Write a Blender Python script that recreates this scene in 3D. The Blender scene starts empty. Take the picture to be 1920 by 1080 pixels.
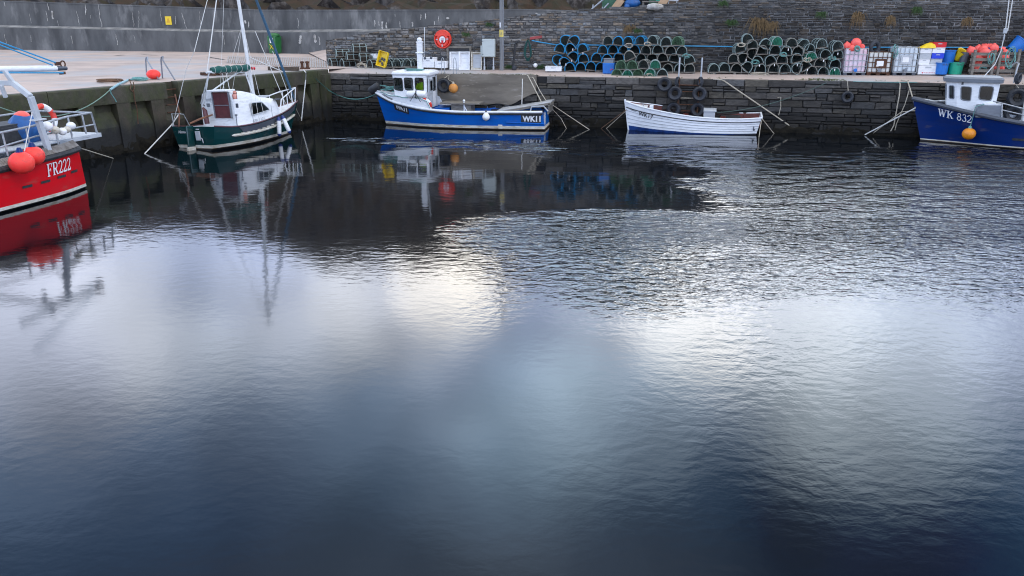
import bpy, math, random
from mathutils import Vector, Matrix, noise
V = Vector
PI = math.pi
random.seed(11)
SC = bpy.context.scene
COL = SC.collection

# ------------------------------------------------------------------ camera
F_PX, CAM_H, PITCH = 1500.0, 4.9, math.atan(505 / 1500)
CAM = V((0, 0, CAM_H))
FWD = V((0, math.cos(PITCH), -math.sin(PITCH)))
UPV = V((0, math.sin(PITCH), math.cos(PITCH)))
cd = bpy.data.cameras.new("camera")
cd.lens, cd.sensor_width, cd.clip_end, cd.clip_start = 36 * F_PX / 1920, 36, 3000, 0.1
cam = bpy.data.objects.new("camera", cd)
COL.objects.link(cam)
cam.location = CAM
cam.rotation_euler = (PI / 2 - PITCH, 0, 0)
SC.camera = cam


def ray(u, v):
    return FWD + V((1, 0, 0)) * ((u - 960) / F_PX) + UPV * ((540 - v) / F_PX)


def at(u, v, z=0.0):
    """survey point: where the sight line of reference pixel (u,v) meets height z"""
    d = ray(u, v)
    return CAM + d * ((z - CAM_H) / d.z)


def on_plane(u, v, p, n):
    d = ray(u, v)
    return CAM + d * ((p - CAM).dot(n) / d.dot(n))


def on_poly(u, v, W, off=0.0):
    """where the sight line meets a vertical wall over the polyline W, moved off metres towards the water"""
    d = ray(u, v)
    best = None
    for a, b in zip(W[:-1], W[1:]):
        a2, b2 = V((a[0], a[1], 0)), V((b[0], b[1], 0))
        e = b2 - a2
        n = V((e.y, -e.x, 0)).normalized()
        if n.y > 0:
            n = -n
        a2 = a2 + n * off
        den = d.dot(n)
        if abs(den) < 1e-9:
            continue
        p = CAM + d * ((a2 - CAM).dot(n) / den)
        s = (p - a2).dot(e) / e.dot(e)
        k = max(0, -s, s - 1)
        if best is None or k < best[0]:
            best = (k, p)
    return best[1]


def lerp(a, b, t):
    return a + (b - a) * t


def interp(tab, x):
    """piecewise linear table [(x, y...)]"""
    if x <= tab[0][0]:
        return tab[0][1:]
    for a, b in zip(tab[:-1], tab[1:]):
        if x <= b[0]:
            t = (x - a[0]) / (b[0] - a[0])
            return tuple(lerp(p, q, t) for p, q in zip(a[1:], b[1:]))
    return tab[-1][1:]


def smooth_tab(tab, t, k):
    """Catmull-Rom through table rows (t in 0..1 over equally spaced rows), column k"""
    n = len(tab) - 1
    f = t * n
    i = min(int(f), n - 1)
    s = f - i
    p1, p2 = tab[i][k], tab[i + 1][k]
    p0 = tab[i - 1][k] if i > 0 else 2 * p1 - p2
    p3 = tab[i + 2][k] if i + 2 <= n else 2 * p2 - p1
    return 0.5 * (2 * p1 + (p2 - p0) * s + (2 * p0 - 5 * p1 + 4 * p2 - p3) * s * s + (3 * p1 - p0 - 3 * p2 + p3) * s ** 3)


def sstep(a, b, x):
    t = max(0, min(1, (x - a) / (b - a)))
    return t * t * (3 - 2 * t)


# ------------------------------------------------------------------ materials
def nt_new(name):
    m = bpy.data.materials.new(name)
    m.use_nodes = True
    nt = m.node_tree
    return m, nt, nt.nodes["Principled BSDF"]


def mat(name, c, c2=None, rough=0.6, sc=3.0, lo=0.35, hi=0.65, bump=0.0, bsc=None, metal=0.0, spec=0.5, stretch=(1, 1, 1),
        attr=None, c3=None, sc3=1.0, lo3=0.5, hi3=0.7, detail=6, coat=0.0):
    m, nt, b = nt_new(name)
    L = nt.links.new
    b.inputs["Roughness"].default_value = rough
    b.inputs["Metallic"].default_value = metal
    b.inputs["Specular IOR Level"].default_value = spec
    if coat:
        b.inputs["Coat Weight"].default_value = coat
        b.inputs["Coat Roughness"].default_value = 0.15
    tc = nt.nodes.new("ShaderNodeTexCoord")
    mp = nt.nodes.new("ShaderNodeMapping")
    mp.inputs["Scale"].default_value = stretch
    L(tc.outputs["Object"], mp.inputs["Vector"])

    def nz(scale, lo, hi, off=0):
        n = nt.nodes.new("ShaderNodeTexNoise")
        n.inputs["Scale"].default_value = scale
        n.inputs["Detail"].default_value = detail
        n.inputs["Roughness"].default_value = 0.62
        L(mp.outputs[0], n.inputs["Vector"])
        r = nt.nodes.new("ShaderNodeMapRange")
        r.inputs[1].default_value, r.inputs[2].default_value = lo, hi
        L(n.outputs[0], r.inputs[0])
        return n, r

    def mix(f, a, bb, typ="MIX"):
        x = nt.nodes.new("ShaderNodeMix")
        x.data_type = "RGBA"
        x.blend_type = typ
        if isinstance(f, float):
            x.inputs[0].default_value = f
        else:
            L(f, x.inputs[0])
        for k, s in ((6, a), (7, bb)):
            if isinstance(s, tuple):
                x.inputs[k].default_value = s + (1,)
            else:
                L(s, x.inputs[k])
        return x.outputs[2]
    out = None
    if c2 is not None:
        n, r = nz(sc, lo, hi)
        out = mix(r.outputs[0], tuple(c), tuple(c2))
    if c3 is not None:
        n3, r3 = nz(sc3, lo3, hi3)
        out = mix(r3.outputs[0], out if out is not None else tuple(c), tuple(c3))
    if attr:
        a = nt.nodes.new("ShaderNodeAttribute")
        a.attribute_name = attr
        out = mix(1.0, a.outputs["Color"], out if out is not None else tuple(c), "MULTIPLY")
    if out is None:
        b.inputs["Base Color"].default_value = tuple(c) + (1,)
    else:
        L(out, b.inputs["Base Color"])
    if bump:
        n = nt.nodes.new("ShaderNodeTexNoise")
        n.inputs["Scale"].default_value = bsc or sc * 4
        n.inputs["Detail"].default_value = 5
        L(mp.outputs[0], n.inputs["Vector"])
        bp = nt.nodes.new("ShaderNodeBump")
        bp.inputs["Strength"].default_value = min(1, bump)
        bp.inputs["Distance"].default_value = 0.03
        L(n.outputs[0], bp.inputs["Height"])
        L(bp.outputs[0], b.inputs["Normal"])
    return m


def worn(name, c, dirt=0.55, rough=0.45, **k):
    """paint with patches of grime of the same hue"""
    k.setdefault("c3", tuple(0.62 * x + y for x, y in zip(c, (0.05, 0.042, 0.032))))
    k.setdefault("sc3", 2.2)
    k.setdefault("lo3", 0.60)
    k.setdefault("hi3", 0.74)
    k.setdefault("stretch", (0.7, 0.7, 2.6))
    return mat(name, c, tuple(x * dirt + 0.01 for x in c), rough=rough, sc=k.pop("sc", 4), lo=0.45, hi=0.8, **k)


M = {}
M["white"] = worn("white_paint", (0.72, 0.74, 0.76), 0.75)
M["white_box"] = worn("white_plastic", (0.74, 0.75, 0.76), 0.7, rough=0.5)
M["grey_paint"] = worn("grey_paint", (0.16, 0.18, 0.21), 0.6)
M["dark_grey"] = worn("dark_grey_paint", (0.06, 0.07, 0.09), 0.6)
M["lgrey"] = worn("light_grey_paint", (0.42, 0.45, 0.48), 0.7)
M["blue"] = worn("bright_blue_paint", (0.001, 0.095, 0.40), 0.75, rough=0.35, sc=1.6, spec=0.25)
M["navy"] = worn("navy_paint", (0.001, 0.018, 0.115), 0.7, rough=0.3, sc=1.4, spec=0.25)
M["red"] = worn("red_paint", (0.56, 0.002, 0.008), 0.8, rough=0.32, sc=1.5, spec=0.25)
M["green_hull"] = worn("dark_green_paint", (0.002, 0.035, 0.036), 0.7, rough=0.22, sc=1.5)
M["black"] = mat("black_rubber", (0.012, 0.013, 0.016), (0.03, 0.032, 0.035), rough=0.65, sc=8)
M["tyre"] = mat("tyre_rubber", (0.014, 0.017, 0.024), (0.035, 0.04, 0.05), rough=0.7, sc=6, bump=0.3)
M["boot"] = mat("boot_top", (0.62, 0.60, 0.54), (0.36, 0.32, 0.24), rough=0.6, sc=3, stretch=(1, 1, 4))
M["rust_line"] = mat("scum_line", (0.10, 0.055, 0.02), (0.02, 0.015, 0.012), rough=0.8, sc=6, stretch=(1, 1, 3))
M["antifoul"] = mat("antifouling", (0.008, 0.009, 0.010), rough=0.6)
M["blue_boot"] = mat("blue_antifouling", (0.006, 0.05, 0.22), (0.004, 0.02, 0.09), rough=0.5, sc=5)
M["wood"] = mat("weathered_wood", (0.22, 0.20, 0.17), (0.11, 0.10, 0.085), rough=0.85, sc=4, stretch=(1, 6, 6), bump=0.3)
M["brown_wood"] = mat("brown_wood", (0.17, 0.06, 0.02), (0.09, 0.03, 0.012), rough=0.5, sc=5)
M["maroon"] = mat("maroon_board", (0.11, 0.032, 0.036), (0.075, 0.022, 0.026), rough=0.4, sc=4)
M["redbrown"] = mat("red_brown_paint", (0.13, 0.022, 0.014), (0.06, 0.015, 0.01), rough=0.6, sc=4)
M["steel"] = mat("galvanised_steel", (0.42, 0.44, 0.46), (0.26, 0.28, 0.30), rough=0.5, sc=10, metal=0.55)
M["alu"] = mat("mast_aluminium", (0.62, 0.65, 0.67), (0.48, 0.50, 0.50), rough=0.4, sc=2, metal=0.3)
M["chrome"] = mat("stainless", (0.7, 0.7, 0.72), rough=0.2, metal=1.0)
M["rust"] = mat("rusty_iron", (0.11, 0.045, 0.02), (0.045, 0.02, 0.012), rough=0.9, sc=9, bump=0.4)
M["coral"] = mat("coral_buoy", (0.90, 0.045, 0.04), (0.86, 0.08, 0.06), rough=0.45, sc=4, spec=0.25, c3=(0.55, 0.07, 0.055), sc3=6, lo3=0.58, hi3=0.72)
M["coral_pale"] = mat("faded_coral_buoy", (0.84, 0.15, 0.125), (0.78, 0.075, 0.06), rough=0.5, sc=4, c3=(0.50, 0.09, 0.075), sc3=7, lo3=0.58, hi3=0.72)
M["orange"] = mat("orange_buoy", (0.75, 0.28, 0.012), (0.6, 0.19, 0.01), rough=0.45, sc=5)
M["tan"] = mat("tan_orange_buoy", (0.62, 0.27, 0.06), (0.48, 0.19, 0.04), rough=0.55, sc=7)
M["rope_w"] = mat("pale_rope", (0.52, 0.47, 0.38), (0.30, 0.27, 0.21), rough=0.9, sc=30)
M["rope_white"] = mat("white_rope", (0.70, 0.70, 0.68), (0.5, 0.5, 0.48), rough=0.9, sc=30)
M["rope_teal"] = mat("teal_rope", (0.16, 0.36, 0.34), (0.08, 0.2, 0.19), rough=0.9, sc=30)
M["rope_blue"] = mat("blue_rope", (0.05, 0.33, 0.56), (0.03, 0.2, 0.4), rough=0.85, sc=30)
M["rope_green"] = mat("dark_green_rope", (0.01, 0.075, 0.065), (0.006, 0.04, 0.036), rough=0.9, sc=30)
M["rope_brown"] = mat("brown_rope", (0.16, 0.09, 0.05), (0.09, 0.05, 0.03), rough=0.9, sc=30)
M["sail_green"] = mat("green_sail_cover", (0.004, 0.09, 0.075), (0.003, 0.055, 0.048), rough=0.75, sc=6, bump=0.3)
M["sail_blue"] = mat("blue_sail_strip", (0.035, 0.10, 0.17), (0.025, 0.07, 0.12), rough=0.8, sc=6)
M["yellow"] = mat("yellow_plastic", (0.78, 0.55, 0.012), (0.65, 0.44, 0.01), rough=0.45, sc=5)
M["hivis"] = mat("hi_vis_cloth", (0.45, 0.78, 0.02), rough=0.7)
M["red_pl"] = mat("red_plastic", (0.62, 0.006, 0.012), (0.45, 0.004, 0.01), rough=0.45, sc=6)
M["ring_red"] = mat("red_orange_plastic", (0.72, 0.05, 0.025), (0.62, 0.035, 0.02), rough=0.4, sc=4)
M["tub_blue"] = mat("blue_tub_plastic", (0.006, 0.15, 0.52), (0.006, 0.11, 0.42), rough=0.45, sc=3)
M["crate_blue"] = mat("deep_blue_plastic", (0.006, 0.04, 0.55), rough=0.45)
M["bag_blue"] = mat("blue_tarpaulin", (0.008, 0.10, 0.32), (0.006, 0.06, 0.2), rough=0.5, sc=5)
M["tub_green"] = mat("green_tub_plastic", (0.006, 0.33, 0.19), (0.006, 0.25, 0.15), rough=0.45, sc=3)
M["bin_green"] = mat("green_bin_plastic", (0.02, 0.14, 0.035), (0.015, 0.10, 0.028), rough=0.45, sc=3)
M["cabinet"] = worn("pale_grey_green_paint", (0.42, 0.47, 0.46), 0.82)
M["ibc"] = mat("translucent_tank_plastic", (0.58, 0.64, 0.68), (0.48, 0.55, 0.60), rough=0.45, sc=2)
M["ibc_pink"] = mat("pink_tinted_tank_plastic", (0.62, 0.58, 0.66), (0.66, 0.42, 0.48), rough=0.45, sc=2.4)
M["ibc_old"] = mat("stained_tank_plastic", (0.60, 0.60, 0.56), (0.50, 0.53, 0.52), rough=0.5, sc=3, c3=(0.42, 0.22, 0.07), sc3=1.7, lo3=0.58, hi3=0.7)
M["net"] = mat("dark_net_twine", (0.04, 0.06, 0.058), (0.015, 0.03, 0.03), rough=0.9, sc=8)
M["net_green"] = mat("green_net_twine", (0.02, 0.22, 0.13), (0.015, 0.14, 0.09), rough=0.9, sc=9)
M["net_olive"] = mat("olive_net_twine", (0.05, 0.12, 0.06), (0.03, 0.07, 0.04), rough=0.9, sc=9)
M["pole"] = mat("grey_pole_wood", (0.20, 0.205, 0.21), (0.13, 0.135, 0.14), rough=0.85, sc=2, stretch=(8, 8, 0.6))
M["tarp"] = mat("grey_white_sheet", (0.40, 0.41, 0.42), (0.26, 0.27, 0.28), rough=0.7, sc=3, bump=0.5)
M["gpl"] = mat("grey_plate", (0.44, 0.47, 0.50), (0.36, 0.39, 0.42), rough=0.5, sc=3)


M["yellow_sign"] = mat("faded_yellow_plate", (0.62, 0.50, 0.12), (0.5, 0.4, 0.1), rough=0.6, sc=6)
M["redboard"] = mat("faded_red_board", (0.36, 0.06, 0.06), (0.24, 0.05, 0.05), rough=0.8, sc=6)
M["brownlog"] = mat("old_timber", (0.09, 0.065, 0.045), (0.05, 0.038, 0.028), rough=0.9, sc=5)
M["rope_blue2"] = mat("pale_blue_hose", (0.30, 0.47, 0.52), (0.2, 0.34, 0.38), rough=0.7, sc=10)
M["rope_green2"] = mat("sea_green_rope", (0.20, 0.31, 0.25), (0.12, 0.2, 0.16), rough=0.9, sc=20)
M["rope_green3"] = mat("grey_green_rope", (0.09, 0.13, 0.11), (0.05, 0.08, 0.07), rough=0.9, sc=20)
M["shed_green"] = mat("green_shed_paint", (0.03, 0.11, 0.06), (0.02, 0.075, 0.04), rough=0.6, sc=4)
M["plank_wood"] = mat("pale_plank", (0.45, 0.30, 0.18), (0.35, 0.23, 0.13), rough=0.8, sc=4)


def glass(name, tint=(0.35, 0.4, 0.42), refl=0.12):
    m, nt, b = nt_new(name)
    nt.nodes.remove(b)
    L = nt.links.new
    t = nt.nodes.new("ShaderNodeBsdfTransparent")
    t.inputs[0].default_value = tint + (1,)
    g = nt.nodes.new("ShaderNodeBsdfGlossy")
    g.inputs["Roughness"].default_value = 0.05
    x = nt.nodes.new("ShaderNodeMixShader")
    fr = nt.nodes.new("ShaderNodeFresnel")
    fr.inputs[0].default_value = 1.5
    L(fr.outputs[0], x.inputs[0])
    L(t.outputs[0], x.inputs[1])
    L(g.outputs[0], x.inputs[2])
    L(x.outputs[0], nt.nodes["Material Output"].inputs["Surface"])
    return m


M["glass"] = glass("window_glass", (0.62, 0.67, 0.68))
M["glass_dark2"] = glass("cabin_dark_glass", (0.03, 0.045, 0.05))
M["glass_dark"] = glass("dark_window_glass", (0.10, 0.13, 0.14))


# ------------------------------------------------------------------ mesh builder
class MB:
    def __init__(s):
        s.v, s.f, s.m, s.c = [], [], [], []
        s.col = None

    def add(s, verts, faces, mi=0, T=None):
        o = len(s.v)
        s.v += [tuple(T @ V(p)) if T is not None else tuple(p) for p in verts]
        s.f += [tuple(i + o for i in f) for f in faces]
        s.m += [mi] * len(faces)
        if s.col is not None:
            s.c += [s.col] * len(faces)
        return s

    def box(s, c, d, mi=0, T=None, rz=0, taper=1.0):
        x, y, z = d[0] / 2, d[1] / 2, d[2] / 2
        k = taper
        vs = [(-x * k, -y * k, -z), (x * k, -y * k, -z), (x * k, y * k, -z), (-x * k, y * k, -z), (-x, -y, z), (x, -y, z), (x, y, z), (-x, y, z)]
        if rz:
            R = Matrix.Rotation(rz, 3, "Z")
            vs = [R @ V(p) for p in vs]
        vs = [V(p) + V(c) for p in vs]
        return s.add(vs, [(3, 2, 1, 0), (4, 5, 6, 7), (0, 1, 5, 4), (1, 2, 6, 5), (2, 3, 7, 6), (3, 0, 4, 7)], mi, T)

    def bar(s, a, b, w, h, mi=0, up=(0, 0, 1), T=None):
        """rectangular bar from a to b, w wide, h along up"""
        a, b = V(a), V(b)
        d = (b - a).normalized()
        u = V(up)
        sd = d.cross(u)
        if sd.length < 1e-4:
            sd = d.cross(V((0, 1, 0)))
        sd.normalize()
        u = sd.cross(d)
        vs = []
        for p in (a, b):
            for i, j in ((-1, -1), (1, -1), (1, 1), (-1, 1)):
                vs.append(p + sd * (w / 2 * i) + u * (h / 2 * j))
        return s.add(vs, [(0, 1, 2, 3), (7, 6, 5, 4), (0, 4, 5, 1), (1, 5, 6, 2), (2, 6, 7, 3), (3, 7, 4, 0)], mi, T)

    def tube(s, pts, r, n=6, mi=0, closed=False, T=None):
        pts = [V(p) for p in pts]
        k = len(pts)
        rs = r if isinstance(r, (list, tuple)) else [r] * k
        vs, fs = [], []
        pn = None
        for i, p in enumerate(pts):
            if closed:
                d = pts[(i + 1) % k] - pts[i - 1]
            else:
                d = pts[min(i + 1, k - 1)] - pts[max(i - 1, 0)]
            if d.length < 1e-9:
                d = V((0, 0, 1))
            d.normalize()
            if pn is None:
                a = V((0, 0, 1)) if abs(d.z) < 0.9 else V((1, 0, 0))
                pn = d.cross(a).normalized()
            else:
                pn = pn - d * pn.dot(d)
                if pn.length < 1e-6:
                    pn = d.cross(V((0.3, 0.5, 0.8)))
                pn.normalize()
            q = d.cross(pn)
            for j in range(n):
                t = 2 * PI * j / n
                vs.append(p + (pn * math.cos(t) + q * math.sin(t)) * rs[i])
        for i in range(k if closed else k - 1):
            a, b = i * n, ((i + 1) % k) * n
            for j in range(n):
                fs.append((a + j, a + (j + 1) % n, b + (j + 1) % n, b + j))
        if not closed:
            fs.append(tuple(range(n - 1, -1, -1)))
            fs.append(tuple(range((k - 1) * n, k * n)))
        return s.add(vs, fs, mi, T)

    def lathe(s, prof, n=16, mi=0, T=None, c=(0, 0, 0)):
        """prof [(r,z)] round local z"""
        vs, fs = [], []
        for r, z in prof:
            for j in range(n):
                t = 2 * PI * j / n
                vs.append((c[0] + r * math.cos(t), c[1] + r * math.sin(t), c[2] + z))
        for i in range(len(prof) - 1):
            for j in range(n):
                fs.append((i * n + j, i * n + (j + 1) % n, (i + 1) * n + (j + 1) % n, (i + 1) * n + j))
        fs.append(tuple(range(n - 1, -1, -1)))
        fs.append(tuple(range((len(prof) - 1) * n, len(prof) * n)))
        return s.add(vs, fs, mi, T)

    def ball(s, c, r, n=14, sq=(1, 1, 1), mi=0, T=None, neck=0.0):
        prof = []
        k = n // 2 + 2
        for i in range(k + 1):
            t = PI * i / k
            z = -math.cos(t)
            rr = math.sin(t)
            if neck and z > 0.2:
                rr *= 1 - neck * (z - 0.2)
            prof.append((max(rr, 0.02), z))
        TT = Matrix.Translation(V(c)) @ Matrix.Diagonal((r * sq[0], r * sq[1], r * sq[2], 1))
        return s.lathe(prof, n, mi, (T @ TT) if T is not None else TT)

    def ring(s, c, R, r, axis="Y", n=24, k=8, mi=0, T=None, sq=1.0, a0=0, a1=2 * PI):
        pts = []
        full = abs(a1 - a0 - 2 * PI) < 1e-6
        for i in range(n + (0 if full else 1)):
            t = a0 + (a1 - a0) * i / n
            x, y = R * math.cos(t), R * sq * math.sin(t)
            pts.append(V(c) + (V((x, 0, y)) if axis == "Y" else V((x, y, 0)) if axis == "Z" else V((0, x, y))))
        return s.tube(pts, r, k, mi, full, T)

    def grid(s, P, nu, nv, mi=0, flip=False, closed_u=False):
        """P(i,j) points, i in 0..nu, j in 0..nv"""
        vs = [P(i, j) for i in range(nu + 1) for j in range(nv + 1)]
        w = nv + 1
        fs = []
        for i in range(nu):
            for j in range(nv):
                q = (i * w + j, (i + 1) * w + j, (i + 1) * w + j + 1, i * w + j + 1)
                fs.append(q[::-1] if flip else q)
        return s.add(vs, fs, mi)

    def build(s, name, mats, parent=None, smooth=40, bevel=0, mw=None, solid=0):
        me = bpy.data.meshes.new(name)
        me.from_pydata(s.v, [], s.f)
        for m in (mats if isinstance(mats, (list, tuple)) else [mats]):
            me.materials.append(M[m] if isinstance(m, str) else m)
        me.polygons.foreach_set("material_index", s.m)
        if s.col is not None:
            ca = me.color_attributes.new("col", "FLOAT_COLOR", "CORNER")
            arr = []
            for p, c in zip(me.polygons, s.c):
                arr += list(c) * p.loop_total
            ca.data.foreach_set("color", arr)
        me.update()
        if smooth:
            me.polygons.foreach_set("use_smooth", [True] * len(me.polygons))
            try:
                me.set_sharp_from_angle(angle=math.radians(smooth))
            except Exception:
                pass
        o = bpy.data.objects.new(name, me)
        COL.objects.link(o)
        if parent is not None:
            o.parent = parent
        if mw is not None:
            o.matrix_world = mw
        if solid:
            sm = o.modifiers.new("solid", "SOLIDIFY")
            sm.thickness = solid
            sm.offset = 0
        if bevel:
            bm = o.modifiers.new("bevel", "BEVEL")
            bm.width = bevel
            bm.segments = 2
            bm.limit_method = "ANGLE"
            bm.angle_limit = math.radians(50)
        return o


def tag(o, label=None, cat=None, group=None, kind=None):
    if label:
        o["label"] = label
    if cat:
        o["category"] = cat
    if group:
        o["group"] = group
    if kind:
        o["kind"] = kind
    return o


def thing(name, label, cat, loc=(0, 0, 0), rz=0.0, group=None, mw=None):
    o = bpy.data.objects.new(name, None)
    o.empty_display_size = 0.2
    COL.objects.link(o)
    if mw is not None:
        o.matrix_world = mw
    else:
        o.location = loc
        o.rotation_euler = (0, 0, rz)
    return tag(o, label, cat, group)


def solo(name, mb, mats, label, cat, loc=(0, 0, 0), rz=0.0, group=None, **k):
    o = mb.build(name, mats, **k)
    o.location = loc
    o.rotation_euler = (0, 0, rz)
    return tag(o, label, cat, group)


def dup(root, mw, label):
    """a copy of a thing with copies of its parts and sub-parts"""
    r = root.copy()
    COL.objects.link(r)
    r.matrix_world = mw
    r["label"] = label
    for ch in root.children:
        c = ch.copy()
        COL.objects.link(c)
        c.parent = r
        for g in ch.children:
            d = g.copy()
            COL.objects.link(d)
            d.parent = c
    return r


def sag(a, b, s=0.2, n=12):
    a, b = V(a), V(b)
    return [a.lerp(b, i / n) - V((0, 0, s * 4 * (i / n) * (1 - i / n))) for i in range(n + 1)]


def rope(name, pts, r, m, label, cat="rope", group=None):
    """a rope as a thing of its own, origin at its first point"""
    mb = MB()
    p0 = V(pts[0])
    mb.tube([V(p) - p0 for p in pts], r * 0.78, 6)
    return solo(name, mb, m, label, cat, p0, 0, group)


# ------------------------------------------------------------------ lettering
def text2d(body, size, bold=0.0, sx=1.0, shear=0.0):
    cu = bpy.data.curves.new("lettering", "FONT")
    cu.body, cu.size, cu.offset, cu.shear = body, size, bold, shear
    cu.resolution_u = 3
    ob = bpy.data.objects.new("lettering", cu)
    COL.objects.link(ob)
    dg = bpy.context.evaluated_depsgraph_get()
    me = bpy.data.meshes.new_from_object(ob.evaluated_get(dg))
    vs = [(v.co.x * sx, v.co.y) for v in me.vertices]
    fs = [tuple(p.vertices) for p in me.polygons]
    bpy.data.objects.remove(ob)
    bpy.data.curves.remove(cu)
    bpy.data.meshes.remove(me)
    return vs, fs


def arc(cx, cy, rx, ry, a0, a1, n=8):
    return [(cx + rx * math.cos(math.radians(lerp(a0, a1, i / n))), cy + ry * math.sin(math.radians(lerp(a0, a1, i / n)))) for i in range(n + 1)]


TH, TN = 0.15, 0.06
SERIF = {  # unit-height glyphs: strokes (points, width); advance
    "F": ([([(0.17, 0), (0.17, 1)], TH), ([(0.02, 0.03), (0.34, 0.03)], TN), ([(0.02, 0.97), (0.62, 0.97)], TN), ([(0.6, 1), (0.6, 0.72)], TN),
           ([(0.17, 0.5), (0.45, 0.5)], TN), ([(0.44, 0.62), (0.44, 0.38)], TN)], 0.70),
    "R": ([([(0.17, 0), (0.17, 1)], TH), ([(0.02, 0.03), (0.34, 0.03)], TN), ([(0.02, 0.97), (0.4, 0.97)], TN),
           (arc(0.4, 0.73, 0.2, 0.235, 90, -90), 0.1), ([(0.17, 0.5), (0.4, 0.5)], TN), ([(0.36, 0.5), (0.62, 0.02)], TH), ([(0.58, 0.03), (0.76, 0.03)], TN)], 0.78),
    "2": ([(arc(0.28, 0.74, 0.2, 0.23, 170, -20), 0.1), ([(0.47, 0.66), (0.36, 0.42), (0.06, 0.08)], TN * 1.6), ([(0.05, 0.07), (0.5, 0.07)], 0.13), ([(0.5, 0.06), (0.54, 0.24)], TN)], 0.60),
    "3": ([(arc(0.26, 0.76, 0.17, 0.21, 160, -80), 0.09), (arc(0.26, 0.28, 0.21, 0.26, 80, -160), 0.11)], 0.56),
    "8": ([(arc(0.27, 0.76, 0.16, 0.2, 0, 360, 14), 0.09), (arc(0.27, 0.28, 0.2, 0.25, 0, 360, 14), 0.1)], 0.58),
    "W": ([([(0.1, 0.97), (0.3, 0.02)], TH), ([(0.3, 0.02), (0.48, 0.9)], TN), ([(0.46, 0.97), (0.66, 0.02)], TH), ([(0.66, 0.02), (0.86, 0.97)], TN),
           ([(-0.02, 0.97), (0.24, 0.97)], TN), ([(0.36, 0.97), (0.58, 0.97)], TN), ([(0.74, 0.97), (0.98, 0.97)], TN)], 1.0),
    "K": ([([(0.17, 0), (0.17, 1)], TH), ([(0.02, 0.03), (0.32, 0.03)], TN), ([(0.02, 0.97), (0.32, 0.97)], TN), ([(0.2, 0.42), (0.62, 0.95)], TN * 1.2),
           ([(0.32, 0.56), (0.64, 0.03)], TH), ([(0.5, 0.97), (0.74, 0.97)], TN), ([(0.52, 0.03), (0.78, 0.03)], TN)], 0.80),
    " ": ([], 0.35),
}


def serif2d(body, size, sx=1.0):
    vs, fs, x0 = [], [], 0.0
    for ch in body:
        st, adv = SERIF[ch]
        for pts, w in st:
            for (ax, ay), (bx, by) in zip(pts[:-1], pts[1:]):
                d = math.hypot(bx - ax, by - ay) or 1e-6
                px, py = -(by - ay) / d * w / 2, (bx - ax) / d * w / 2
                ex, ey = (bx - ax) / d * 0.01, (by - ay) / d * 0.01
                o = len(vs)
                for X, Y in ((ax - ex + px, ay - ey + py), (ax - ex - px, ay - ey - py), (bx + ex - px, by + ey - py), (bx + ex + px, by + ey + py)):
                    vs.append(((X + x0) * size * sx, Y * size))
                fs.append((o, o + 1, o + 2, o + 3))
        x0 += adv
    return vs, fs


def rrect(w, h, r, n=4):
    """rounded rectangle outline centred on 0"""
    pts = []
    for cx, cy, a in ((w / 2 - r, h / 2 - r, 0), (-w / 2 + r, h / 2 - r, 90), (-w / 2 + r, -h / 2 + r, 180), (w / 2 - r, -h / 2 + r, 270)):
        for i in range(n + 1):
            t = math.radians(a + 90 * i / n)
            pts.append((cx + r * math.cos(t), cy + r * math.sin(t)))
    return pts

# ------------------------------------------------------------------ survey lines
RW = [(-9.3, 41.7), (-6, 40.95), (1, 39.4), (4.6, 38.5), (12.5, 36.75), (17.2, 35.45), (21.5, 34.0), (27, 32.2), (36, 29.0)]
LW = [(-27, 8.4), (-22, 17.7), (-15.2, 30.4), (-9.3, 41.7)]
IN = [(-10.4, 46.4), (-7, 44.6), (-3.3, 43.2), (0, 42.7), (4.6, 42.1), (8, 41.2), (12.5, 40.2), (17.2, 39.8), (21.5, 39.3), (27, 38.5), (36, 37.0)]
SW = [(-95, 86), (-70, 78), (-43, 70), (-26.5, 65.7), (-19.5, 63.6), (-15, 61.5), (-9, 58.5), (0, 55.5), (12, 52.5), (30, 49)]
Z_EDGE, Z_IN, Z_L = 2.29, 2.42, 2.47


class Line:
    def __init__(s, pts, flip=False):
        s.p = [V((x, y, 0)) for x, y in pts]
        s.s = [0]
        for a, b in zip(s.p[:-1], s.p[1:]):
            s.s.append(s.s[-1] + (b - a).length)
        s.len = s.s[-1]
        s.flip = flip

    def at(s, t):
        t = max(0, min(s.len, t))
        for i in range(len(s.p) - 1):
            if t <= s.s[i + 1] + 1e-9:
                k = (t - s.s[i]) / (s.s[i + 1] - s.s[i])
                return s.p[i].lerp(s.p[i + 1], k)
        return s.p[-1]

    def nrm(s, t):
        d = s.at(min(s.len, t + 0.6)) - s.at(max(0, t - 0.6))
        n = V((d.y, -d.x, 0)).normalized()
        return -n if s.flip else n

    def pt(s, t, z, d=0.0):
        p = s.at(t) + s.nrm(t) * d
        p.z = z
        return p

    def find(s, p):
        best = (1e9, 0)
        for i in range(401):
            t = s.len * i / 400
            q = s.at(t)
            e = math.hypot(q.x - p.x, q.y - p.y)
            if e < best[0]:
                best = (e, t)
        return best[1]


RWL, LWL, INL, SWL = Line(RW), Line(LW), Line(IN), Line(SW)
u_of = lambda p: 960 + F_PX * (p - CAM).x / (p - CAM).dot(FWD)


def ang_at(line, p):
    n = line.nrm(line.find(p))
    return math.atan2(n.y, n.x) + PI / 2     # rz that turns local -y to face out of the wall


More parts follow.
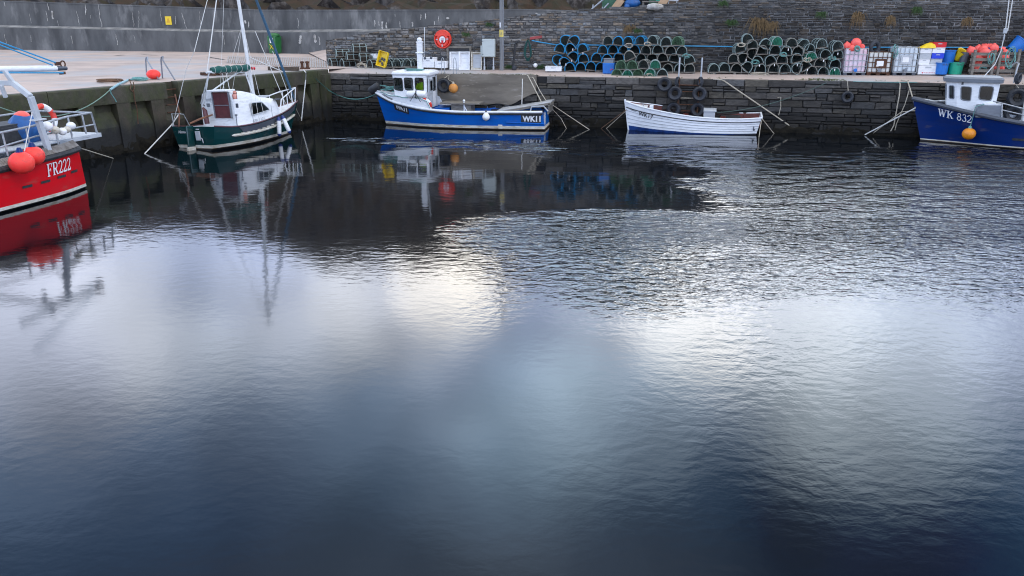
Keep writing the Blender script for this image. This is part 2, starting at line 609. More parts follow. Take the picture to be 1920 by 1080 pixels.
# ------------------------------------------------------------------ materials of the place
M["concrete_top"] = mat("quay_concrete", (0.46, 0.365, 0.315), (0.28, 0.228, 0.20), rough=0.85, sc=0.5, lo=0.4, hi=0.75, bump=0.15, bsc=9,
                        c3=(0.34, 0.33, 0.335), sc3=0.16, lo3=0.5, hi3=0.6)
M["concrete_ribs"] = mat("ribbed_concrete", (0.42, 0.40, 0.39), (0.26, 0.25, 0.25), rough=0.85, sc=2)
M["concrete_face"] = mat("quay_face_concrete", (0.20, 0.175, 0.14), (0.11, 0.095, 0.075), rough=0.9, sc=0.9, stretch=(0.5, 0.5, 2.2), bump=0.3, bsc=7,
                         c3=(0.30, 0.27, 0.23), sc3=2.4, lo3=0.56, hi3=0.7)
M["sea_concrete"] = mat("sea_wall_concrete", (0.105, 0.108, 0.108), (0.05, 0.052, 0.053), rough=0.9, sc=0.7, lo=0.38, hi=0.66, bump=0.35, bsc=6,
                        c3=(0.19, 0.19, 0.185), sc3=0.8, lo3=0.54, hi3=0.72, stretch=(1, 1, 0.4))
M["lime"] = mat("lime_streak", (0.50, 0.49, 0.46), (0.20, 0.19, 0.17), rough=0.9, sc=3)
M["mortar"] = mat("mortar", (0.20, 0.20, 0.20), (0.05, 0.05, 0.052), rough=0.95, sc=0.8, lo=0.4, hi=0.6)
M["mortar_dark"] = mat("dark_joint", (0.016, 0.016, 0.017), rough=0.95)
M["stone"] = mat("flagstone", (1.1, 1.1, 1.1), (0.5, 0.5, 0.5), rough=0.85, sc=5, stretch=(1, 1, 3), bump=0.7, bsc=14, attr="col")


def algae_mat(name, base, base2, tide, green, green2, zc):
    """concrete that is mossy high up and black weed-stained below the tide mark (height in metres above the water)"""
    m, nt, b = nt_new(name)
    L = nt.links.new
    g = nt.nodes.new("ShaderNodeNewGeometry")
    sp = nt.nodes.new("ShaderNodeSeparateXYZ")
    L(g.outputs["Position"], sp.inputs[0])

    def nz(scale, lo, hi, st=(1, 1, 1)):
        mp = nt.nodes.new("ShaderNodeMapping")
        mp.inputs["Scale"].default_value = st
        L(g.outputs["Position"], mp.inputs[0])
        n = nt.nodes.new("ShaderNodeTexNoise")
        n.inputs["Scale"].default_value = scale
        n.inputs["Detail"].default_value = 7
        n.inputs["Roughness"].default_value = 0.65
        L(mp.outputs[0], n.inputs["Vector"])
        r = nt.nodes.new("ShaderNodeMapRange")
        r.inputs[1].default_value, r.inputs[2].default_value = lo, hi
        L(n.outputs[0], r.inputs[0])
        return n.outputs[0], r.outputs[0]

    def mix(f, a, c):
        x = nt.nodes.new("ShaderNodeMix")
        x.data_type = "RGBA"
        L(f, x.inputs[0])
        for k, s in ((6, a), (7, c)):
            if isinstance(s, tuple):
                x.inputs[k].default_value = s + (1,)
            else:
                L(s, x.inputs[k])
        return x.outputs[2]
    c = mix(nz(1.6, 0.4, 0.7)[1], base, base2)
    c = mix(nz(0.9, 0.40, 0.60, (1, 1, 0.45))[1], c, mix(nz(5, 0.35, 0.7)[1], green, green2))
    raw, _ = nz(1.3, 0, 1, (1, 1, 0.25))
    ad = nt.nodes.new("ShaderNodeMath")
    ad.operation = "MULTIPLY_ADD"
    ad.inputs[1].default_value, ad.inputs[2].default_value = 1.8, -0.9
    L(raw, ad.inputs[0])
    a2 = nt.nodes.new("ShaderNodeMath")
    L(ad.outputs[0], a2.inputs[0])
    L(sp.outputs[2], a2.inputs[1])
    r = nt.nodes.new("ShaderNodeMapRange")
    r.inputs[1].default_value, r.inputs[2].default_value = zc + 0.5, zc - 0.25
    r.interpolation_type = "SMOOTHSTEP"
    L(a2.outputs[0], r.inputs[0])
    c = mix(r.outputs[0], c, tide)
    L(c, b.inputs["Base Color"])
    b.inputs["Roughness"].default_value = 0.75
    n = nt.nodes.new("ShaderNodeTexNoise")
    n.inputs["Scale"].default_value = 9
    n.inputs["Detail"].default_value = 6
    L(g.outputs["Position"], n.inputs["Vector"])
    bp = nt.nodes.new("ShaderNodeBump")
    bp.inputs["Strength"].default_value = 0.5
    bp.inputs["Distance"].default_value = 0.04
    L(n.outputs[0], bp.inputs["Height"])
    L(bp.outputs[0], b.inputs["Normal"])
    return m


M["mossy"] = algae_mat("mossy_concrete", (0.062, 0.053, 0.036), (0.035, 0.030, 0.022), (0.006, 0.006, 0.005), (0.040, 0.048, 0.011), (0.02, 0.024, 0.007), 0.9)
M["pile"] = algae_mat("stained_pile", (0.055, 0.040, 0.028), (0.026, 0.020, 0.015), (0.006, 0.006, 0.005), (0.032, 0.037, 0.010), (0.02, 0.022, 0.007), 0.9)
M["weed"] = mat("seaweed", (0.006, 0.0055, 0.004), (0.013, 0.011, 0.007), spec=0.15, rough=0.8, sc=6, bump=0.8, bsc=20)

# ------------------------------------------------------------------ quay pavement
mb = MB()
N = 46
def qa(i, j):
    a = RWL.pt(RWL.len * i / N, 0, -0.12)
    b = INL.pt(INL.len * i / N, 0, -0.3)
    p = a.lerp(b, j / 6)
    p.z = lerp(Z_EDGE, Z_IN, min(1, j / 5)) - 0.012
    k = sstep(-4, -9, p.x)
    p.z = lerp(p.z, Z_L - 0.03, k * min(1, j / 2))
    p.z += 0.012 * noise.noise(p * 0.8)
    return p
mb.grid(qa, N, 6, flip=True)
SWB = Line(SW[:8])
def qb(i, j):
    a = LWL.pt(LWL.len * (1 - i / 30), 0, -0.3)
    b = SWB.pt(SWB.len * (1 - i / 30), 0, -0.1)
    p = a.lerp(b, j / 12)
    p.z = Z_L - 0.008 + 0.012 * noise.noise(p * 0.4)
    return p
mb.grid(qb, 30, 12)
pav = mb.build("quay_pavement", "concrete_top")
tag(pav, kind="structure")

rj = random.Random(17)
mb = MB()
def joint(p, q, w=0.035, n=14, wob=0.02):
    d = (q - p).normalized()
    sd_ = V((-d.y, d.x, 0))
    L_, R_ = [], []
    for i in range(n + 1):
        c = p.lerp(q, i / n) + sd_ * rj.uniform(-wob, wob)
        c.z = Z_L + 0.008
        ww_ = w * rj.uniform(0.5, 1.2)
        L_.append(c + sd_ * ww_)
        R_.append(c - sd_ * ww_)
    mb.add(L_ + R_, [(i, i + n + 1, i + n + 2, i + 1) for i in range(n)])
for (a, b, w) in (((-40, 118), (420, 120), 0.014), ((-40, 107), (430, 111), 0.016), ((-30, 138), (250, 141), 0.012), ((218, 104), (232, 103), 0.2), ((265, 102), (300, 105), 0.05), ((390, 107), (420, 112), 0.12)):
    joint(at(*a, Z_L), at(*b, Z_L), w)
M["joint"] = mat("dark_joint_filler", (0.10, 0.09, 0.085), (0.06, 0.055, 0.05), rough=0.9, sc=3)
tag(mb.build("pavement_joints", "joint", smooth=0), kind="structure")

# ribbed concrete strip on the plaza
mb = MB()
p0, p1, p2, p3 = at(425, 118, Z_L), at(618, 128, Z_L), at(615, 109, Z_L), at(428, 106, Z_L)
for i in range(46):
    a, b = p0.lerp(p1, i / 46), p3.lerp(p2, i / 46)
    a2, b2 = p0.lerp(p1, (i + 0.55) / 46), p3.lerp(p2, (i + 0.55) / 46)
    mb.add([q + V((0, 0, 0.012)) for q in (a, a2, b2, b)] + [q + V((0, 0, 0.03)) for q in (a, a2, b2, b)],
           [(4, 5, 6, 7), (0, 1, 5, 4), (1, 2, 6, 5), (3, 0, 4, 7)])
tag(mb.build("ribbed_pavement", "concrete_ribs"), kind="structure")

# ------------------------------------------------------------------ right quay wall, coursed flagstone with a concrete repair
def stonework(mb, line, s0, s1, z0, ztop, hts, lens, dep, colf, rnd, skip=None, batter=0.0):
    zmax = max(ztop(lerp(s0, s1, i / 60)) for i in range(61))
    z = zmax
    row = 0
    while z > z0:
        h = rnd.uniform(*hts(row))
        zb = z - h
        s = s0 - rnd.uniform(0, 0.5)
        while s < s1:
            l = rnd.uniform(*lens(row))
            if rnd.random() < 0.18:
                l *= 0.5
            a, b = max(s, s0), min(s + l, s1)
            s += l
            if b - a < 0.06:
                continue
            subs = [(zb, z)]
            if h > 0.2 and rnd.random() < 0.25:
                zm = lerp(zb, z, rnd.uniform(0.35, 0.65))
                subs = [(zb, zm), (zm, z)]
            for q0, q1 in subs:
                t = min(ztop(a), ztop(b))
                if q0 > t - 0.03:
                    continue
                q1 = min(q1, t)
                if skip and skip((a + b) / 2, (q0 + q1) / 2):
                    continue
                g = min(0.012, (q1 - q0) * 0.12)
                d = dep + rnd.uniform(-0.6, 1.0) * dep * 0.6
                j = lambda: rnd.uniform(-1, 1) * min(0.028, (q1 - q0) * 0.15)
                A0, A1, B0, B1 = a + g + j(), a + g + j(), b - g + j(), b - g + j()
                zz = [q0 + g + j() * 0.6, q0 + g + j() * 0.6, q1 - g + j() * 0.6, q1 - g + j() * 0.6]
                bt = lambda zv: -batter * max(0, zv)
                back = [line.pt(A0, zz[0], -0.1 + bt(zz[0])), line.pt(B0, zz[1], -0.1 + bt(zz[1])), line.pt(B1, zz[2], -0.1 + bt(zz[2])), line.pt(A1, zz[3], -0.1 + bt(zz[3]))]
                mid = [line.pt(A0, zz[0], d * 0.6 + bt(zz[0])), line.pt(B0, zz[1], d * 0.6 + bt(zz[1])), line.pt(B1, zz[2], d * 0.6 + bt(zz[2])), line.pt(A1, zz[3], d * 0.6 + bt(zz[3]))]
                e = min(0.03, (q1 - q0) * 0.2)
                fr = [line.pt(A0 + e, zz[0] + e, d + j() + bt(zz[0])), line.pt(B0 - e, zz[1] + e, d + j() + bt(zz[1])),
                      line.pt(B1 - e, zz[2] - e, d + j() + bt(zz[2])), line.pt(A1 + e, zz[3] - e, d + j() + bt(zz[3]))]
                mb.col = colf((a + b) / 2, (q0 + q1) / 2) + (1,)
                F = [(8, 9, 10, 11)]
                for k in range(4):
                    k2 = (k + 1) % 4
                    F += [(k, k2, 4 + k2, 4 + k), (4 + k, 4 + k2, 8 + k2, 8 + k)]
                mb.add(back + mid + fr, F)
        z = zb
        row += 1


rq = random.Random(5)
S_C0, S_C1 = RWL.find(on_poly(818, 170, RW)), RWL.find(on_poly(1004, 170, RW))
wall_r = thing("harbour_wall", "dark coursed flagstone harbour wall behind the moored boats, with a concrete repair patch", "harbour wall", (0, 0, 0))
wall_r["kind"] = "thing"


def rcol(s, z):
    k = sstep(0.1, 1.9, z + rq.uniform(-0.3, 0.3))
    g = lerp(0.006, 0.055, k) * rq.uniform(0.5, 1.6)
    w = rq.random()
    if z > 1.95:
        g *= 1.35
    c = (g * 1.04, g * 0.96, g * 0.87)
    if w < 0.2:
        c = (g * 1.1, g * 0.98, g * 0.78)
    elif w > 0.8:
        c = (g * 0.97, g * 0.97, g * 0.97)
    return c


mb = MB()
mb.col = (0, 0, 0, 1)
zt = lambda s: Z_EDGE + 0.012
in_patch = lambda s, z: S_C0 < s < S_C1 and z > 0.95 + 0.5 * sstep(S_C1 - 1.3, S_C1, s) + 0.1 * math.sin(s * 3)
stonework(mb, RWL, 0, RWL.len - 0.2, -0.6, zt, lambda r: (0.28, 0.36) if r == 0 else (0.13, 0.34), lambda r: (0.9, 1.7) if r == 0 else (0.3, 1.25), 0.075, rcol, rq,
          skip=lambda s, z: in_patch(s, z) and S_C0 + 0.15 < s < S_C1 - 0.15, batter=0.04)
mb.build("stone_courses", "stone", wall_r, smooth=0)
mb = MB()
K = 80
mb.grid(lambda i, j: RWL.pt(RWL.len * i / K, lerp(-0.8, Z_EDGE + 0.004, j), -0.045 - 0.065 * j), K, 1)
mb.build("joint_backing", "mortar_dark", wall_r)
mb = MB()
n = 26
def cpatch(i, j):
    s = lerp(S_C0, S_C1, i / n)
    zb = 0.95 + 0.55 * sstep(S_C1 - 1.4, S_C1, s) + 0.12 * noise.noise(V((s * 1.3, 0, 0)))
    z = lerp(zb, Z_EDGE + 0.075, j / 6)
    return RWL.pt(s, z, 0.125 + 0.012 * noise.noise(V((s * 2, z * 3, 1))) - 0.02 * (z - 1))
mb.grid(cpatch, n, 6)
o = len(mb.v)
mb.grid(lambda i, j: RWL.pt(lerp(S_C0, S_C1, i / n), Z_EDGE + 0.075, lerp(cpatch(i, 6).y * 0 + 0.125 - 0.02 * (Z_EDGE - 1), -0.9, j)) - V((0, 0, 0.07 * j)), n, 1)
for i in (0, n):
    a = [cpatch(i, 0), cpatch(i, 6)]
    b = [p + (RWL.nrm(0) * -0.2) for p in a]
    mb.add([a[0], a[1], b[1], b[0]], [(0, 1, 2, 3)])
mb.build("concrete_repair", "concrete_face", wall_r, smooth=30)


def weed_strip(line, s0, s1, parent, seed, hi=0.5, sc=1.0):
    mb = MB()
    n = int((s1 - s0) / 0.12)
    def P(i, j):
        s = lerp(s0, s1, i / n)
        top = hi * (0.75 + 0.6 * noise.noise(V((s * 0.9, seed, 0))) + 0.35 * noise.noise(V((s * 4, seed, 3))))
        z = lerp(-0.25, max(0.1, top), j / 6)
        d = 0.07 + 0.10 * sc * noise.noise(V((s * 3.1, z * 5, seed))) + 0.06 * noise.noise(V((s * 11, z * 13, seed))) + 0.10 * (1 - j / 6) - (0.14 if j == 6 else 0)
        return line.pt(s, z, d)
    mb.grid(P, n, 6)
    o = mb.build("seaweed", "weed", parent, smooth=60)
    return o


mb = MB()
mb.box((-9.75, 41.95, 0.6), (1.3, 1.5, 3.3), rz=-0.25)
mb.build("corner_block", "mossy", wall_r)
weed_strip(RWL, 0.1, RWL.len - 0.3, wall_r, 3.3)

# ------------------------------------------------------------------ left quay wall: mossy coping, piles and sloping pockets
wall_l = thing("harbour_wall", "mossy concrete quay wall with piles and sloping pockets beside the yacht and red boat", "harbour wall", (0, 0, 0))
wall_l["kind"] = "thing"
s_lad = LWL.find(on_poly(320, 165, LW))
PIL = 1.55
s_first = s_lad - PIL * int(s_lad / PIL) - PIL * 0.5
mb = MB()
segs = []
s = 0.0
cuts = sorted([s_lad - 0.28, s_lad + 0.28] + [s_first + PIL * 3.02 * k for k in range(12) if abs(s_first + PIL * 3.02 * k - s_lad) > 0.8])
edges = [0.0] + [c for c in cuts if 0 < c < LWL.len] + [LWL.len]
for a, b in zip(edges[:-1], edges[1:]):
    slot = abs((a + b) / 2 - s_lad) < 0.1
    if slot:
        continue
    a += 0.012
    b -= 0.012
    m_ = max(2, int((b - a) / 0.4))
    prof = [(-0.55, 1.86), (0.06, 1.86), (0.075, 1.95), (0.07, Z_L - 0.03), (0.035, Z_L + 0.015), (-0.32, Z_L + 0.02), (-0.34, Z_L - 0.05)]
    vs, fs = [], []
    for i in range(m_ + 1):
        st = lerp(a, b, i / m_)
        for d, z in prof:
            q = LWL.pt(st, z, d)
            q += LWL.nrm(st) * 0.02 * noise.noise(q * 1.4)
            q.z += 0.012 * noise.noise(q * 2.1)
            vs.append(q)
    w = len(prof)
    for i in range(m_):
        for j in range(w - 1):
            fs.append((i * w + j, (i + 1) * w + j, (i + 1) * w + j + 1, i * w + j + 1))
    fs += [tuple(range(w)), tuple(range(m_ * w + w - 1, m_ * w - 1, -1))]
    mb.add(vs, fs)
mb.build("coping", "mossy", wall_l, smooth=30)
mb = MB()
mb.grid(lambda i, j: LWL.pt(LWL.len * i / 40, (-1.0, Z_L + 0.006)[j], -0.29 if j else -0.34), 40, 1, flip=True)
mb.build("core", "pile", wall_l)
mb = MB()
def lpan(i, j):
    s = LWL.len * i / 60
    z = (1.9, 1.0, -1.0)[j]
    return LWL.pt(s, z, (-0.5, 0.0, 0.02)[j])
mb.grid(lpan, 60, 2, flip=True)
mb.build("sloping_panel", "mossy", wall_l, smooth=0)
k = 0
s = s_first
while s < LWL.len - 0.2:
    wd = 0.62
    mbp = MB()
    vs = []
    for z, d, ww in ((1.855, 0.05, wd), (0.9, 0.09, wd * 0.96), (-1.0, 0.12, wd * 0.92)):
        for ss, dd in ((s - ww / 2, -0.55), (s - ww / 2, d), (s + ww / 2, d), (s + ww / 2, -0.55)):
            vs.append(LWL.pt(ss, z, dd))
    fs = []
    for a in (0, 4):
        for j in range(3):
            fs.append((a + j, a + j + 1, a + 5 + j, a + 4 + j))
    mbp.add(vs, fs)
    if s > 9:
        mbp.build("pile", "pile", wall_l, smooth=0, bevel=0.02)
    s += PIL
weed_strip(LWL, 6, LWL.len - 0.1, wall_l, 8.1, 0.62, 1.6)

# ------------------------------------------------------------------ rubble retaining wall behind the quay (it carries the ramp)
TOPPX = [(617, 76), (690, 61), (745, 55), (850, 44), (1000, 26), (1060, 20), (1100, 17), (1180, 13), (1240, 8), (1300, 0), (1420, -3), (1600, -6), (1920, -12), (2300, -18)]
top_tab = []
for u, v in TOPPX:
    p = on_poly(u, v, IN)
    top_tab.append((p.x, p.z))
top_tab[0] = (IN[0][0], top_tab[0][1])
in_top = lambda s: interp(top_tab, INL.at(s).x)[0]
wall_b = thing("retaining_wall", "tall rubble stone retaining wall rising to the right behind the creels", "stone wall", (0, 0, 0))
wall_b["kind"] = "thing"
rb = random.Random(8)


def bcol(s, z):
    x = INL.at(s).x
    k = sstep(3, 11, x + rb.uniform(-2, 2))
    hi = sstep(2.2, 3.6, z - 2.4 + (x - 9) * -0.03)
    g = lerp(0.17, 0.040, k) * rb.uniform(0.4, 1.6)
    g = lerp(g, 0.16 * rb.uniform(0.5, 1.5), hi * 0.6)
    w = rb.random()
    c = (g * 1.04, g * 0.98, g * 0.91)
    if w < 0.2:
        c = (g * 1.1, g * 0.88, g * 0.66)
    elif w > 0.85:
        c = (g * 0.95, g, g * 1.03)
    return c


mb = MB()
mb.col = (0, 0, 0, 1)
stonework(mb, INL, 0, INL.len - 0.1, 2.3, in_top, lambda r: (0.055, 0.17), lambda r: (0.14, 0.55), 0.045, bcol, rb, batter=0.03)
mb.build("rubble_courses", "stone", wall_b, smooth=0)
mb = MB()
K = 90
mb.grid(lambda i, j: INL.pt(INL.len * i / K, lerp(2.2, in_top(INL.len * i / K) - 0.04, j), -0.06 - j * 0.09), K, 1)
mb.build("mortar_backing", "mortar", wall_b)
# end face and coping flags of the retaining wall
mb = MB()
K = 60
rc = random.Random(4)
mb.col = (0.1, 0.1, 0.1, 1)
s = 0.0
while s < INL.len - 0.6:
    l = rc.uniform(0.35, 0.9)
    z0 = min(in_top(s), in_top(min(s + l, INL.len)))
    g = rc.uniform(0.05, 0.15)
    mb.col = (g, g * 0.98, g * 0.95, 1)
    h = rc.uniform(0.0, 0.06)
    q = [INL.pt(s + 0.01, z0 - 0.03, -0.12), INL.pt(s + l - 0.01, z0 - 0.03, -0.12), INL.pt(s + l - 0.01, z0 - 0.03, -0.42), INL.pt(s + 0.01, z0 - 0.03, -0.42)]
    r = [p + V((0, 0, 0.03 + h)) for p in q]
    mb.add(q + r, [(4, 5, 6, 7), (0, 1, 5, 4), (1, 2, 6, 5), (2, 3, 7, 6), (3, 0, 4, 7)])
    s += l
mb.build("coping_flags", "stone", wall_b, smooth=0)
mb = MB()
mb.add([INL.pt(0, 2.2, -0.05), INL.pt(0, 3.62, -0.1), INL.pt(0, 3.62, -0.8), INL.pt(0, 2.2, -0.8)], [(0, 1, 2, 3)])
mb.build("end_face", "mortar", wall_b)

# ramp road carried by the retaining wall
mb = MB()
SWR = Line(SW[5:])
def ramp(i, j):
    s = INL.len * i / 40
    a = INL.pt(s, in_top(s) - 1.25, -0.35)
    b = SWR.pt(SWR.len * i / 40, in_top(s) - 1.2, 0.1)
    return a.lerp(b, j / 3)
mb.grid(ramp, 40, 3, flip=True)
tag(mb.build("ramp_road", "concrete_top"), kind="structure")

# ------------------------------------------------------------------ concrete sea wall with a stepped ledge
led_tab, tops_tab = [], []
for u, vl, vt in ((-300, 42, -14), (0, 50, 1), (330, 57, 12), (480, 60, 18), (700, 58, 18), (1000, 52, 17), (1100, 45, 20), (1300, 40, 20)):
    p = on_poly(u, vl, SW)
    led_tab.append((p.x, p.z))
    p = on_poly(u, vt, SW)
    tops_tab.append((p.x, p.z))
sea = thing("sea_wall", "long stepped grey concrete sea wall with white lime streaks below the hillside", "sea wall", (0, 0, 0))
sea["kind"] = "thing"
mb = MB()
K = 150
def seap(i, j):
    s = SWL.len * i / K
    x = SWL.at(s).x
    zl, zt_ = interp(led_tab, x)[0], interp(tops_tab, x)[0]
    d, z = [(0.58, 2.3), (0.56, lerp(2.3, zl, 0.5)), (0.54, zl - 0.06), (0.5, zl - 0.02), (0.02, zl + 0.13), (0.0, lerp(zl, zt_, 0.5)), (-0.05, zt_ - 0.1), (-0.02, zt_ - 0.09), (-0.03, zt_), (-0.6, zt_), (-0.62, 2.3)][j]
    q = SWL.pt(s, z, d)
    q += SWL.nrm(s) * 0.02 * noise.noise(q * 0.7)
    return q
mb.grid(seap, K, 10)
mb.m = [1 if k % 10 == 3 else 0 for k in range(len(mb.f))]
M["ledge"] = mat("lit_ledge", (0.30, 0.29, 0.27), (0.12, 0.12, 0.115), rough=0.9, sc=1.5)  # ledge slope coloured paler, standing in for light caught by its top
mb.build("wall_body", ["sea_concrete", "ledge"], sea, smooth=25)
# lime streaks and cracks: thin crusts on the face
rl = random.Random(21)
mb = MB()
def crust(u, v0, v1, w, wob=0.15):
    p = on_poly(u, v0, SW)
    s0 = SWL.find(p)
    za, zb = p.z, on_poly(u, v1, SW).z
    zl = interp(led_tab, p.x)[0]
    n = 14
    L_, R_ = [], []
    s = s0
    for i in range(n + 1):
        z = lerp(za, zb, i / n)
        s += rl.uniform(-wob, wob) * (za - zb) / n
        ww = w * rl.uniform(0.35, 1.2) * (1 if i not in (0, n) else 0.3)
        d = 0.012 if z > zl else 0.575
        L_.append(SWL.pt(s - ww / 2, z, d + 0.012))
        R_.append(SWL.pt(s + ww / 2, z, d + 0.012))
    m1 = MB()
    m1.add(L_ + R_, [(i, i + n + 1, i + n + 2, i + 1) for i in range(n)])
    m1.build("lime_streak", "lime", sea, smooth=0)
for u, v0, v1, w in ((8, 4, 12, 0.1), (92, 6, 20, 0.08), (95, 20, 36, 0.22), (87, 20, 40, 0.07), (142, 20, 50, 0.05), (163, 8, 28, 0.12), (170, 28, 35, 0.05), (185, 8, 52, 0.07),
                     (249, 22, 50, 0.06), (263, 20, 52, 0.05), (302, 15, 40, 0.05), (330, 30, 46, 0.07), (344, 24, 55, 0.06), (378, 20, 50, 0.05), (53, 25, 44, 0.04),
                     (110, 38, 50, 0.04), (146, 66, 82, 0.07), (70, 66, 78, 0.06), (20, 64, 84, 0.05), (470, 40, 52, 0.12), (462, 38, 44, 0.2), (560, 34, 54, 0.05),
                     (702, 38, 50, 0.13), (708, 40, 48, 0.09), (718, 40, 55, 0.2), (727, 42, 55, 0.14), (748, 40, 52, 0.08), (775, 41, 50, 0.14), (786, 27, 37, 0.09), (799, 25, 36, 0.1),
                     (816, 40, 47, 0.1), (737, 27, 31, 0.06), (826, 30, 44, 0.06), (1005, 24, 30, 0.2), (1035, 23, 28, 0.2), (840, 32, 36, 0.3), (600, 64, 80, 0.25), (575, 66, 82, 0.3), (610, 68, 84, 0.1), (230, 64, 84, 0.08),
                     (430, 66, 84, 0.06), (260, 66, 80, 0.05)):
    crust(u, v0, v1, w * 0.85, 0.5)

# ------------------------------------------------------------------ hillside behind
m, nt, b = nt_new("hillside")
L = nt.links.new
g = nt.nodes.new("ShaderNodeNewGeometry")
def _nz(sc, lo, hi, det=8):
    n = nt.nodes.new("ShaderNodeTexNoise")
    n.inputs["Scale"].default_value, n.inputs["Detail"].default_value = sc, det
    n.inputs["Roughness"].default_value = 0.65
    L(g.outputs["Position"], n.inputs["Vector"])
    r = nt.nodes.new("ShaderNodeMapRange")
    r.inputs[1].default_value, r.inputs[2].default_value = lo, hi
    L(n.outputs[0], r.inputs[0])
    return r.outputs[0]
def _mx(f, a, c):
    x = nt.nodes.new("ShaderNodeMix")
    x.data_type = "RGBA"
    L(f, x.inputs[0])
    for k, s in ((6, a), (7, c)):
        if isinstance(s, tuple):
            x.inputs[k].default_value = s + (1,)
        else:
            L(s, x.inputs[k])
    return x.outputs[2]
rockc = _mx(_nz(1.3, 0.45, 0.62), (0.012, 0.008, 0.006), (0.085, 0.075, 0.068))
veg = _mx(_nz(0.9, 0.42, 0.6), (0.036, 0.018, 0.007), (0.018, 0.016, 0.005))
sp = nt.nodes.new("ShaderNodeSeparateXYZ")
L(g.outputs["Normal"], sp.inputs[0])
ad = nt.nodes.new("ShaderNodeMath")
ad.operation = "ADD"
L(sp.outputs[2], ad.inputs[0])
n0 = _nz(0.35, 0.3, 0.7)
sb = nt.nodes.new("ShaderNodeMath")
sb.operation = "MULTIPLY_ADD"
sb.inputs[1].default_value, sb.inputs[2].default_value = 0.9, -0.45
L(n0, sb.inputs[0])
L(sb.outputs[0], ad.inputs[1])
rr = nt.nodes.new("ShaderNodeMapRange")
rr.inputs[1].default_value, rr.inputs[2].default_value = 0.52, 0.72
L(ad.outputs[0], rr.inputs[0])
L(_mx(rr.outputs[0], rockc, veg), b.inputs["Base Color"])
b.inputs["Roughness"].default_value = 0.95
M["hill"] = m
CREST = [(-1.2, 0.19), (-0.6, 0.222), (-0.39, 0.225), (-0.32, 0.25), (-0.25, 0.28), (-0.1, 0.283), (0.03, 0.285), (0.12, 0.305), (0.22, 0.29), (0.29, 0.20), (0.36, 0.15), (0.5, 0.12), (0.8, 0.11), (1.5, 0.10)]
def sw_y(a):
    for p, q in zip(SW[:-1], SW[1:]):
        f, h = p[0] - a * p[1], q[0] - a * q[1]
        if f <= 0 <= h:
            k = -f / (h - f)
            return lerp(p[1], q[1], k)
    return 90 if a < 0 else 44
mb = MB()
NU, NV = 210, 46
def hillp(i, j):
    a = lerp(-1.25, 1.5, i / NU)           # tangent of the bearing
    t = j / NV
    x0 = None
    y = lerp(sw_y(a) + 1.6, 112, t ** 1.3)
    x = a * y
    cz = max(4.0, interp(CREST, a)[0] * math.hypot(1, a) * y - 5.9)
    base = lerp(2.6, cz, sstep(0.0, 0.5, t) * (1 - 0.12 * sstep(0.6, 1.0, t)))
    p = V((x, y, base))
    k = sstep(0.0, 0.06, t)
    amp = 1.0 * k
    f = noise.noise(p * 0.22) * 1.1 + abs(noise.noise(p * 0.55)) * 1.3 + noise.noise(p * 1.5) * 0.45
    p.z += f * amp + 1.9 * k * sstep(0, 0.03, t)
    p.y += noise.noise(p * 0.8 + V((9, 0, 0))) * 1.1 * k
    return p
mb.grid(hillp, NU, NV, flip=True)
tag(mb.build("hillside", "hill", smooth=0), kind="structure")

# ------------------------------------------------------------------ water
mw_, nt, b = nt_new("harbour_water")
L = nt.links.new
b.inputs["Base Color"].default_value = (0.0025, 0.004, 0.006, 1)
b.inputs["IOR"].default_value = 1.36
a = nt.nodes.new("ShaderNodeAttribute")
a.attribute_name = "ruffle"
g = nt.nodes.new("ShaderNodeNewGeometry")
mp = nt.nodes.new("ShaderNodeMapping")
mp.inputs["Scale"].default_value = (0.8, 1.15, 1)
mp.inputs["Rotation"].default_value = (0, 0, 0.12)
L(g.outputs["Position"], mp.inputs[0])
n1 = nt.nodes.new("ShaderNodeTexNoise")
n1.inputs["Scale"].default_value, n1.inputs["Detail"].default_value, n1.inputs["Roughness"].default_value = 4.4, 3, 0.5
n1.inputs["Distortion"].default_value = 0.25
L(mp.outputs[0], n1.inputs["Vector"])
# longer wavelets where the open water is broad and far
mp2 = nt.nodes.new("ShaderNodeMapping")
mp2.inputs["Scale"].default_value = (0.55, 1.0, 1)
L(g.outputs["Position"], mp2.inputs[0])
n2 = nt.nodes.new("ShaderNodeTexNoise")
n2.inputs["Scale"].default_value, n2.inputs["Detail"].default_value, n2.inputs["Roughness"].default_value = 1.7, 2, 0.45
L(mp2.outputs[0], n2.inputs["Vector"])
spy = nt.nodes.new("ShaderNodeSeparateXYZ")
L(g.outputs["Position"], spy.inputs[0])
fy = nt.nodes.new("ShaderNodeMapRange")
fy.inputs[1].default_value, fy.inputs[2].default_value, fy.inputs[3].default_value, fy.inputs[4].default_value = 15, 30, 0.15, 0.85
L(spy.outputs[1], fy.inputs[0])
hx = nt.nodes.new("ShaderNodeMix")
hx.data_type = "FLOAT"
L(fy.outputs[0], hx.inputs[0])
L(n1.outputs[0], hx.inputs[2])
sc2 = nt.nodes.new("ShaderNodeMath")
sc2.operation = "MULTIPLY"
sc2.inputs[1].default_value = 2.2
L(n2.outputs[0], sc2.inputs[0])
L(sc2.outputs[0], hx.inputs[3])
bp = nt.nodes.new("ShaderNodeBump")
bp.inputs["Distance"].default_value = 0.20
L(hx.outputs[0], bp.inputs["Height"])
L(a.outputs["Fac"], bp.inputs["Strength"])
L(bp.outputs[0], b.inputs["Normal"])
r = nt.nodes.new("ShaderNodeMapRange")
r.inputs[3].default_value, r.inputs[4].default_value = 0.10, 0.055
L(spy.outputs[1], r.inputs[0])
r.inputs[1].default_value, r.inputs[2].default_value = 9, 19
L(r.outputs[0], b.inputs["Roughness"])
M["water"] = mw_


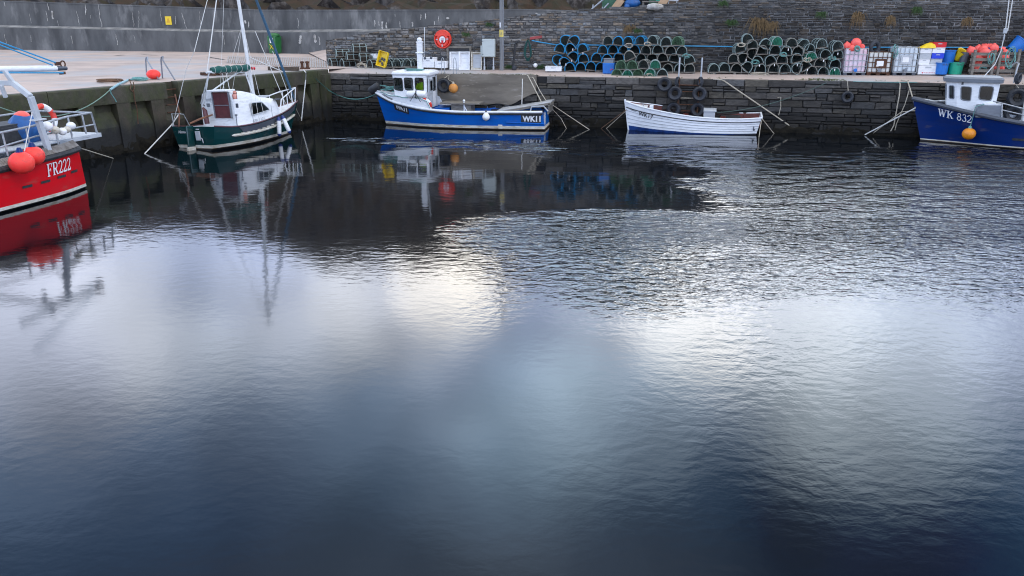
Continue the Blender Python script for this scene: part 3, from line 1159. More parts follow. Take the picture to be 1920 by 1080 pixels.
def ruffle(x, y):
    """how much the breeze roughens the water at (x, y): 0 calm, 1 ruffled"""
    if y < 4:
        return 0.05
    b_ = 960 + 1500 * x / (y * 0.95 + 1.5)         # bearing, in survey pixels
    w1 = noise.noise(V((x * 0.22, y * 0.30, 0)))
    w2 = noise.noise(V((x * 0.7, y * 0.8, 5)))
    w3 = noise.noise(V((x * 1.7, y * 1.1, 7)))
    bw = b_ + 90 * w1 + 30 * w2
    yw = y + 1.2 * w1 + 0.6 * w2 + 0.35 * w3
    right = sstep(1180, 1420, bw) * sstep(8.5, 12, yw) * (1 - sstep(29.5, 32.5, yw - (b_ - 1400) * 0.002))
    right *= lerp(0.055, 0.44, sstep(12.5, 19, yw)) * (1 + 0.9 * sstep(20, 26, y)) * (1 + 0.7 * w1 + 0.35 * w2)
    d = math.hypot((bw - 900) / (455 if bw > 900 else 700), (yw - 25.2) / 4.7)
    calm = sstep(0.82, 1.18, d)
    low = sstep(12.0, 15.0, yw) * (1 - sstep(19.9, 20.9, yw)) * lerp(0.03, lerp(0.22, 0.62, sstep(16.5, 19, yw)), sstep(800, 1080, bw)) * sstep(520, 640, bw)
    yc = 34.4 - (b_ - 600) * 0.0050
    w4 = noise.noise(V((x * 0.5, y * 1.3, 11)))
    up = math.exp(-((yw - yc) / lerp(0.8, 1.6, sstep(700, 1250, b_))) ** 2) * sstep(580, 640, b_) * lerp(0.75, 0.9, sstep(700, 1150, b_)) * (1 - sstep(1300, 1550, b_)) * sstep(-0.4, 0.2, w4)
    m_ = max(right * calm, low * calm, up)
    near = 0.001 * (1 - sstep(14, 24, y)) + 0.020 * sstep(850, 1500, b_) * sstep(4.5, 9, y) * (1 - sstep(10, 17, y))
    left = 0.006 * (1 - sstep(500, 640, b_))
    return max(0, min(1, max(m_, 0.006 + 0.008 * sstep(12, 20, y) + near + left)))


mb = MB()
xs = [-120, -80] + [-48 + 0.4 * i for i in range(241)] + [80, 120]
ys = [-80, -30, -8, 0] + [2 + 0.4 * i for i in range(30)] + [14 + 0.2 * i for i in range(146)]
nx, ny = len(xs), len(ys)
mb.add([(x, y, 0) for x in xs for y in ys], [(i * ny + j, (i + 1) * ny + j, (i + 1) * ny + j + 1, i * ny + j + 1) for i in range(nx - 1) for j in range(ny - 1)])
wat = mb.build("water", "water", smooth=0)
at_ = wat.data.attributes.new("ruffle", "FLOAT", "POINT")
at_.data.foreach_set("value", [ruffle(p[0], p[1]) for p in mb.v])
tag(wat, kind="structure")
mb = MB()
mb.add([(-130, -90, -2.6), (130, -90, -2.6), (130, 60, -2.6), (-130, 60, -2.6)], [(0, 1, 2, 3)])
M["bed"] = mat("seabed_mud", (0.03, 0.028, 0.022), rough=0.9)
tag(mb.build("seabed", "bed"), kind="structure")

# ------------------------------------------------------------------ sky and light
world = bpy.data.worlds.new("World")
SC.world = world
world.use_nodes = True
nt = world.node_tree
L = nt.links.new
bg = nt.nodes["Background"]
bg.inputs["Strength"].default_value = 0.1
sky = nt.nodes.new("ShaderNodeTexSky")
sky.sky_type = "NISHITA"
sky.sun_disc = False
SUN_EL, SUN_AZ = math.radians(36), math.radians(128)
sky.sun_elevation, sky.sun_rotation = SUN_EL, SUN_AZ
tc = nt.nodes.new("ShaderNodeTexCoord")
nrm = nt.nodes.new("ShaderNodeVectorMath")
nrm.operation = "NORMALIZE"
L(tc.outputs["Generated"], nrm.inputs[0])


def wn(scale, det, off):
    mp = nt.nodes.new("ShaderNodeMapping")
    mp.inputs["Location"].default_value = off
    mp.inputs["Scale"].default_value = (1, 1, 2.0)
    L(nrm.outputs[0], mp.inputs[0])
    n = nt.nodes.new("ShaderNodeTexNoise")
    n.inputs["Scale"].default_value, n.inputs["Detail"].default_value, n.inputs["Roughness"].default_value = scale, det, 0.55
    L(mp.outputs[0], n.inputs["Vector"])
    return n


nw = wn(5.5, 4, (3, 1, 0))
sub = nt.nodes.new("ShaderNodeVectorMath")
sub.operation = "SUBTRACT"
sub.inputs[1].default_value = (0.5, 0.5, 0.5)
L(nw.outputs["Color"], sub.inputs[0])
scl = nt.nodes.new("ShaderNodeVectorMath")
scl.operation = "SCALE"
scl.inputs["Scale"].default_value = 0.11
L(sub.outputs[0], scl.inputs[0])
addv = nt.nodes.new("ShaderNodeVectorMath")
L(nrm.outputs[0], addv.inputs[0])
L(scl.outputs[0], addv.inputs[1])
nd = nt.nodes.new("ShaderNodeVectorMath")
nd.operation = "NORMALIZE"
L(addv.outputs[0], nd.inputs[0])
sep = nt.nodes.new("ShaderNodeSeparateXYZ")
L(nd.outputs[0], sep.inputs[0])
ramp_ = nt.nodes.new("ShaderNodeValToRGB")
cr = ramp_.color_ramp
cr.interpolation = "EASE"
STOPS = [(0.0, (2.2, 2.2, 2.4)), (0.22, (2.1, 2.45, 3.5)), (0.34, (2.1, 2.55, 3.7)), (0.45, (1.05, 1.6, 2.5)), (0.54, (0.55, 0.98, 1.7)), (0.62, (0.72, 0.98, 1.45)), (0.72, (1.7, 1.75, 1.85)), (0.84, (1.9, 1.85, 1.8)), (1.0, (1.3, 1.28, 1.24))]
while len(cr.elements) < len(STOPS):
    cr.elements.new(0.5)
for e, (p, c) in zip(cr.elements, STOPS):
    e.position = p
    e.color = tuple(x / 4 for x in c) + (1,)
L(sep.outputs[2], ramp_.inputs[0])


def vmath(op, a, b_=None, sc=None):
    x = nt.nodes.new("ShaderNodeVectorMath")
    x.operation = op
    L(a, x.inputs[0])
    if b_ is not None:
        if isinstance(b_, tuple):
            x.inputs[1].default_value = b_
        else:
            L(b_, x.inputs[1])
    if sc is not None:
        if isinstance(sc, (int, float)):
            x.inputs["Scale"].default_value = sc
        else:
            L(sc, x.inputs["Scale"])
    return x.outputs[0]


cur = vmath("SCALE", ramp_.outputs[0], None, 4.0)
# the clear half of the sky behind the viewer is a plain bright overcast
CLOUDS = [  # mirror-image pixel of the cloud on the survey photo, angular radius (deg), colour gain
    ((840, 530), 5.0, (3.8, 3.3, 2.3)), ((745, 545), 7.0, (1.3, 1.15, 0.8)), ((910, 520), 4, (1.4, 1.2, 0.8)),
    ((1285, 590), 5.5, (3.6, 3.3, 2.6)), ((1400, 530), 9, (1.8, 1.7, 1.45)), ((810, 735), 5, (0.3, 0.32, 0.35)), ((890, 685), 6, (0.4, 0.42, 0.45)), ((1150, 500), 6, (0.8, 0.75, 0.65)), ((1560, 630), 10, (0.45, 0.45, 0.38)), ((1700, 500), 12, (0.25, 0.25, 0.2)), ((1850, 600), 12, (0.1, 0.1, 0.1)), ((1690, 720), 9, (0.9, 1.0, 1.0)), ((1720, 960), 11, (-0.5, -0.6, -0.75)), ((1130, 800), 7, (0.5, 0.65, 0.75)),
    ((600, 590), 6, (0.7, 0.65, 0.45)), ((110, 640), 8, (1.3, 1.15, 0.9)), ((520, 600), 7, (0.7, 0.65, 0.5)), ((330, 560), 7, (0.6, 0.6, 0.45)), ((330, 680), 5, (0.4, 0.4, 0.3)),
    ((1000, 790), 6.5, (0.8, 1.15, 1.35)), ((1180, 720), 8, (0.9, 1.0, 1.0)), ((940, 900), 8, (0.7, 0.85, 1.0)), ((760, 840), 7, (0.3, 0.4, 0.5)), ((1600, 760), 9, (0.8, 0.9, 0.9)), ((1500, 700), 6, (0.5, 0.5, 0.4)),
    ((1010, 575), 4.0, (-0.55, -0.55, -0.55)), ((560, 770), 9, (0.3, 0.3, 0.3)), ((1080, 640), 6, (0.5, 0.5, 0.5)), ((420, 470), 6, (-0.5, -0.5, -0.4)), ((700, 720), 8, (-0.15, -0.15, -0.15)), ((900, 660), 5, (-0.2, -0.2, -0.2)),
    ((1380, 930), 8, (-0.2, -0.3, -0.45)), ((1600, 960), 10, (-0.2, -0.3, -0.45)), ((250, 1000), 12, (-0.15, -0.25, -0.3)),
]
for (u, v), rad, amp in CLOUDS:
    d = ray(u, v).normalized()
    c = (d.x, d.y, -d.z)
    dt = nt.nodes.new("ShaderNodeVectorMath")
    dt.operation = "DOT_PRODUCT"
    L(nd.outputs[0], dt.inputs[0])
    dt.inputs[1].default_value = c
    mr = nt.nodes.new("ShaderNodeMapRange")
    mr.interpolation_type = "SMOOTHERSTEP"
    mr.inputs[1].default_value, mr.inputs[2].default_value = math.cos(math.radians(rad * 1.15)), 1.0
    L(dt.outputs["Value"], mr.inputs[0])
    cmb = nt.nodes.new("ShaderNodeVectorMath")
    cmb.operation = "SCALE"
    cmb.inputs[0].default_value = amp
    L(mr.outputs[0], cmb.inputs["Scale"])
    cur = vmath("ADD", cur, cmb.outputs[0])
# finer cloud texture
nf = wn(9, 7, (0, 4, 2))
mr = nt.nodes.new("ShaderNodeMapRange")
mr.inputs[1].default_value, mr.inputs[2].default_value, mr.inputs[3].default_value, mr.inputs[4].default_value = 0.3, 0.7, 0.72, 1.28
L(nf.outputs[0], mr.inputs[0])
cur = vmath("SCALE", cur, None, mr.outputs[0])
cur = vmath("MAXIMUM", cur, (0.12, 0.16, 0.28))
cur = vmath("SCALE", cur, None, 10.0)
mixw = nt.nodes.new("ShaderNodeMix")
mixw.data_type = "RGBA"
mixw.inputs[0].default_value = 0.92
L(sky.outputs[0], mixw.inputs[6])
L(cur, mixw.inputs[7])
L(mixw.outputs[2], bg.inputs[0])

sl = bpy.data.lights.new("sun", "SUN")
sl.energy, sl.angle, sl.color = 0.75, math.radians(20), (1.0, 0.90, 0.80)
so = bpy.data.objects.new("sun", sl)
COL.objects.link(so)
sd = V((math.sin(SUN_AZ) * math.cos(SUN_EL), math.cos(SUN_AZ) * math.cos(SUN_EL), math.sin(SUN_EL)))
so.rotation_euler = sd.to_track_quat("Z", "Y").to_euler()
so.location = (0, 0, 40)
SC.view_settings.view_transform = "Standard"
SC.view_settings.look = "None"
SC.view_settings.exposure = -0.08
SC.view_settings.gamma = 1.0
SC.cycles.use_denoising = True
SC.cycles.filter_width = 1.1
SC.cycles.max_bounces = 8
SC.cycles.transparent_max_bounces = 12
SC.cycles.sample_clamp_indirect = 6

# ================================================================== boats
def boat_frame(stem, stern, heel=0.0, trim=0.0):
    x = V((stem.x - stern.x, stem.y - stern.y, 0)).normalized()
    z = V((0, 0, 1))
    y = z.cross(x)
    R = Matrix((x, y, z)).transposed().to_4x4()
    o = (stem + stern) / 2
    o.z = 0
    return Matrix.Translation(o) @ R @ Matrix.Rotation(heel, 4, "X") @ Matrix.Rotation(-trim, 4, "Y"), (stem - stern).length


class Hull:
    def __init__(s, mw, L):
        s.mw, s.inv, s.L = mw, mw.inverted(), L

    def loc(s, u, v, y):
        """local point of pixel (u,v) lying y metres to port of the centre plane"""
        n = (s.mw.to_3x3() @ V((0, 1, 0))).normalized()
        return s.inv @ on_plane(u, v, s.mw @ V((0, y, 0)), n)

    def locx(s, u, v, x):
        n = (s.mw.to_3x3() @ V((1, 0, 0))).normalized()
        return s.inv @ on_plane(u, v, s.mw @ V((x, 0, 0)), n)

    def set(s, tab, flare=1.3, tuck=0.5):
        s.tab, s.flare, s.tuck = tab, flare, tuck       # rows stern..bow: xs, bs, zs, xw, bw

    def P(s, t, z, side=1, off=0.0):
        xs, bs, zs, xw, bw = (smooth_tab(s.tab, t, k) for k in range(5))
        h = min(1.15, max(0, z / zs))
        y = bw + (bs - bw) * h ** s.flare
        if z < 0:
            y = bw * (1 - s.tuck * min(1, -z / 0.5))
        return V((xw + (xs - xw) * h, side * (max(y, 0.012) + off), z))

    def zs(s, t):
        return smooth_tab(s.tab, t, 2)

    def sheer(s, t, side=1, off=0.0, dz=0.0):
        z = s.zs(t)
        p = s.P(t, z, side, off)
        p.z += dz
        return p

    def t_at(s, x, z):
        a, b = 0.0, 1.0
        for _ in range(30):
            m = (a + b) / 2
            if s.P(m, z).x < x:
                a = m
            else:
                b = m
        return (a + b) / 2

    def surf(s, x, z, side=1, off=0.012):
        return s.P(s.t_at(x, z), z, side, off)

    def skin(s, name, rows, mats, parent, n=40, transom=True, lap=0.0, round_stern=0.0):
        """rows: list of ('z', value, mat) or ('h', frac, mat) upwards; mat is that of the strip ABOVE the row"""
        mb = MB()
        def zz(r, t):
            return r[1] if r[0] == "z" else r[1] * s.zs(t)
        for side in (1, -1):
            for k in range(len(rows) - 1):
                r0, r1 = rows[k], rows[k + 1]
                o = len(mb.v)
                vs = []
                for i in range(n + 1):
                    t = i / n
                    a, b = zz(r0, t), zz(r1, t)
                    b = max(b, a + 0.002)
                    vs += [s.P(t, a, side, 0.0), s.P(t, b, side, lap if lap else 0.0)] if not lap else [s.P(t, a, side, lap), s.P(t, b, side, 0.0)]
                fs = []
                for i in range(n):
                    q = (2 * i, 2 * i + 2, 2 * i + 3, 2 * i + 1)
                    fs.append(q if side < 0 else q[::-1])
                mb.add(vs, fs, r0[2])
                if lap and k:
                    vv = []
                    for i in range(n + 1):
                        t = i / n
                        a = zz(r0, t)
                        vv += [s.P(t, a, side, 0.0), s.P(t, a, side, lap)]
                    mb.add(vv, [(2 * i, 2 * i + 2, 2 * i + 3, 2 * i + 1) if side < 0 else (2 * i + 1, 2 * i + 3, 2 * i + 2, 2 * i) for i in range(n)], r0[2])
        if transom:
            for k in range(len(rows) - 1):
                a, b = zz(rows[k], 0), zz(rows[k + 1], 0)
                mb.add([s.P(0, a, 1), s.P(0, a, -1), s.P(0, b, -1), s.P(0, b, 1)], [(0, 1, 2, 3)], rows[k][2])
        return mb.build(name, mats, parent, smooth=35)

    def inner(s, name, mats, parent, depth, w=0.07, t0=0.0, t1=1.0, n=30, deckmat=1, top=0.0):
        """bulwark inside and the deck, as one mesh; depth(t) below the sheer"""
        mb = MB()
        prof = []
        for i in range(n + 1):
            t = lerp(t0, t1, i / n)
            z = s.zs(t)
            a = s.sheer(t, 1, 0, top)
            yi = max(0.01, a.y - w)
            zd = z - depth(t)
            yd = max(0.008, min(yi, abs(s.P(t, zd).y) - w))
            x = a.x
            prof.append([(x, a.y, a.z), (x, yi, a.z), (x, yd, zd), (x, -yd, zd), (x, -yi, a.z), (x, -a.y, a.z)])
        vs = [p for r in prof for p in r]
        fs, ms = [], []
        o = len(mb.v)
        for i in range(n):
            for j in range(5):
                q = (i * 6 + j, i * 6 + j + 1, (i + 1) * 6 + j + 1, (i + 1) * 6 + j)
                mb.add([], [tuple(k for k in q)], deckmat if j == 2 else 0)
        mb.v = vs
        for i in (0, n):
            q = (i * 6 + 1, i * 6 + 2, i * 6 + 3, i * 6 + 4)
            mb.f.append(q)
            mb.m.append(0)
        return mb.build(name, mats, parent, smooth=30)

    def strake(s, name, m, parent, zf, r, t0=0.0, t1=1.0, off=0.01, n=36, sides=(1, -1), k=8):
        mb = MB()
        for side in sides:
            pts = []
            for i in range(n + 1):
                t = lerp(t0, t1, i / n)
                pts.append(s.P(t, zf(t), side, off))
            mb.tube(pts, r, k)
        return mb.build(name, m, parent)

    def letters(s, name, m, parent, glyph, x0, z0, slope=0.0, off=0.014, lean=0.0):
        vs, fs = glyph
        mb = MB()
        pts = [s.surf(x0 - a + lean * b, z0 + b + slope * a, 1, off) for a, b in vs]
        mb.add(pts, fs)
        return mb.build(name, m, parent, smooth=0)

    def plate(s, name, m, parent, x0, x1, z0, z1, slope=0.0, off=0.008, n=8):
        mb = MB()
        mb.grid(lambda i, j: s.surf(lerp(x0, x1, i / n), lerp(z0, z1, j) + slope * (x0 - lerp(x0, x1, i / n)), 1, off), n, 1)
        return mb.build(name, m, parent, smooth=0)


def bil(A, B, C, D, s, t):
    return A.lerp(B, s).lerp(D.lerp(C, s), t)


def panel(root, name, m, A, B, C, D, wins=(), thick=0.04, gasket="black", glassm="glass", winname="window", r=0.02):
    """a cabin side A,B (bottom) C,D (top) with rounded windows (s0,s1,t0,t1); panes are parts of their windows"""
    A, B, C, D = V(A), V(B), V(C), V(D)
    n = (B - A).cross(D - A).normalized()
    mb = MB()
    ss = sorted({0.0, 1.0} | {w[0] for w in wins} | {w[1] for w in wins})
    ts = sorted({0.0, 1.0} | {w[2] for w in wins} | {w[3] for w in wins})
    for off in (0.0, -thick):
        for s0, s1 in zip(ss[:-1], ss[1:]):
            for t0, t1 in zip(ts[:-1], ts[1:]):
                sm, tm = (s0 + s1) / 2, (t0 + t1) / 2
                if any(w[0] < sm < w[1] and w[2] < tm < w[3] for w in wins):
                    continue
                q = [bil(A, B, C, D, a, b) + n * off for a, b in ((s0, t0), (s1, t0), (s1, t1), (s0, t1))]
                mb.add(q, [(0, 1, 2, 3)] if off == 0 else [(3, 2, 1, 0)])
    o = mb.build(name, m, root, smooth=0)
    for w in wins:
        c = [bil(A, B, C, D, a, b) for a, b in ((w[0], w[2]), (w[1], w[2]), (w[1], w[3]), (w[0], w[3]))]
        W, H = (c[1] - c[0]).length, (c[3] - c[0]).length
        out = []
        for x, y in rrect(W, H, min(W, H) * 0.22):
            out.append(bil(c[0], c[1], c[2], c[3], x / W + 0.5, y / H + 0.5))
        mg = MB()
        mg.tube([p + n * 0.004 for p in out], r, 6, 0, True)
        # corner fillers between the square opening and the rounded rim
        for ci, k in ((2, 0), (3, 1), (0, 2), (1, 3)):
            seg = out[k * 5:k * 5 + 5]
            mg.add([c[ci] + n * 0.002] + [p + n * 0.002 for p in seg], [(0, i + 1, i + 2) for i in range(4)])
        wo = mg.build(winname, gasket, root, smooth=0)
        mp_ = MB()
        mp_.add([p - n * 0.012 for p in out], [tuple(range(len(out)))])
        mp_.build("pane", glassm, wo, smooth=0)
    return o


def fender(name, loc, r, h, mats, label, cat="fender", neck=True, group=None, rz=0.0, lean=(0, 0)):
    """a pear-shaped or cylindrical inflated fender; loc is its top eye"""
    t = thing(name, label, cat, loc, rz, group)
    t.rotation_euler = (lean[0], lean[1], rz)
    mb = MB()
    prof = [(0.02, -h)]
    n = 12
    for i in range(1, n):
        a = i / n
        rr = math.sin(PI * min(1, a * 0.62 + 0.06)) if neck else 1
        if neck:
            rr = math.sin(PI * (a ** 0.80)) ** 0.72
        else:
            rr = max(0.05, math.sqrt(max(0, 1 - (2 * a - 1) ** 2)))
        prof.append((max(0.02, r * rr), -h + h * a))
    prof.append((0.025, 0.0))
    mb.lathe(prof, 16)
    mb.build("body", mats[0], t)
    mb = MB()
    mb.lathe([(r * 0.30, -0.03), (r * 0.26, 0.03), (r * 0.12, 0.08)], 10)
    mb.build("eye", mats[1], t)
    return t


# ------------------------------------------------------------------ WK11, bright blue with a white wheelhouse
st = at(725, 233.5)
sn = (at(1016, 243.5) + at(1036, 237)) / 2
mw, Lw = boat_frame(st, sn)
H1 = Hull(mw, Lw)
b1 = thing("fishing_boat", "bright blue fishing boat with white wheelhouse and WK11 plates, moored below the concrete repair", "fishing boat", mw=mw, group="boats moored in the harbour")
hl = Lw / 2
tab = []
for u, v, bs, bw in ((1017, 211, 0.98, 0.88), (970, 211, 1.1, 1.0), (912, 211, 1.18, 1.06), (860, 210.5, 1.2, 1.06), (803, 206, 1.14, 0.92), (765, 199, 0.95, 0.66), (733, 189.5, 0.6, 0.32), (705, 174.5, 0.05, 0.03)):
    p = H1.loc(u, v, bs)
    tab.append([p.x, bs, p.z, p.x, bw])
x0, x1 = tab[0][0], tab[-1][0]
for r in tab:
    r[3] = r[0] * (hl / x1) if r[0] > 0 else r[0] * (-hl / x0)
H1.set(tab, 1.25)
H1.skin("hull", [("z", -0.5, 0), ("z", 0.035, 1), ("z", 0.07, 2), ("z", 0.19, 3), ("h", 0.5, 3), ("h", 0.8, 3), ("h", 1.0, 3)], ["antifoul", "rust_line", "boot", "blue"], b1)
H1.inner("deck", ["blue", "blue"], b1, lambda t: lerp(0.55, 0.1, sstep(0.5, 0.62, t)), t1=0.985)
H1.strake("rubbing_strake", "black", b1, lambda t: H1.zs(t) - 0.065, 0.05, off=0.02)
H1.strake("gunwale_cap", "white", b1, lambda t: H1.zs(t) + 0.02, 0.055, 0.0, 1.0, off=0.0)
# raised white bulwark forward
mb = MB()
BW_ = [(0.56, 0.02), (0.575, 0.34), (0.62, 0.46), (0.72, 0.36), (0.85, 0.24), (0.95, 0.14), (1.0, 0.1)]
for side in (1, -1):
    for o_ in (0.0, -0.05):
        mb.grid(lambda i, j: H1.sheer(lerp(0.56, 1.0, i / 24), side, o_ + 0.0 if lerp(0.56, 1.0, i / 24) < 0.985 else 0.0, j / 1.0 * interp(BW_, lerp(0.56, 1.0, i / 24))[0] + 0.02), 24, 1, flip=(side > 0) == (o_ == 0))
    mb.tube([H1.sheer(lerp(0.56, 1.0, i / 24), side, -0.025, interp(BW_, lerp(0.56, 1.0, i / 24))[0] + 0.03) for i in range(25)], 0.035, 6)
mb.build("forward_bulwark", "white", b1)
fd = MB()
fd.grid(lambda i, j: (lambda p: V((p.x, p.y * (1 - 2 * j), H1.zs(lerp(0.6, 0.98, i / 10)) + interp(BW_, lerp(0.6, 0.98, i / 10))[0] - 0.12)))(H1.sheer(lerp(0.6, 0.98, i / 10), 1, -0.06)), 10, 1, flip=True)
fd.build("foredeck", "white", b1)
nm = text2d("SAPPHIRE", 0.155, 0.002)
pz = H1.loc(714, 180.5, 0.35)
mb = MB()
pts = []
for a, b in nm[0]:
    x = pz.x - a * 1.05
    t = H1.t_at(x, 1.2)
    z = H1.zs(t) + 0.05 + b
    q = H1.sheer(t, 1, 0.035)
    pts.append(V((x, q.y, z)))
mb.add(pts, nm[1])
mb.build("boat_name", "black", b1, smooth=0)
# registration plates
for (u0, v0, u1, v1, ua, ub, sz) in ((977, 228.5, 1014, 216, 0, 0, 0.31), (737.5, 203.5, 766, 196, 0, 0, 0.33)):
    p = H1.loc(u0, v0, 1.02 if u0 > 900 else 0.72)
    q = H1.loc(u1, v0, 1.0 if u0 > 900 else 0.86)
    sl_ = 0.0 if u0 > 900 else -0.24
    z0 = p.z if u0 > 900 else p.z - 0.02
    pl = H1.plate("number_plate", "black", b1, p.x, q.x, z0 - 0.05, z0 + sz + 0.02, sl_)
    H1.letters("registration_number", "white", pl, text2d("WK11", sz * 1.12, 0.014, 0.92 if u0 > 900 else 0.66), p.x - 0.09, z0 + 0.03, sl_)
# transom plate (seen edge-on)
pt = MB()
zz0 = 0.42
pt.add([V((tab[0][0] - 0.02, 0.45, zz0)), V((tab[0][0] - 0.02, -0.45, zz0)), V((tab[0][0] - 0.02, -0.45, zz0 + 0.26)), V((tab[0][0] - 0.02, 0.45, zz0 + 0.26))], [(0, 1, 2, 3)])
pt.build("transom_plate", "black", b1, smooth=0)
# white draught pads along the side
for u, v, w_, h_ in ((828, 234, 0.24, 0.05), (869, 236, 0.24, 0.05), (904, 236.5, 0.24, 0.05), (970, 237.5, 0.24, 0.05), (938, 237.5, 0.2, 0.19)):
    p = H1.loc(u, v, 1.07)
    H1.plate("side_pad", "boot", b1, p.x + w_ / 2, p.x - w_ / 2, p.z - h_ / 2, p.z + h_ / 2, off=0.02, n=2)
H1.strake("quarter_strake", "blue", b1, lambda t: lerp(0.30, 0.36, t / 0.2), 0.035, 0.0, 0.2, 0.02, sides=(1,))
# wheelhouse
YW = 0.86
def w1(u, v, y=YW):
    return H1.loc(u, v, y)
fb, ab, at_, ft = w1(741, 181), w1(801, 203), w1(799, 142), w1(735.5, 142)
YF = 0.66
fb, ft = w1(741, 181, YF), w1(735.5, 142, YF)
zb = H1.zs(H1.t_at(ab.x, 0.8)) - 0.02
A, B, C, D = V((fb.x, YF, zb)), V((ab.x, YW, zb)), V((at_.x, YW - 0.03, at_.z)), V((ft.x, YF - 0.02, at_.z))
A.z = H1.zs(H1.t_at(fb.x, 1.0)) + 0.12
Hh = C.z - zb
tw = lambda v: (w1(770, v).z - zb) / Hh
wins = []
for ua, ub in ((740.5, 757), (760, 775.5), (779, 794.5)):
    yy = lerp(YF, YW, (ua - 738) / 62)
    zz_ = w1(ua, 168, yy).z
    s_ = (w1(ua, 156, yy).x - A.x) / (B.x - A.x)
    bz = lerp(A.z, B.z, s_)
    wins.append((s_, (w1(ub, 156, yy).x - A.x) / (B.x - A.x), (zz_ - bz) / (C.z - bz), (w1(ua, 146, yy).z - bz) / (C.z - bz)))
panel(b1, "wheelhouse_side", "white", A, B, C, D, wins)
mir = lambda p: V((p.x, -p.y, p.z))
panel(b1, "wheelhouse_side", "white", mir(B), mir(A), mir(D), mir(C), [(1 - w[1], 1 - w[0], w[2], w[3]) for w in wins])
panel(b1, "wheelhouse_front", "white", mir(A), A, D, mir(D), [(0.06, 0.32, 0.55, 0.92), (0.37, 0.63, 0.55, 0.92), (0.68, 0.94, 0.55, 0.92)])
panel(b1, "wheelhouse_back", "white", B, mir(B), mir(C), C, [(0.08, 0.26, 0.5, 0.9), (0.62, 0.92, 0.5, 0.9)])
mb = MB()
mb.box((B.x - 0.03, 0.18, zb + Hh * 0.45), (0.03, 0.55, Hh * 0.85))
dr = mb.build("wheelhouse_door", "lgrey", b1)
mb = MB()
mb.box((B.x - 0.05, 0.18, zb + Hh * 0.68), (0.012, 0.36, Hh * 0.30))
mb.build("door_pane", "glass_dark", dr)
mb = MB()
mb.tube([(B.x - 0.07, YW - 0.1, zb), (B.x - 0.07, YW - 0.1, zb + Hh)], 0.018)
mb.tube([(B.x - 0.05, YW - 0.25, zb + Hh * 0.3), (B.x - 0.05, YW - 0.25, zb + Hh)], 0.02)
mb.build("grab_rail", "lgrey", b1)
# roof
rf = MB()
rx0, rx1 = w1(734, 140).x + 0.06, w1(823, 140, -YW).x
zr = C.z
ring = []
for z, gx, gy in ((zr - 0.03, -0.03, -0.02), (zr + 0.05, 0.0, 0.05), (zr + 0.15, -0.02, 0.02), (zr + 0.2, -0.2, -0.16)):
    ring.append([V((rx0 + gx, YF + gy, z)), V((rx0 + gx, -YF - gy, z)), V((rx1 - gx, -YW - gy, z)), V((rx1 - gx, YW + gy, z))])
rf.add([p for r in ring for p in r], [(k * 4 + j, k * 4 + (j + 1) % 4, k * 4 + 4 + (j + 1) % 4, k * 4 + 4 + j) for k in range(3) for j in range(4)] + [(12, 13, 14, 15), (3, 2, 1, 0)])
rf.build("wheelhouse_roof", "white", b1, bevel=0.03)
for y in (YW - 0.12, -YW + 0.12):
    mb = MB()
    mb.tube([(rx1 + 0.1, y, zb), (rx1 + 0.1, y, zr)], 0.025)
    mb.build("roof_post", "lgrey", b1)
# box mast on the roof with whip antenna and lights
pm = H1.loc(788.5, 133, 0.0)
mt = MB()
zt_ = H1.loc(788, 80, 0).z
mt.box((pm.x, 0, (zr + 0.15 + zt_) / 2), (0.24, 0.24, zt_ - zr - 0.15))
mt.box((pm.x, 0, zt_ + 0.02), (0.30, 0.28, 0.06))
mt.box((pm.x, 0.05, zr + 0.15 + 0.65 * (zt_ - zr - 0.15)), (0.36, 0.2, 0.05))
mast = mt.build("box_mast", "white", b1, bevel=0.02)
mb = MB()
mb.ball((pm.x, 0, zt_ + 0.13), 0.12, sq=(1, 1, 0.9))
mb.build("masthead_light", "white", mast)
mb = MB()
mb.tube([(pm.x - 0.2, 0.05, zt_ - 0.9), (pm.x - 0.28, 0.05, zt_ + 0.68)], 0.018)
mb.build("whip_antenna", "alu", mast)
mb = MB()
mb.tube([(pm.x - 0.1, 0, zt_ - 0.52), (pm.x - 0.55, 0, zt_ - 0.52)], 0.02)
for dx, dz in ((0.3, -0.4), (0.45, -0.4), (0.55, -0.6), (0.25, -0.62)):
    mb.ball((pm.x - dx, 0.04, zt_ + dz - 0.08), 0.065)
mb.build("side_light", "dark_grey", mast)
# gear on WK11
lb = thing("liferaft_case", "white liferaft canister lashed to the blue boat's wheelhouse side", "liferaft", mw @ w1(781, 177, YW + 0.17))
lb.rotation_euler = mw.to_euler()
mb = MB()
for sx in (-1, 1):
    mb.tube([(sx * 0.02, 0, 0.02), (sx * 0.05, 0, 0.02), (sx * 0.40, 0, 0.0), (sx * 0.46, 0, 0.0)], [0.14, 0.17, 0.165, 0.12], 14)
mb.build("canister", "white_box", lb)
mb = MB()
mb.ring((0, 0, 0.0), 0.205, 0.012, "X", 18, 5)
mb.tube([(0, 0.19, 0.1), (0.25, 0.24, -0.3)], 0.014)
mb.tube([(0, 0.19, 0.1), (-0.25, 0.24, -0.32)], 0.014)
mb.build("strap", "black", lb)


def lifebuoy(name, loc, mwr, R, label, r=0.065, cat="lifebuoy"):
    t = thing(name, label, cat, mw=mwr)
    for k in range(8):
        mb = MB()
        a0 = PI / 4 * k
        mb.ring((0, 0, 0), R, r, "Y", 8, 10, a0=a0, a1=a0 + PI / 4)
        mb.build("red_quarter" if k % 2 == 0 else "white_band", "ring_red" if k % 2 == 0 else "white_box", t)
    return t


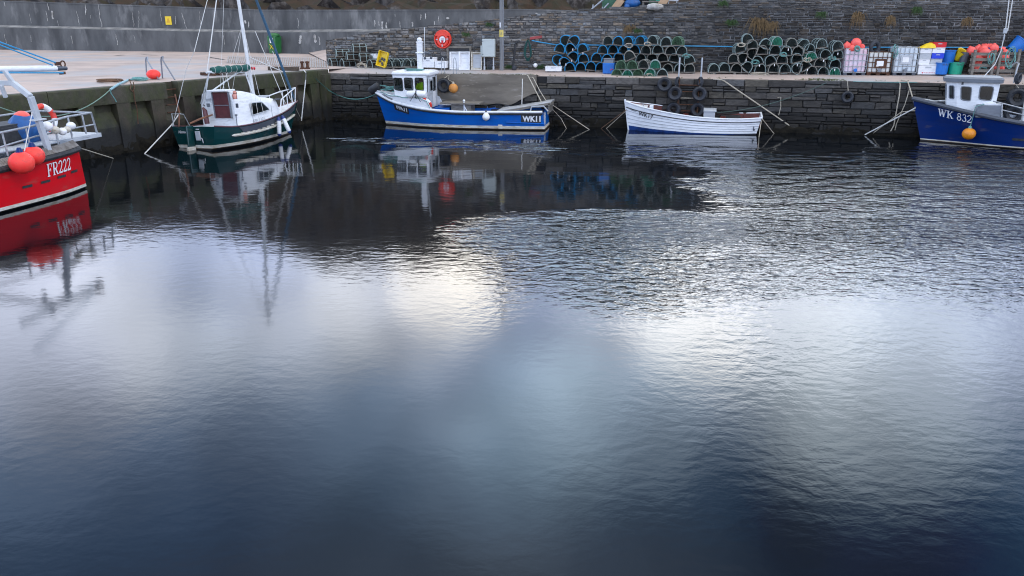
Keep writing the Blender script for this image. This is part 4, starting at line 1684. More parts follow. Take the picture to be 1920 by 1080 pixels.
lw = Matrix.Translation(mw @ w1(797, 197, YW + 0.12)) @ mw.to_3x3().to_4x4() @ Matrix.Rotation(-0.25, 4, "X") @ Matrix.Rotation(0.5, 4, "Y")
lifebuoy("lifebuoy", None, lw, 0.27, "red and white lifebuoy standing on the blue boat's side deck beside its wheelhouse door")
# hi-vis jacket hanging inside the wheelhouse
jk = thing("hi_vis_jacket", "hi-vis yellow jacket hanging inside the blue boat's wheelhouse window", "jacket", mw @ w1(791, 165, 0.35))
jk.rotation_euler = mw.to_euler()
mb = MB()
prof = []
for z, rx, ry in ((-0.42, 0.2, 0.09), (-0.2, 0.21, 0.1), (0.05, 0.2, 0.1), (0.2, 0.17, 0.09), (0.27, 0.07, 0.06)):
    prof.append([V((rx * math.cos(2 * PI * j / 12), ry * math.sin(2 * PI * j / 12), z)) for j in range(12)])
mb.grid(lambda i, j: prof[i][j % 12], 4, 12)
mb.tube([(0.16, 0, 0.2), (0.25, 0, -0.05), (0.27, 0.02, -0.35)], [0.07, 0.07, 0.055], 8)
mb.tube([(-0.16, 0, 0.2), (-0.25, 0, -0.05), (-0.27, 0.02, -0.35)], [0.07, 0.07, 0.055], 8)
mb.build("jacket_body", "hivis", jk)
mb = MB()
mb.ring((0, 0, -0.15), 0.215, 0.018, "Z", 14, 5, sq=0.5)
mb.build("reflective_stripe", "lgrey", jk)
mb = MB()
mb.ball((0.02, 0, 0.36), 0.11, sq=(1, 0.8, 1.1))
mb.build("hood", "brown_wood", jk)
# bow fender and mooring heap
fn = H1.loc(705, 166, 0.0)
bfd = MB()
bfd.tube([(-0.22, 0, 0.13), (-0.18, 0, 0.11), (0.2, 0, -0.12), (0.25, 0, -0.16)], [0.13, 0.19, 0.19, 0.15], 12)
o = bfd.build("bow_fender", "black", b1)
o.location = V((H1.tab[-1][0] + 0.06, 0, H1.tab[-1][2] + 0.22))
mb = MB()
rr_ = random.Random(3)
for k in range(5):
    c = V((tab[-1][0] - 0.45 - k * 0.16, rr_.uniform(-0.1, 0.2), H1.zs(0.9) + 0.32 + rr_.uniform(0, 0.08)))
    mb.tube([c + V((0.24 * math.cos(a * 0.5 + k), 0.18 * math.sin(a * 0.5 + k), 0.018 * a)) for a in range(14)], 0.022, 5)
tag(mb.build("rope_heap", "rope_teal", None), "heap of teal rope on the foredeck of the blue fishing boat", "rope").matrix_world = mw
mb = MB()
pts = [H1.sheer(lerp(0.96, 0.56, i / 20), 1, 0.03, interp(BW_, lerp(0.96, 0.56, i / 20))[0] + 0.04 + 0.02 * math.sin(i)) for i in range(21)]
mb.tube(pts, 0.018, 5)
o = tag(mb.build("rope", "rope_teal"), "teal rope led along the white forward bulwark of the blue fishing boat", "rope")
o.matrix_world = mw
mb = MB()
for k in range(3):
    mb.tube([V((pm.x + 0.1 + 0.05 * k + 0.42 * math.cos(a * 0.45 + k), 0.5 + 0.16 * math.sin(a * 0.45 + k), zr + 0.22 + 0.004 * a)) for a in range(16)], 0.022, 5)
o = tag(mb.build("rope_heap", "rope_teal"), "teal rope coiled on the blue boat's white wheelhouse roof", "rope")
o.matrix_world = mw
# working deck: bin, bitts, shooting ramp
zd = H1.zs(0.4) - 0.55
bx = H1.loc(868, 200, -0.2)
mb = MB()
mb.box((bx.x, -0.25, zd + 0.42), (0.95, 0.9, 0.8))
mb.box((bx.x + 0.05, -0.25, zd + 0.85), (1.9, 1.15, 0.06))
mb.build("sorting_table", "wood", b1)
mb = MB()
mb.box((bx.x + 0.9, -0.25, zd + 0.35), (0.7, 1.3, 0.6))
mb.build("deck_locker", "blue", b1)
mb = MB()
bp_ = H1.loc(870, 190, 0.2)
mb.tube([(bp_.x, 0.2, zd), (bp_.x, 0.2, bp_.z)], 0.03)
mb.tube([(bp_.x - 0.25, 0.2, zd + 0.3), (bp_.x - 0.02, 0.2, bp_.z - 0.25)], 0.03)
mb.ball((bp_.x, 0.2, bp_.z + 0.03), 0.06)
mb.build("hauler_arm", "white", b1)
ra, rb_ = H1.loc(938, 209, 0.0), H1.loc(1036, 191, 0.0)
mb = MB()
for y0, y1, z_ in ((-0.75, 0.75, 0.0),):
    mb.grid(lambda i, j: V((lerp(ra.x, rb_.x, i / 14), lerp(-0.8, 0.8, j / 6), lerp(H1.zs(0.2) + 0.02, rb_.z + 0.05, (i / 14) ** 1.2) + 0.035 * noise.noise(V((i * 0.7, j * 0.9, 2))))), 14, 6)
mb.build("shooting_ramp", "tarp", b1, solid=0.06)
mb = MB()
mb.bar((ra.x - 0.3, 0.82, H1.zs(0.2)), (rb_.x, 0.82, rb_.z), 0.06, 0.1)
mb.bar((ra.x - 0.3, -0.82, H1.zs(0.2)), (rb_.x, -0.82, rb_.z), 0.06, 0.1)
for y in (-0.7, -0.2, 0.3, 0.75):
    mb.bar((rb_.x + 0.12, y, H1.zs(0.0) - 0.1), (rb_.x + 0.05, y, rb_.z), 0.07, 0.07)
mb.bar((rb_.x + 0.06, -0.85, rb_.z - 0.05), (rb_.x + 0.06, 0.85, rb_.z - 0.05), 0.08, 0.1)
mb.build("ramp_frame", "wood", b1)
mb = MB()
mb.tube([(rb_.x + 0.9, 0.9, H1.zs(0) + 0.06), (rb_.x + 0.85, 0.9, H1.zs(0) + 0.25), (rb_.x + 0.3, 0.9, H1.zs(0) + 0.28), (rb_.x + 0.1, 0.85, H1.zs(0) + 0.05)], 0.035)
mb.build("stern_rail", "lgrey", b1)
mb = MB()
mb.tube([(tab[0][0] - 0.05, 0.75, 0.8), (tab[0][0] - 0.06, 0.72, 0.15)], 0.03)
mb.tube([(tab[0][0] - 0.05, 0.45, 0.8), (tab[0][0] - 0.06, 0.45, 0.15)], 0.03)
for z in (0.2, 0.42, 0.64):
    mb.tube([(tab[0][0] - 0.055, 0.75, z), (tab[0][0] - 0.055, 0.45, z)], 0.022)
mb.build("boarding_ladder", "lgrey", b1)
p = mw @ H1.surf(H1.loc(913, 218, 1.15).x, 0.86, 1, 0.16)
fender("fender", p, 0.17, 0.42, ("white_box", "dark_grey"), "white pear fender hanging on the bright blue boat's side amidships")

# ------------------------------------------------------------------ WK17, white clinker boat
st, sn = at(1180, 243), at(1418, 253) + V((0.1, 0.5, 0))
mw, Lw = boat_frame(st, sn, heel=-0.07)
H2 = Hull(mw, Lw)
b2 = thing("rowing_boat", "open white clinker boat WK17 with blue bottom paint, below the tyres on the wall", "boat", mw=mw, group="boats moored in the harbour")
hl = Lw / 2
tab = []
for u, v, bs, bw in ((1428, 221.5, 0.62, 0.44), (1390, 223.5, 0.74, 0.62), (1345, 222.5, 0.82, 0.72), (1300, 219, 0.84, 0.73), (1258, 212.5, 0.76, 0.6), (1222, 205, 0.62, 0.42), (1195, 198, 0.34, 0.2), (1173, 190, 0.03, 0.02)):
    p = H2.loc(u, v, bs)
    tab.append([p.x, bs, p.z, p.x, bw])
x0, x1 = tab[0][0], tab[-1][0]
for r in tab:
    r[3] = r[0] * (hl / x1) if r[0] > 0 else r[0] * (-hl / x0)
H2.set(tab, 0.8, 0.6)
rows = [("z", -0.4, 0), ("z", 0.02, 1)] + [("h", 0.14 + 0.12 * k, 2) for k in range(6)] + [("h", 0.86, 2), ("h", 1.0, 2)]
zb_ = lambda t: lerp(0.03, 0.19, t)
class _R(tuple):
    pass
hb = H2.skin("hull", [("z", -0.4, 0), ("z", 0.015, 0), ("h", 0.13, 1), ("h", 0.27, 1), ("h", 0.41, 1), ("h", 0.55, 1), ("h", 0.69, 1), ("h", 0.82, 1), ("h", 1.0, 1)], ["antifoul", "white"], b2, lap=0.03)
mb = MB()
for side in (1, -1):
    mb.grid(lambda i, j: H2.P(i / 30, lerp(0.012, lerp(0.035, 0.21, i / 30), j), side, 0.031), 30, 1, flip=side > 0)
mb.build("bottom_paint", "blue_boot", b2)
H2.strake("black_line", "black", b2, lambda t: H2.zs(t) * 0.80, 0.022, off=0.026)
H2.strake("gunwale", "white", b2, lambda t: H2.zs(t), 0.034, off=0.0)
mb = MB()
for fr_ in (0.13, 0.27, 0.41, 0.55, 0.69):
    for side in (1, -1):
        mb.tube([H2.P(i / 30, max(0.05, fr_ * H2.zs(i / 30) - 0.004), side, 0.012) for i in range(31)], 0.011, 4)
mb.build("lap_shadow_line", "grey_paint", b2)  # dark tubes drawn in as the shadow lines under the plank laps
H2.inner("inside", ["redbrown", "redbrown"], b2, lambda t: 0.42, w=0.05, t1=0.97)
mb = MB()
mb.bar(H2.P(1, -0.1) + V((0.02, -0.012, 0)), H2.sheer(1) + V((0.03, -0.02, 0.09)), 0.06, 0.08)
mb.build("stem_post", "white", b2)
for t in (0.25, 0.48, 0.7):
    mb = MB()
    q = H2.sheer(t, 1, -0.07)
    mb.box((q.x, 0, q.z - 0.16), (0.24, q.y * 2 - 0.02, 0.04))
    mb.build("thwart", "redbrown", b2)
mb = MB()
mb.grid(lambda i, j: (lambda p: V((p.x, p.y * (1 - 2 * j), p.z - 0.04)))(H2.sheer(lerp(0.76, 0.985, i / 8), 1, -0.02)), 8, 1, flip=True)
mb.build("foredeck", "white", b2)
q = H2.loc(1330, 212, 0.0)
mb = MB()
mb.box((q.x, 0.1, q.z - 0.12), (0.5, 0.62, 0.5))
mb.box((q.x - 0.02, 0.1, q.z + 0.16), (0.56, 0.7, 0.07))
mb.build("engine_box", "lgrey", b2, bevel=0.015)
q = H2.loc(1222, 201, 0.3)
mb = MB()
mb.box((q.x, 0.42, q.z - 0.05), (0.16, 0.3, 0.3))
mb.box((q.x, 0.575, q.z - 0.02), (0.06, 0.012, 0.13))
mb.build("hauler_block", "white", b2)
q = H2.loc(1206, 194, 0.1)
mb = MB()
mb.tube([(q.x, 0.05, q.z - 0.2), (q.x, 0.05, q.z)], 0.025)
mb.tube([(q.x + 0.16, 0.05, q.z + 0.02), (q.x - 0.16, 0.05, q.z - 0.03)], 0.02)
mb.build("mooring_bitt", "steel", b2)
mb = MB()
q = H2.sheer(0.0, 1)
mb.box((q.x - 0.02, 0, q.z - 0.0), (0.06, q.y * 1.9, 0.12))
mb.build("transom_rail", "white", b2)
p = H2.loc(1196.5, 216.5, 0.4)
H2.letters("registration_number", "black", b2, text2d("WK17", 0.27, 0.004, 0.92, 0.12), p.x, p.z + 0.02, -0.20, off=0.045)
p = H2.loc(1180.5, 206, 0.2)
H2.letters("boat_name", "grey_paint", b2, text2d("Fulmar", 0.13, 0.0, 0.9, 0.2), p.x, p.z, -0.3, off=0.045)
p = H2.loc(1413, 241, 0.6)
mb = MB()
mb.tube([(p.x, H2.surf(p.x, p.z, 1, 0.04).y, p.z + 0.1), (p.x, H2.surf(p.x, p.z, 1, 0.04).y, p.z - 0.02)], 0.02)
mb.ball((p.x - 0.02, H2.surf(p.x, p.z - 0.1, 1, 0.03).y, p.z - 0.06), 0.045)
mb.build("drain_fitting", "dark_grey", b2)

# ------------------------------------------------------------------ WK 832, navy blue
st = at(1726, 263.5)
dirv = (at(1726, 263.5) - at(1920, 275)).normalized()
sn = st - dirv * 9.2 + V((0, 0.6, 0))
mw, Lw = boat_frame(st, sn)
H3 = Hull(mw, Lw)
b3 = thing("fishing_boat", "navy blue fishing boat WK 832 with white cabin at the right edge", "fishing boat", mw=mw, group="boats moored in the harbour")
hl = Lw / 2
tab = []
for u, v, bs, bw in ((2115, 247, 1.1, 0.95), (2050, 246, 1.25, 1.15), (1990, 241, 1.32, 1.22), (1930, 231, 1.34, 1.18), (1872, 220.5, 1.26, 0.98), (1820, 209, 1.02, 0.68), (1768, 196.5, 0.6, 0.33), (1711, 182.5, 0.05, 0.025)):
    p = H3.loc(u, v, bs)
    tab.append([p.x, bs, p.z, p.x, bw])
x0, x1 = tab[0][0], tab[-1][0]
for r in tab:
    r[3] = r[0] * (hl / x1) if r[0] > 0 else r[0] * (-hl / x0)
H3.set(tab, 1.3)
H3.skin("hull", [("z", -0.5, 0), ("z", 0.03, 1), ("z", 0.055, 2), ("z", 0.10, 3), ("h", 0.5, 3), ("h", 0.8, 3), ("h", 1.0, 3)], ["antifoul", "rust_line", "boot", "navy"], b3)
H3.inner("deck", ["lgrey", "grey_paint"], b3, lambda t: lerp(0.5, 0.12, sstep(0.5, 0.62, t)), t1=0.985)
H3.strake("rubbing_strake", "dark_grey", b3, lambda t: H3.zs(t) - 0.05, 0.085, 0.42, 1.0, off=0.015)
H3.strake("aft_gunwale", "lgrey", b3, lambda t: H3.zs(t) - 0.02, 0.075, 0.0, 0.42, off=0.01)
p = H3.loc(1759, 217.5, 0.55)
H3.letters("registration_number", "white", b3, serif2d("WK 832", 0.30, 1.05), p.x, p.z, -0.165, off=0.02, lean=0.12)
mb = MB()
p = H3.loc(1909, 261.5, 1.2)
H3.plate("scupper", "black", b3, p.x + 0.2, p.x - 0.25, p.z - 0.05, p.z + 0.04, off=0.02, n=2)
# cabin with faceted front
YC = 0.82
c3 = lambda u, v, y=YC: H3.loc(u, v, y)
fb, ab, atp, ftp = c3(1795, 196), c3(1866, 200), c3(1876.5, 155), c3(1793.5, 153)
YG = 0.66
fb, ftp = c3(1795, 196, YG), c3(1793.5, 153, YG)
zb = H3.zs(H3.t_at(ab.x, 0.8)) + 0.0
A, B, C, D = V((fb.x, YG, H3.zs(H3.t_at(fb.x, 1.0)) - 0.02)), V((ab.x + 0.02, YC, zb)), V((atp.x, YC - 0.03, ftp.z)), V((ftp.x, YG - 0.02, ftp.z))
Hh = C.z - zb
q = lambda u, v: bil_inv(u, v)
def win3(ua, ub, va, vb):
    za, zb2 = c3((ua + ub) / 2, vb).z, c3((ua + ub) / 2, va).z
    s_ = (c3(ua, (va + vb) / 2, 0.76).x - A.x) / (B.x - A.x)
    bz = lerp(A.z, B.z, s_)
    return (s_, (c3(ub, (va + vb) / 2, 0.76).x - A.x) / (B.x - A.x), (za - bz) / (C.z - bz), (zb2 - bz) / (C.z - bz))
wins = [win3(1806.5, 1824, 163, 188), win3(1838, 1860.5, 162, 187)]
panel(b3, "cabin_side", "white", A, B, C, D, wins, glassm="glass_dark", gasket="grey_paint")
panel(b3, "cabin_side", "white", mir(B), mir(A), mir(D), mir(C), [(1 - w[1], 1 - w[0], w[2], w[3]) for w in wins], glassm="glass_dark", gasket="grey_paint")
E1, E2 = V((A.x + 0.36, YG - 0.28, A.z + 0.02)), V((D.x + 0.32, YG - 0.3, D.z))
fw = (0.18, 0.74, wins[0][2] + 0.02, wins[0][3] + 0.02)
panel(b3, "cabin_front_quarter", "white", E1, A, D, E2, [(0.25, 0.75, wins[0][2], wins[0][3])], glassm="glass_dark", gasket="grey_paint")
panel(b3, "cabin_front_quarter", "white", mir(A), mir(E1), mir(E2), mir(D), [(0.25, 0.75, wins[0][2], wins[0][3])], glassm="glass_dark", gasket="grey_paint")
panel(b3, "cabin_front", "white", mir(E1), E1, E2, mir(E2), [(0.05, 0.46, wins[0][2], wins[0][3]), (0.54, 0.95, wins[0][2], wins[0][3])], glassm="glass_dark", gasket="grey_paint")
panel(b3, "cabin_back", "white", B, mir(B), mir(C), C, [(0.1, 0.3, 0.55, 0.9), (0.65, 0.9, 0.55, 0.9)], glassm="glass_dark", gasket="grey_paint")
fp = [V((D.x + 0.44, 0.42, 0)), V((D.x + 0.06, YG + 0.08, 0)), V((C.x - 0.06, YC + 0.08, 0)), V((C.x - 0.14, 0.6, 0))]
fp = fp + [mir(p) for p in reversed(fp)]
mb = MB()
vs = []
for z, k in ((D.z - 0.02, 0.985), (D.z + 0.12, 1.0), (D.z + 0.19, 0.93)):
    cx = (D.x + C.x) / 2
    vs += [V((cx + (p.x - cx) * k, p.y * k, z)) for p in fp]
n = len(fp)
mb.add(vs, [(k * n + j, k * n + (j + 1) % n, (k + 1) * n + (j + 1) % n, (k + 1) * n + j) for k in range(2) for j in range(n)], 0)
mb.add(vs[2 * n:], [tuple(range(n))], 1)
mb.add(vs[:n], [tuple(range(n - 1, -1, -1))], 0)
mb.build("cabin_roof", ["grey_paint", "lgrey"], b3)
mb = MB()
mb.box((c3(1805, 155).x, YC + 0.02, c3(1805, 156).z), (0.07, 0.06, 0.12))
mb.build("side_light", "black", b3)
# grey box with white lid on the side deck
mb = MB()
p0, p1 = c3(1829, 212, 1.0), c3(1877, 215, 1.0)
zc0 = c3(1850, 216, 1.0).z - 0.1
mb.box(((p0.x + p1.x) / 2, 0.92, zc0 + 0.25), (p0.x - p1.x, 0.42, 0.5), 0)
mb.build("deck_box", "grey_paint", b3, bevel=0.03)
mb = MB()
for k in range(3):
    w_ = (p0.x - p1.x) / 3.6
    mb.box((lerp(p0.x - 0.35, p1.x + 0.12, k / 2), 0.9, zc0 + 0.52), (w_ - 0.02, 0.36, 0.06), 0)
mb.build("box_lid", "white", b3, bevel=0.015)
# rails aft
mb = MB()
rl0, rl1 = c3(1862, 189.5, 1.1), c3(1960, 214, 1.2)
mb.tube([rl0, rl1, c3(2060, 232, 1.15)], 0.028)
mb.tube([c3(1878, 206, 1.1), c3(1960, 225, 1.2), c3(2060, 243, 1.15)], 0.024)
for u, v0, v1 in ((1879, 193, 217), (1940, 209, 236), (2000, 222, 244)):
    mb.tube([c3(u, v0, 1.15), V((c3(u, v1, 1.15).x, 1.15, H3.zs(H3.t_at(c3(u, v1, 1.15).x, 0.8)) - 0.05))], 0.026)
mb.build("deck_rail", "steel", b3)
# derrick wires to a mast standing aft
mp0 = c3(1962, -60, 0.0)
mb = MB()
zdk = H3.zs(0.25) - 0.5
mb.tube([(mp0.x - 0.25, 0, zdk), (mp0.x, 0, mp0.z + 0.4)], [0.07, 0.05], 10)
mb.build("aft_mast", "alu", b3)
mb = MB()
blk = H3.loc(1885, 58, 0.0)
mb.tube([blk + V((0, 0.03, 0)), H3.loc(1893, -10, 0.0), H3.loc(1900, -60, 0.0)], 0.02)
mb.tube([blk + V((-0.08, 0, 0)), H3.loc(1900, -10, 0.0), H3.loc(1907, -60, 0.0)], 0.02)
mb.tube([blk, H3.loc(1877, 95, 0.0), H3.loc(1866, 120, 0.0)], 0.017)
mb.tube([H3.loc(1866, 120, 0.0), V((H3.loc(1845, 146, 0).x, 0, D.z + 0.2))], 0.02)
mb.build("stay_wire", "rope_white", b3)
mb = MB()
mb.box(blk, (0.14, 0.1, 0.2))
mb.box(blk + V((0.0, 0, -0.25)), (0.05, 0.05, 0.22))
mb.build("pulley_block", "lgrey", b3, bevel=0.02)
p = c3(1820, 236, 1.15)
xq = H3.surf(p.x, 0.75, 1, 0.0)
fb_ = fender("buoy", mw @ V((p.x, xq.y + 0.24, 0.74)), 0.255, 0.47, ("orange", "rope_teal"), "orange round buoy hanging on the navy WK 832 hull", cat="buoy", neck=False)
rope("rope", [mw @ V((p.x, xq.y + 0.24, 0.8)), mw @ V((p.x - 0.02, xq.y + 0.27, 1.0)), mw @ (c3(1828, 199, 1.15) + V((0, 0.2, 0.0))), mw @ (c3(1846, 197, 0.95) + V((0, 0.1, 0.05)))], 0.018, "rope_teal", "teal rope holding the orange buoy on the navy boat")
for i_, (u, v, k) in enumerate(((1725, 184, 0.3),)):
    mb = MB()
    rr_ = random.Random(9)
    mb.tube([V((H3.loc(u, v, 0).x - 0.12 * a, 0.12 * math.sin(a * 1.9), H3.zs(0.93) - 0.0 + 0.02 * math.sin(a))) for a in range(14)], 0.03, 5)
    o = tag(mb.build("rope_heap", "rope_white"), "pale rope lying on the navy boat's foredeck behind the stem", "rope")
    o.matrix_world = mw

M["cap_blue"] = mat("fender_cap_blue", (0.01, 0.03, 0.16), rough=0.5)
# ------------------------------------------------------------------ yacht: dark green hull, white cabin
ps, ss_ = at(332, 277.5), at(404, 282.5)
sn = (ps + ss_) / 2
st = at(543, 250.5)
mw, Lw = boat_frame(st, sn, heel=-0.055)
HY = Hull(mw, Lw)
by = thing("sailing_yacht", "dark green sailing yacht with white cabin and maroon hatch, stern towards the viewer", "sailing yacht", mw=mw, group="boats moored in the harbour")
hl = Lw / 2
tab = []
# starboard sheer (faces the viewer): pixels with half-beams
for u, v, bs, bw in ((402, 237.5, 1.22, 0.86), (440, 238, 1.32, 1.05), (478, 232, 1.28, 1.02), (510, 221.5, 1.05, 0.75), (538, 208, 0.68, 0.38), (558, 190, 0.06, 0.03)):
    p = HY.loc(u, v, -bs)
    tab.append([p.x, bs, p.z, p.x, bw])
x0, x1 = tab[0][0], tab[-1][0]
for r in tab:
    r[3] = r[0] * (hl / x1) if r[0] > 0 else r[0] * (-hl / x0)
HY.set(tab, 0.55, 0.7)
HY.skin("hull", [("z", -0.5, 0), ("z", 0.02, 1), ("z", 0.05, 2), ("z", 0.17, 3), ("h", 0.45, 3), ("h", 0.75, 3), ("h", 1.0, 3)], ["antifoul", "rust_line", "boot", "green_hull"], by, n=44)
HY.inner("deck", ["white", "white"], by, lambda t: 0.05 + 0.40 * (1 - sstep(0.26, 0.30, t)), w=0.10)
HY.strake("toe_rail", "maroon", by, lambda t: HY.zs(t) + 0.015, 0.028, off=-0.01)
# dark wide rubbing band and the long white rubbing strake of the starboard side
for side in (1, -1):
    mb = MB()
    mb.grid(lambda i, j: HY.P(lerp(0.24, 0.96, i / 30), HY.zs(lerp(0.24, 0.96, i / 30)) - 0.03 - 0.27 * (1 - j) * sstep(0, 0.08, i / 30), side, 0.022), 30, 1, flip=side > 0)
    mb.build("rubbing_band", "dark_grey", by)
    mb = MB()
    mb.tube([HY.P(lerp(0.17, 0.99, i / 30), HY.zs(lerp(0.17, 0.99, i / 30)) * 0.62 - 0.03, side, 0.03) for i in range(31)], [0.02] + [0.055] * 29 + [0.03], 8)
    mb.build("bilge_strake", "boot", by)
mb = MB()
rr_ = random.Random(12)
for k in range(9):
    t = lerp(0.27, 0.72, k / 8)
    q = HY.P(t, HY.zs(t) - 0.27, -1, 0.045)
    mb.box(q, (0.16, 0.03, 0.05))
mb.build("strake_fitting", "boot", by)
# rudder and transom gear
xt = tab[0][0]
xtw = tab[0][3]
mb = MB()
mb.bar((xtw - 0.22, 0.0, -0.4), (xt - 0.16, 0.0, tab[0][2] + 0.05), 0.09, 0.34, 0, up=(1, 0, 0))
mb.build("rudder", "green_hull", by, bevel=0.03)
mb = MB()
mb.bar((xtw - 0.23, 0.0, -0.2), (xtw - 0.21, 0.0, 0.13), 0.10, 0.36, 0, up=(1, 0, 0))
mb.build("rudder_heel", "boot", by)
mb = MB()
mb.tube([(xt - 0.1, 0.02, tab[0][2] + 0.12), (xt + 0.35, -0.02, tab[0][2] + 0.24), (xt + 0.95, -0.12, tab[0][2] + 0.36)], [0.035, 0.04, 0.03], 8)
mb.build("tiller", "brown_wood", by)
ot = HY.locx(376, 255, xt - 0.1)
mb = MB()
mb.box((lerp(xt, xtw, 0.4) - 0.06, -0.30, ot.z), (0.04, 0.26, 0.36))
mb.box((lerp(xt, xtw, 0.4) - 0.06, -0.32, ot.z + 0.25), (0.04, 0.16, 0.04))
mb.tube([(lerp(xt, xtw, 0.4) - 0.08, -0.48, ot.z - 0.08), (lerp(xt, xtw, 0.4) - 0.08, -0.54, ot.z - 0.12), (lerp(xt, xtw, 0.4) - 0.08, -0.56, ot.z - 0.28)], 0.02)
mb.build("outboard_bracket", "lgrey", by, bevel=0.01)
nm = text2d("Nimrod", 0.15, 0.003, 1.0, 0.25)
mb = MB()
def trans(y, z):
    k = z / tab[0][2]
    return V((lerp(xtw, xt, k) - 0.012, y, z))
mb.add([trans(0.86 - a, tab[0][2] * 0.70 + b) for a, b in nm[0]], nm[1])
mb.build("boat_name", "white", by, smooth=0)
# coach roof and cabin: sections along the boat
def sec(x, w, z0, zt, ws=0.82):
    """one cabin section: half ring port to starboard"""
    h = zt - z0
    return [V((x, w, z0)), V((x, w * 0.99, z0 + h * 0.35)), V((x, w * 0.93, z0 + h * 0.72)), V((x, w * 0.80, z0 + h * 0.93)), V((x, w * 0.42, zt)), V((x, 0, zt + 0.02)),
            V((x, -w * 0.42, zt)), V((x, -w * 0.80, z0 + h * 0.93)), V((x, -w * 0.93, z0 + h * 0.72)), V((x, -w * 0.99, z0 + h * 0.35)), V((x, -w, z0))]
ztop = HY.locx(415, 171.5, -1.0).z
xa = -hl + Lw * 0.27
zd_ = lambda x: HY.zs(HY.t_at(x, 0.9)) - 0.06
secs = []
for k, (dx, w, zt) in enumerate(((0.0, 0.94, ztop), (0.35, 0.94, ztop + 0.0), (0.95, 0.92, ztop - 0.04), (1.45, 0.86, ztop - 0.15), (1.75, 0.80, ztop - 0.33), (2.3, 0.68, ztop - 0.40), (2.75, 0.55, ztop - 0.48), (2.95, 0.45, zd_(xa + 2.95) + 0.02))):
    secs.append(sec(xa + dx, w, zd_(xa + dx) - 0.02, zt))
mb = MB()
mb.grid(lambda i, j: secs[i][j], len(secs) - 1, 10)
cabo = mb.build("cabin", "white", by, smooth=50)
# after bulkhead standing a little proud, with the maroon hatch in it
def bulk(y, z, d=0.0):
    return V((xa - 0.03 - d, y, z))
mb = MB()
s0 = secs[0]
mb.add([V((xa - 0.03, p.y * 1.03, p.z + (0.03 if 2 < i < 8 else 0))) for i, p in enumerate(s0)] + [V((xa - 0.03, 0.96, zd_(xa) - 0.45)), V((xa - 0.03, -0.96, zd_(xa) - 0.45))], [tuple(list(range(11)) + [12, 11])])
mb.add([V((xa - 0.03, p.y * 1.03, p.z + (0.03 if 2 < i < 8 else 0))) for i, p in enumerate(s0)] + [V((xa + 0.06, p.y * 1.03, p.z + (0.03 if 2 < i < 8 else 0))) for i, p in enumerate(s0)], [(i, i + 1, i + 12, i + 11) for i in range(10)])
blko = mb.build("after_bulkhead", "white", by, smooth=0)
hz0, hz1 = HY.locx(415, 221, xa).z, ztop - 0.02
hy0, hy1 = HY.locx(404, 195, xa).y, HY.locx(433, 195, xa).y
mb = MB()
mb.box((xa - 0.06, (hy0 + hy1) / 2, (hz0 + hz1) / 2), (0.05, abs(hy1 - hy0), hz1 - hz0))
hat = mb.build("companion_hatch", "maroon", by, bevel=0.01)
mb = MB()
for y in (hy0 + 0.02, hy1 - 0.02):
    mb.box((xa - 0.075, y, (hz0 + hz1) / 2), (0.06, 0.05, hz1 - hz0 + 0.02))
mb.box((xa - 0.095, (hy0 + hy1) / 2, (hz0 + hz1) / 2), (0.01, abs(hy1 - hy0) - 0.08, 0.03))
mb.build("hatch_runner", "grey_paint", hat)
mb = MB()
mb.box((xa - 0.02, (hy0 + hy1) / 2 , ztop + 0.05), (0.5, abs(hy1 - hy0) + 0.2, 0.07))
mb.build("sliding_hatch", "white", by, bevel=0.02)
for (u, v, w_, h_, nm_, mt_) in ((391, 197, 0.17, 0.14, "instrument", "grey_paint"), (383, 197, 0.06, 0.09, "instrument", "black"), (445, 198, 0.13, 0.17, "compass", "dark_grey"), (390.5, 186, 0.36, 0.07, "wind_badge", "lgrey")):
    q = HY.locx(u, v, xa - 0.04)
    mb = MB()
    mb.box((xa - 0.055, q.y, q.z), (0.04, w_, h_))
    mb.build(nm_, mt_, by, bevel=0.015)
# big side window (both sides), following the cabin side
for side in (1, -1):
    mb = MB()
    mf = MB()
    xa0, xa1 = HY.loc(470, 205, -0.92).x, HY.loc(504, 205, -0.86).x
    za, zb2 = HY.loc(485, 214.5, -0.9).z, HY.loc(478, 192, -0.9).z
    def cs(x, z):
        ws = 0.94 - 0.10 * sstep(xa + 0.9, xa + 1.9, x) - 0.03 * sstep(zd_(x) + 0.1, ztop, z)
        return V((x, side * (ws + 0.02), z))
    out = [cs(xa0, za), cs(xa1 + 0.02, za + 0.12), cs(xa1 - 0.03, za + 0.2), cs(xa1 - 0.3, zb2 - 0.06), cs(xa1 - 0.4, zb2 - 0.01), cs(xa0 + 0.05, zb2), cs(xa0, zb2 - 0.05)]
    mb.add(out, [tuple(range(7))])
    mf.tube(out, 0.022, 6, 0, True)
    fr = mf.build("side_window", "lgrey", by)
    mb.build("pane", "glass_dark2" if "glass_dark2" in M else "black", fr, smooth=0)
q = HY.loc(475, 226.5, -0.98)
nm = text2d("SSR 1 123", 0.17, 0.0, 0.95)
mb = MB()
mb.add([V((q.x + a, -(0.985 + 0.006 - 0.08 * sstep(xa + 1.0, xa + 2.0, q.x + a)), zd_(q.x + a) + 0.07 + b)) for a, b in nm[0]], nm[1])
mb.build("registration_number", "grey_paint", by, smooth=0)
# foredeck hatch and pads
mb = MB()
mb.box((xa + 2.3, -0.05, ztop - 0.36), (0.5, 0.5, 0.07))
mb.build("fore_hatch", "lgrey", by, bevel=0.015)
mb = MB()
for k in range(3):
    mb.box((xa + 2.62 + 0.13 * k, -0.52 + 0.02 * k, ztop - 0.52), (0.09, 0.3, 0.03))
mb.build("skylight_slat", "dark_grey", by)
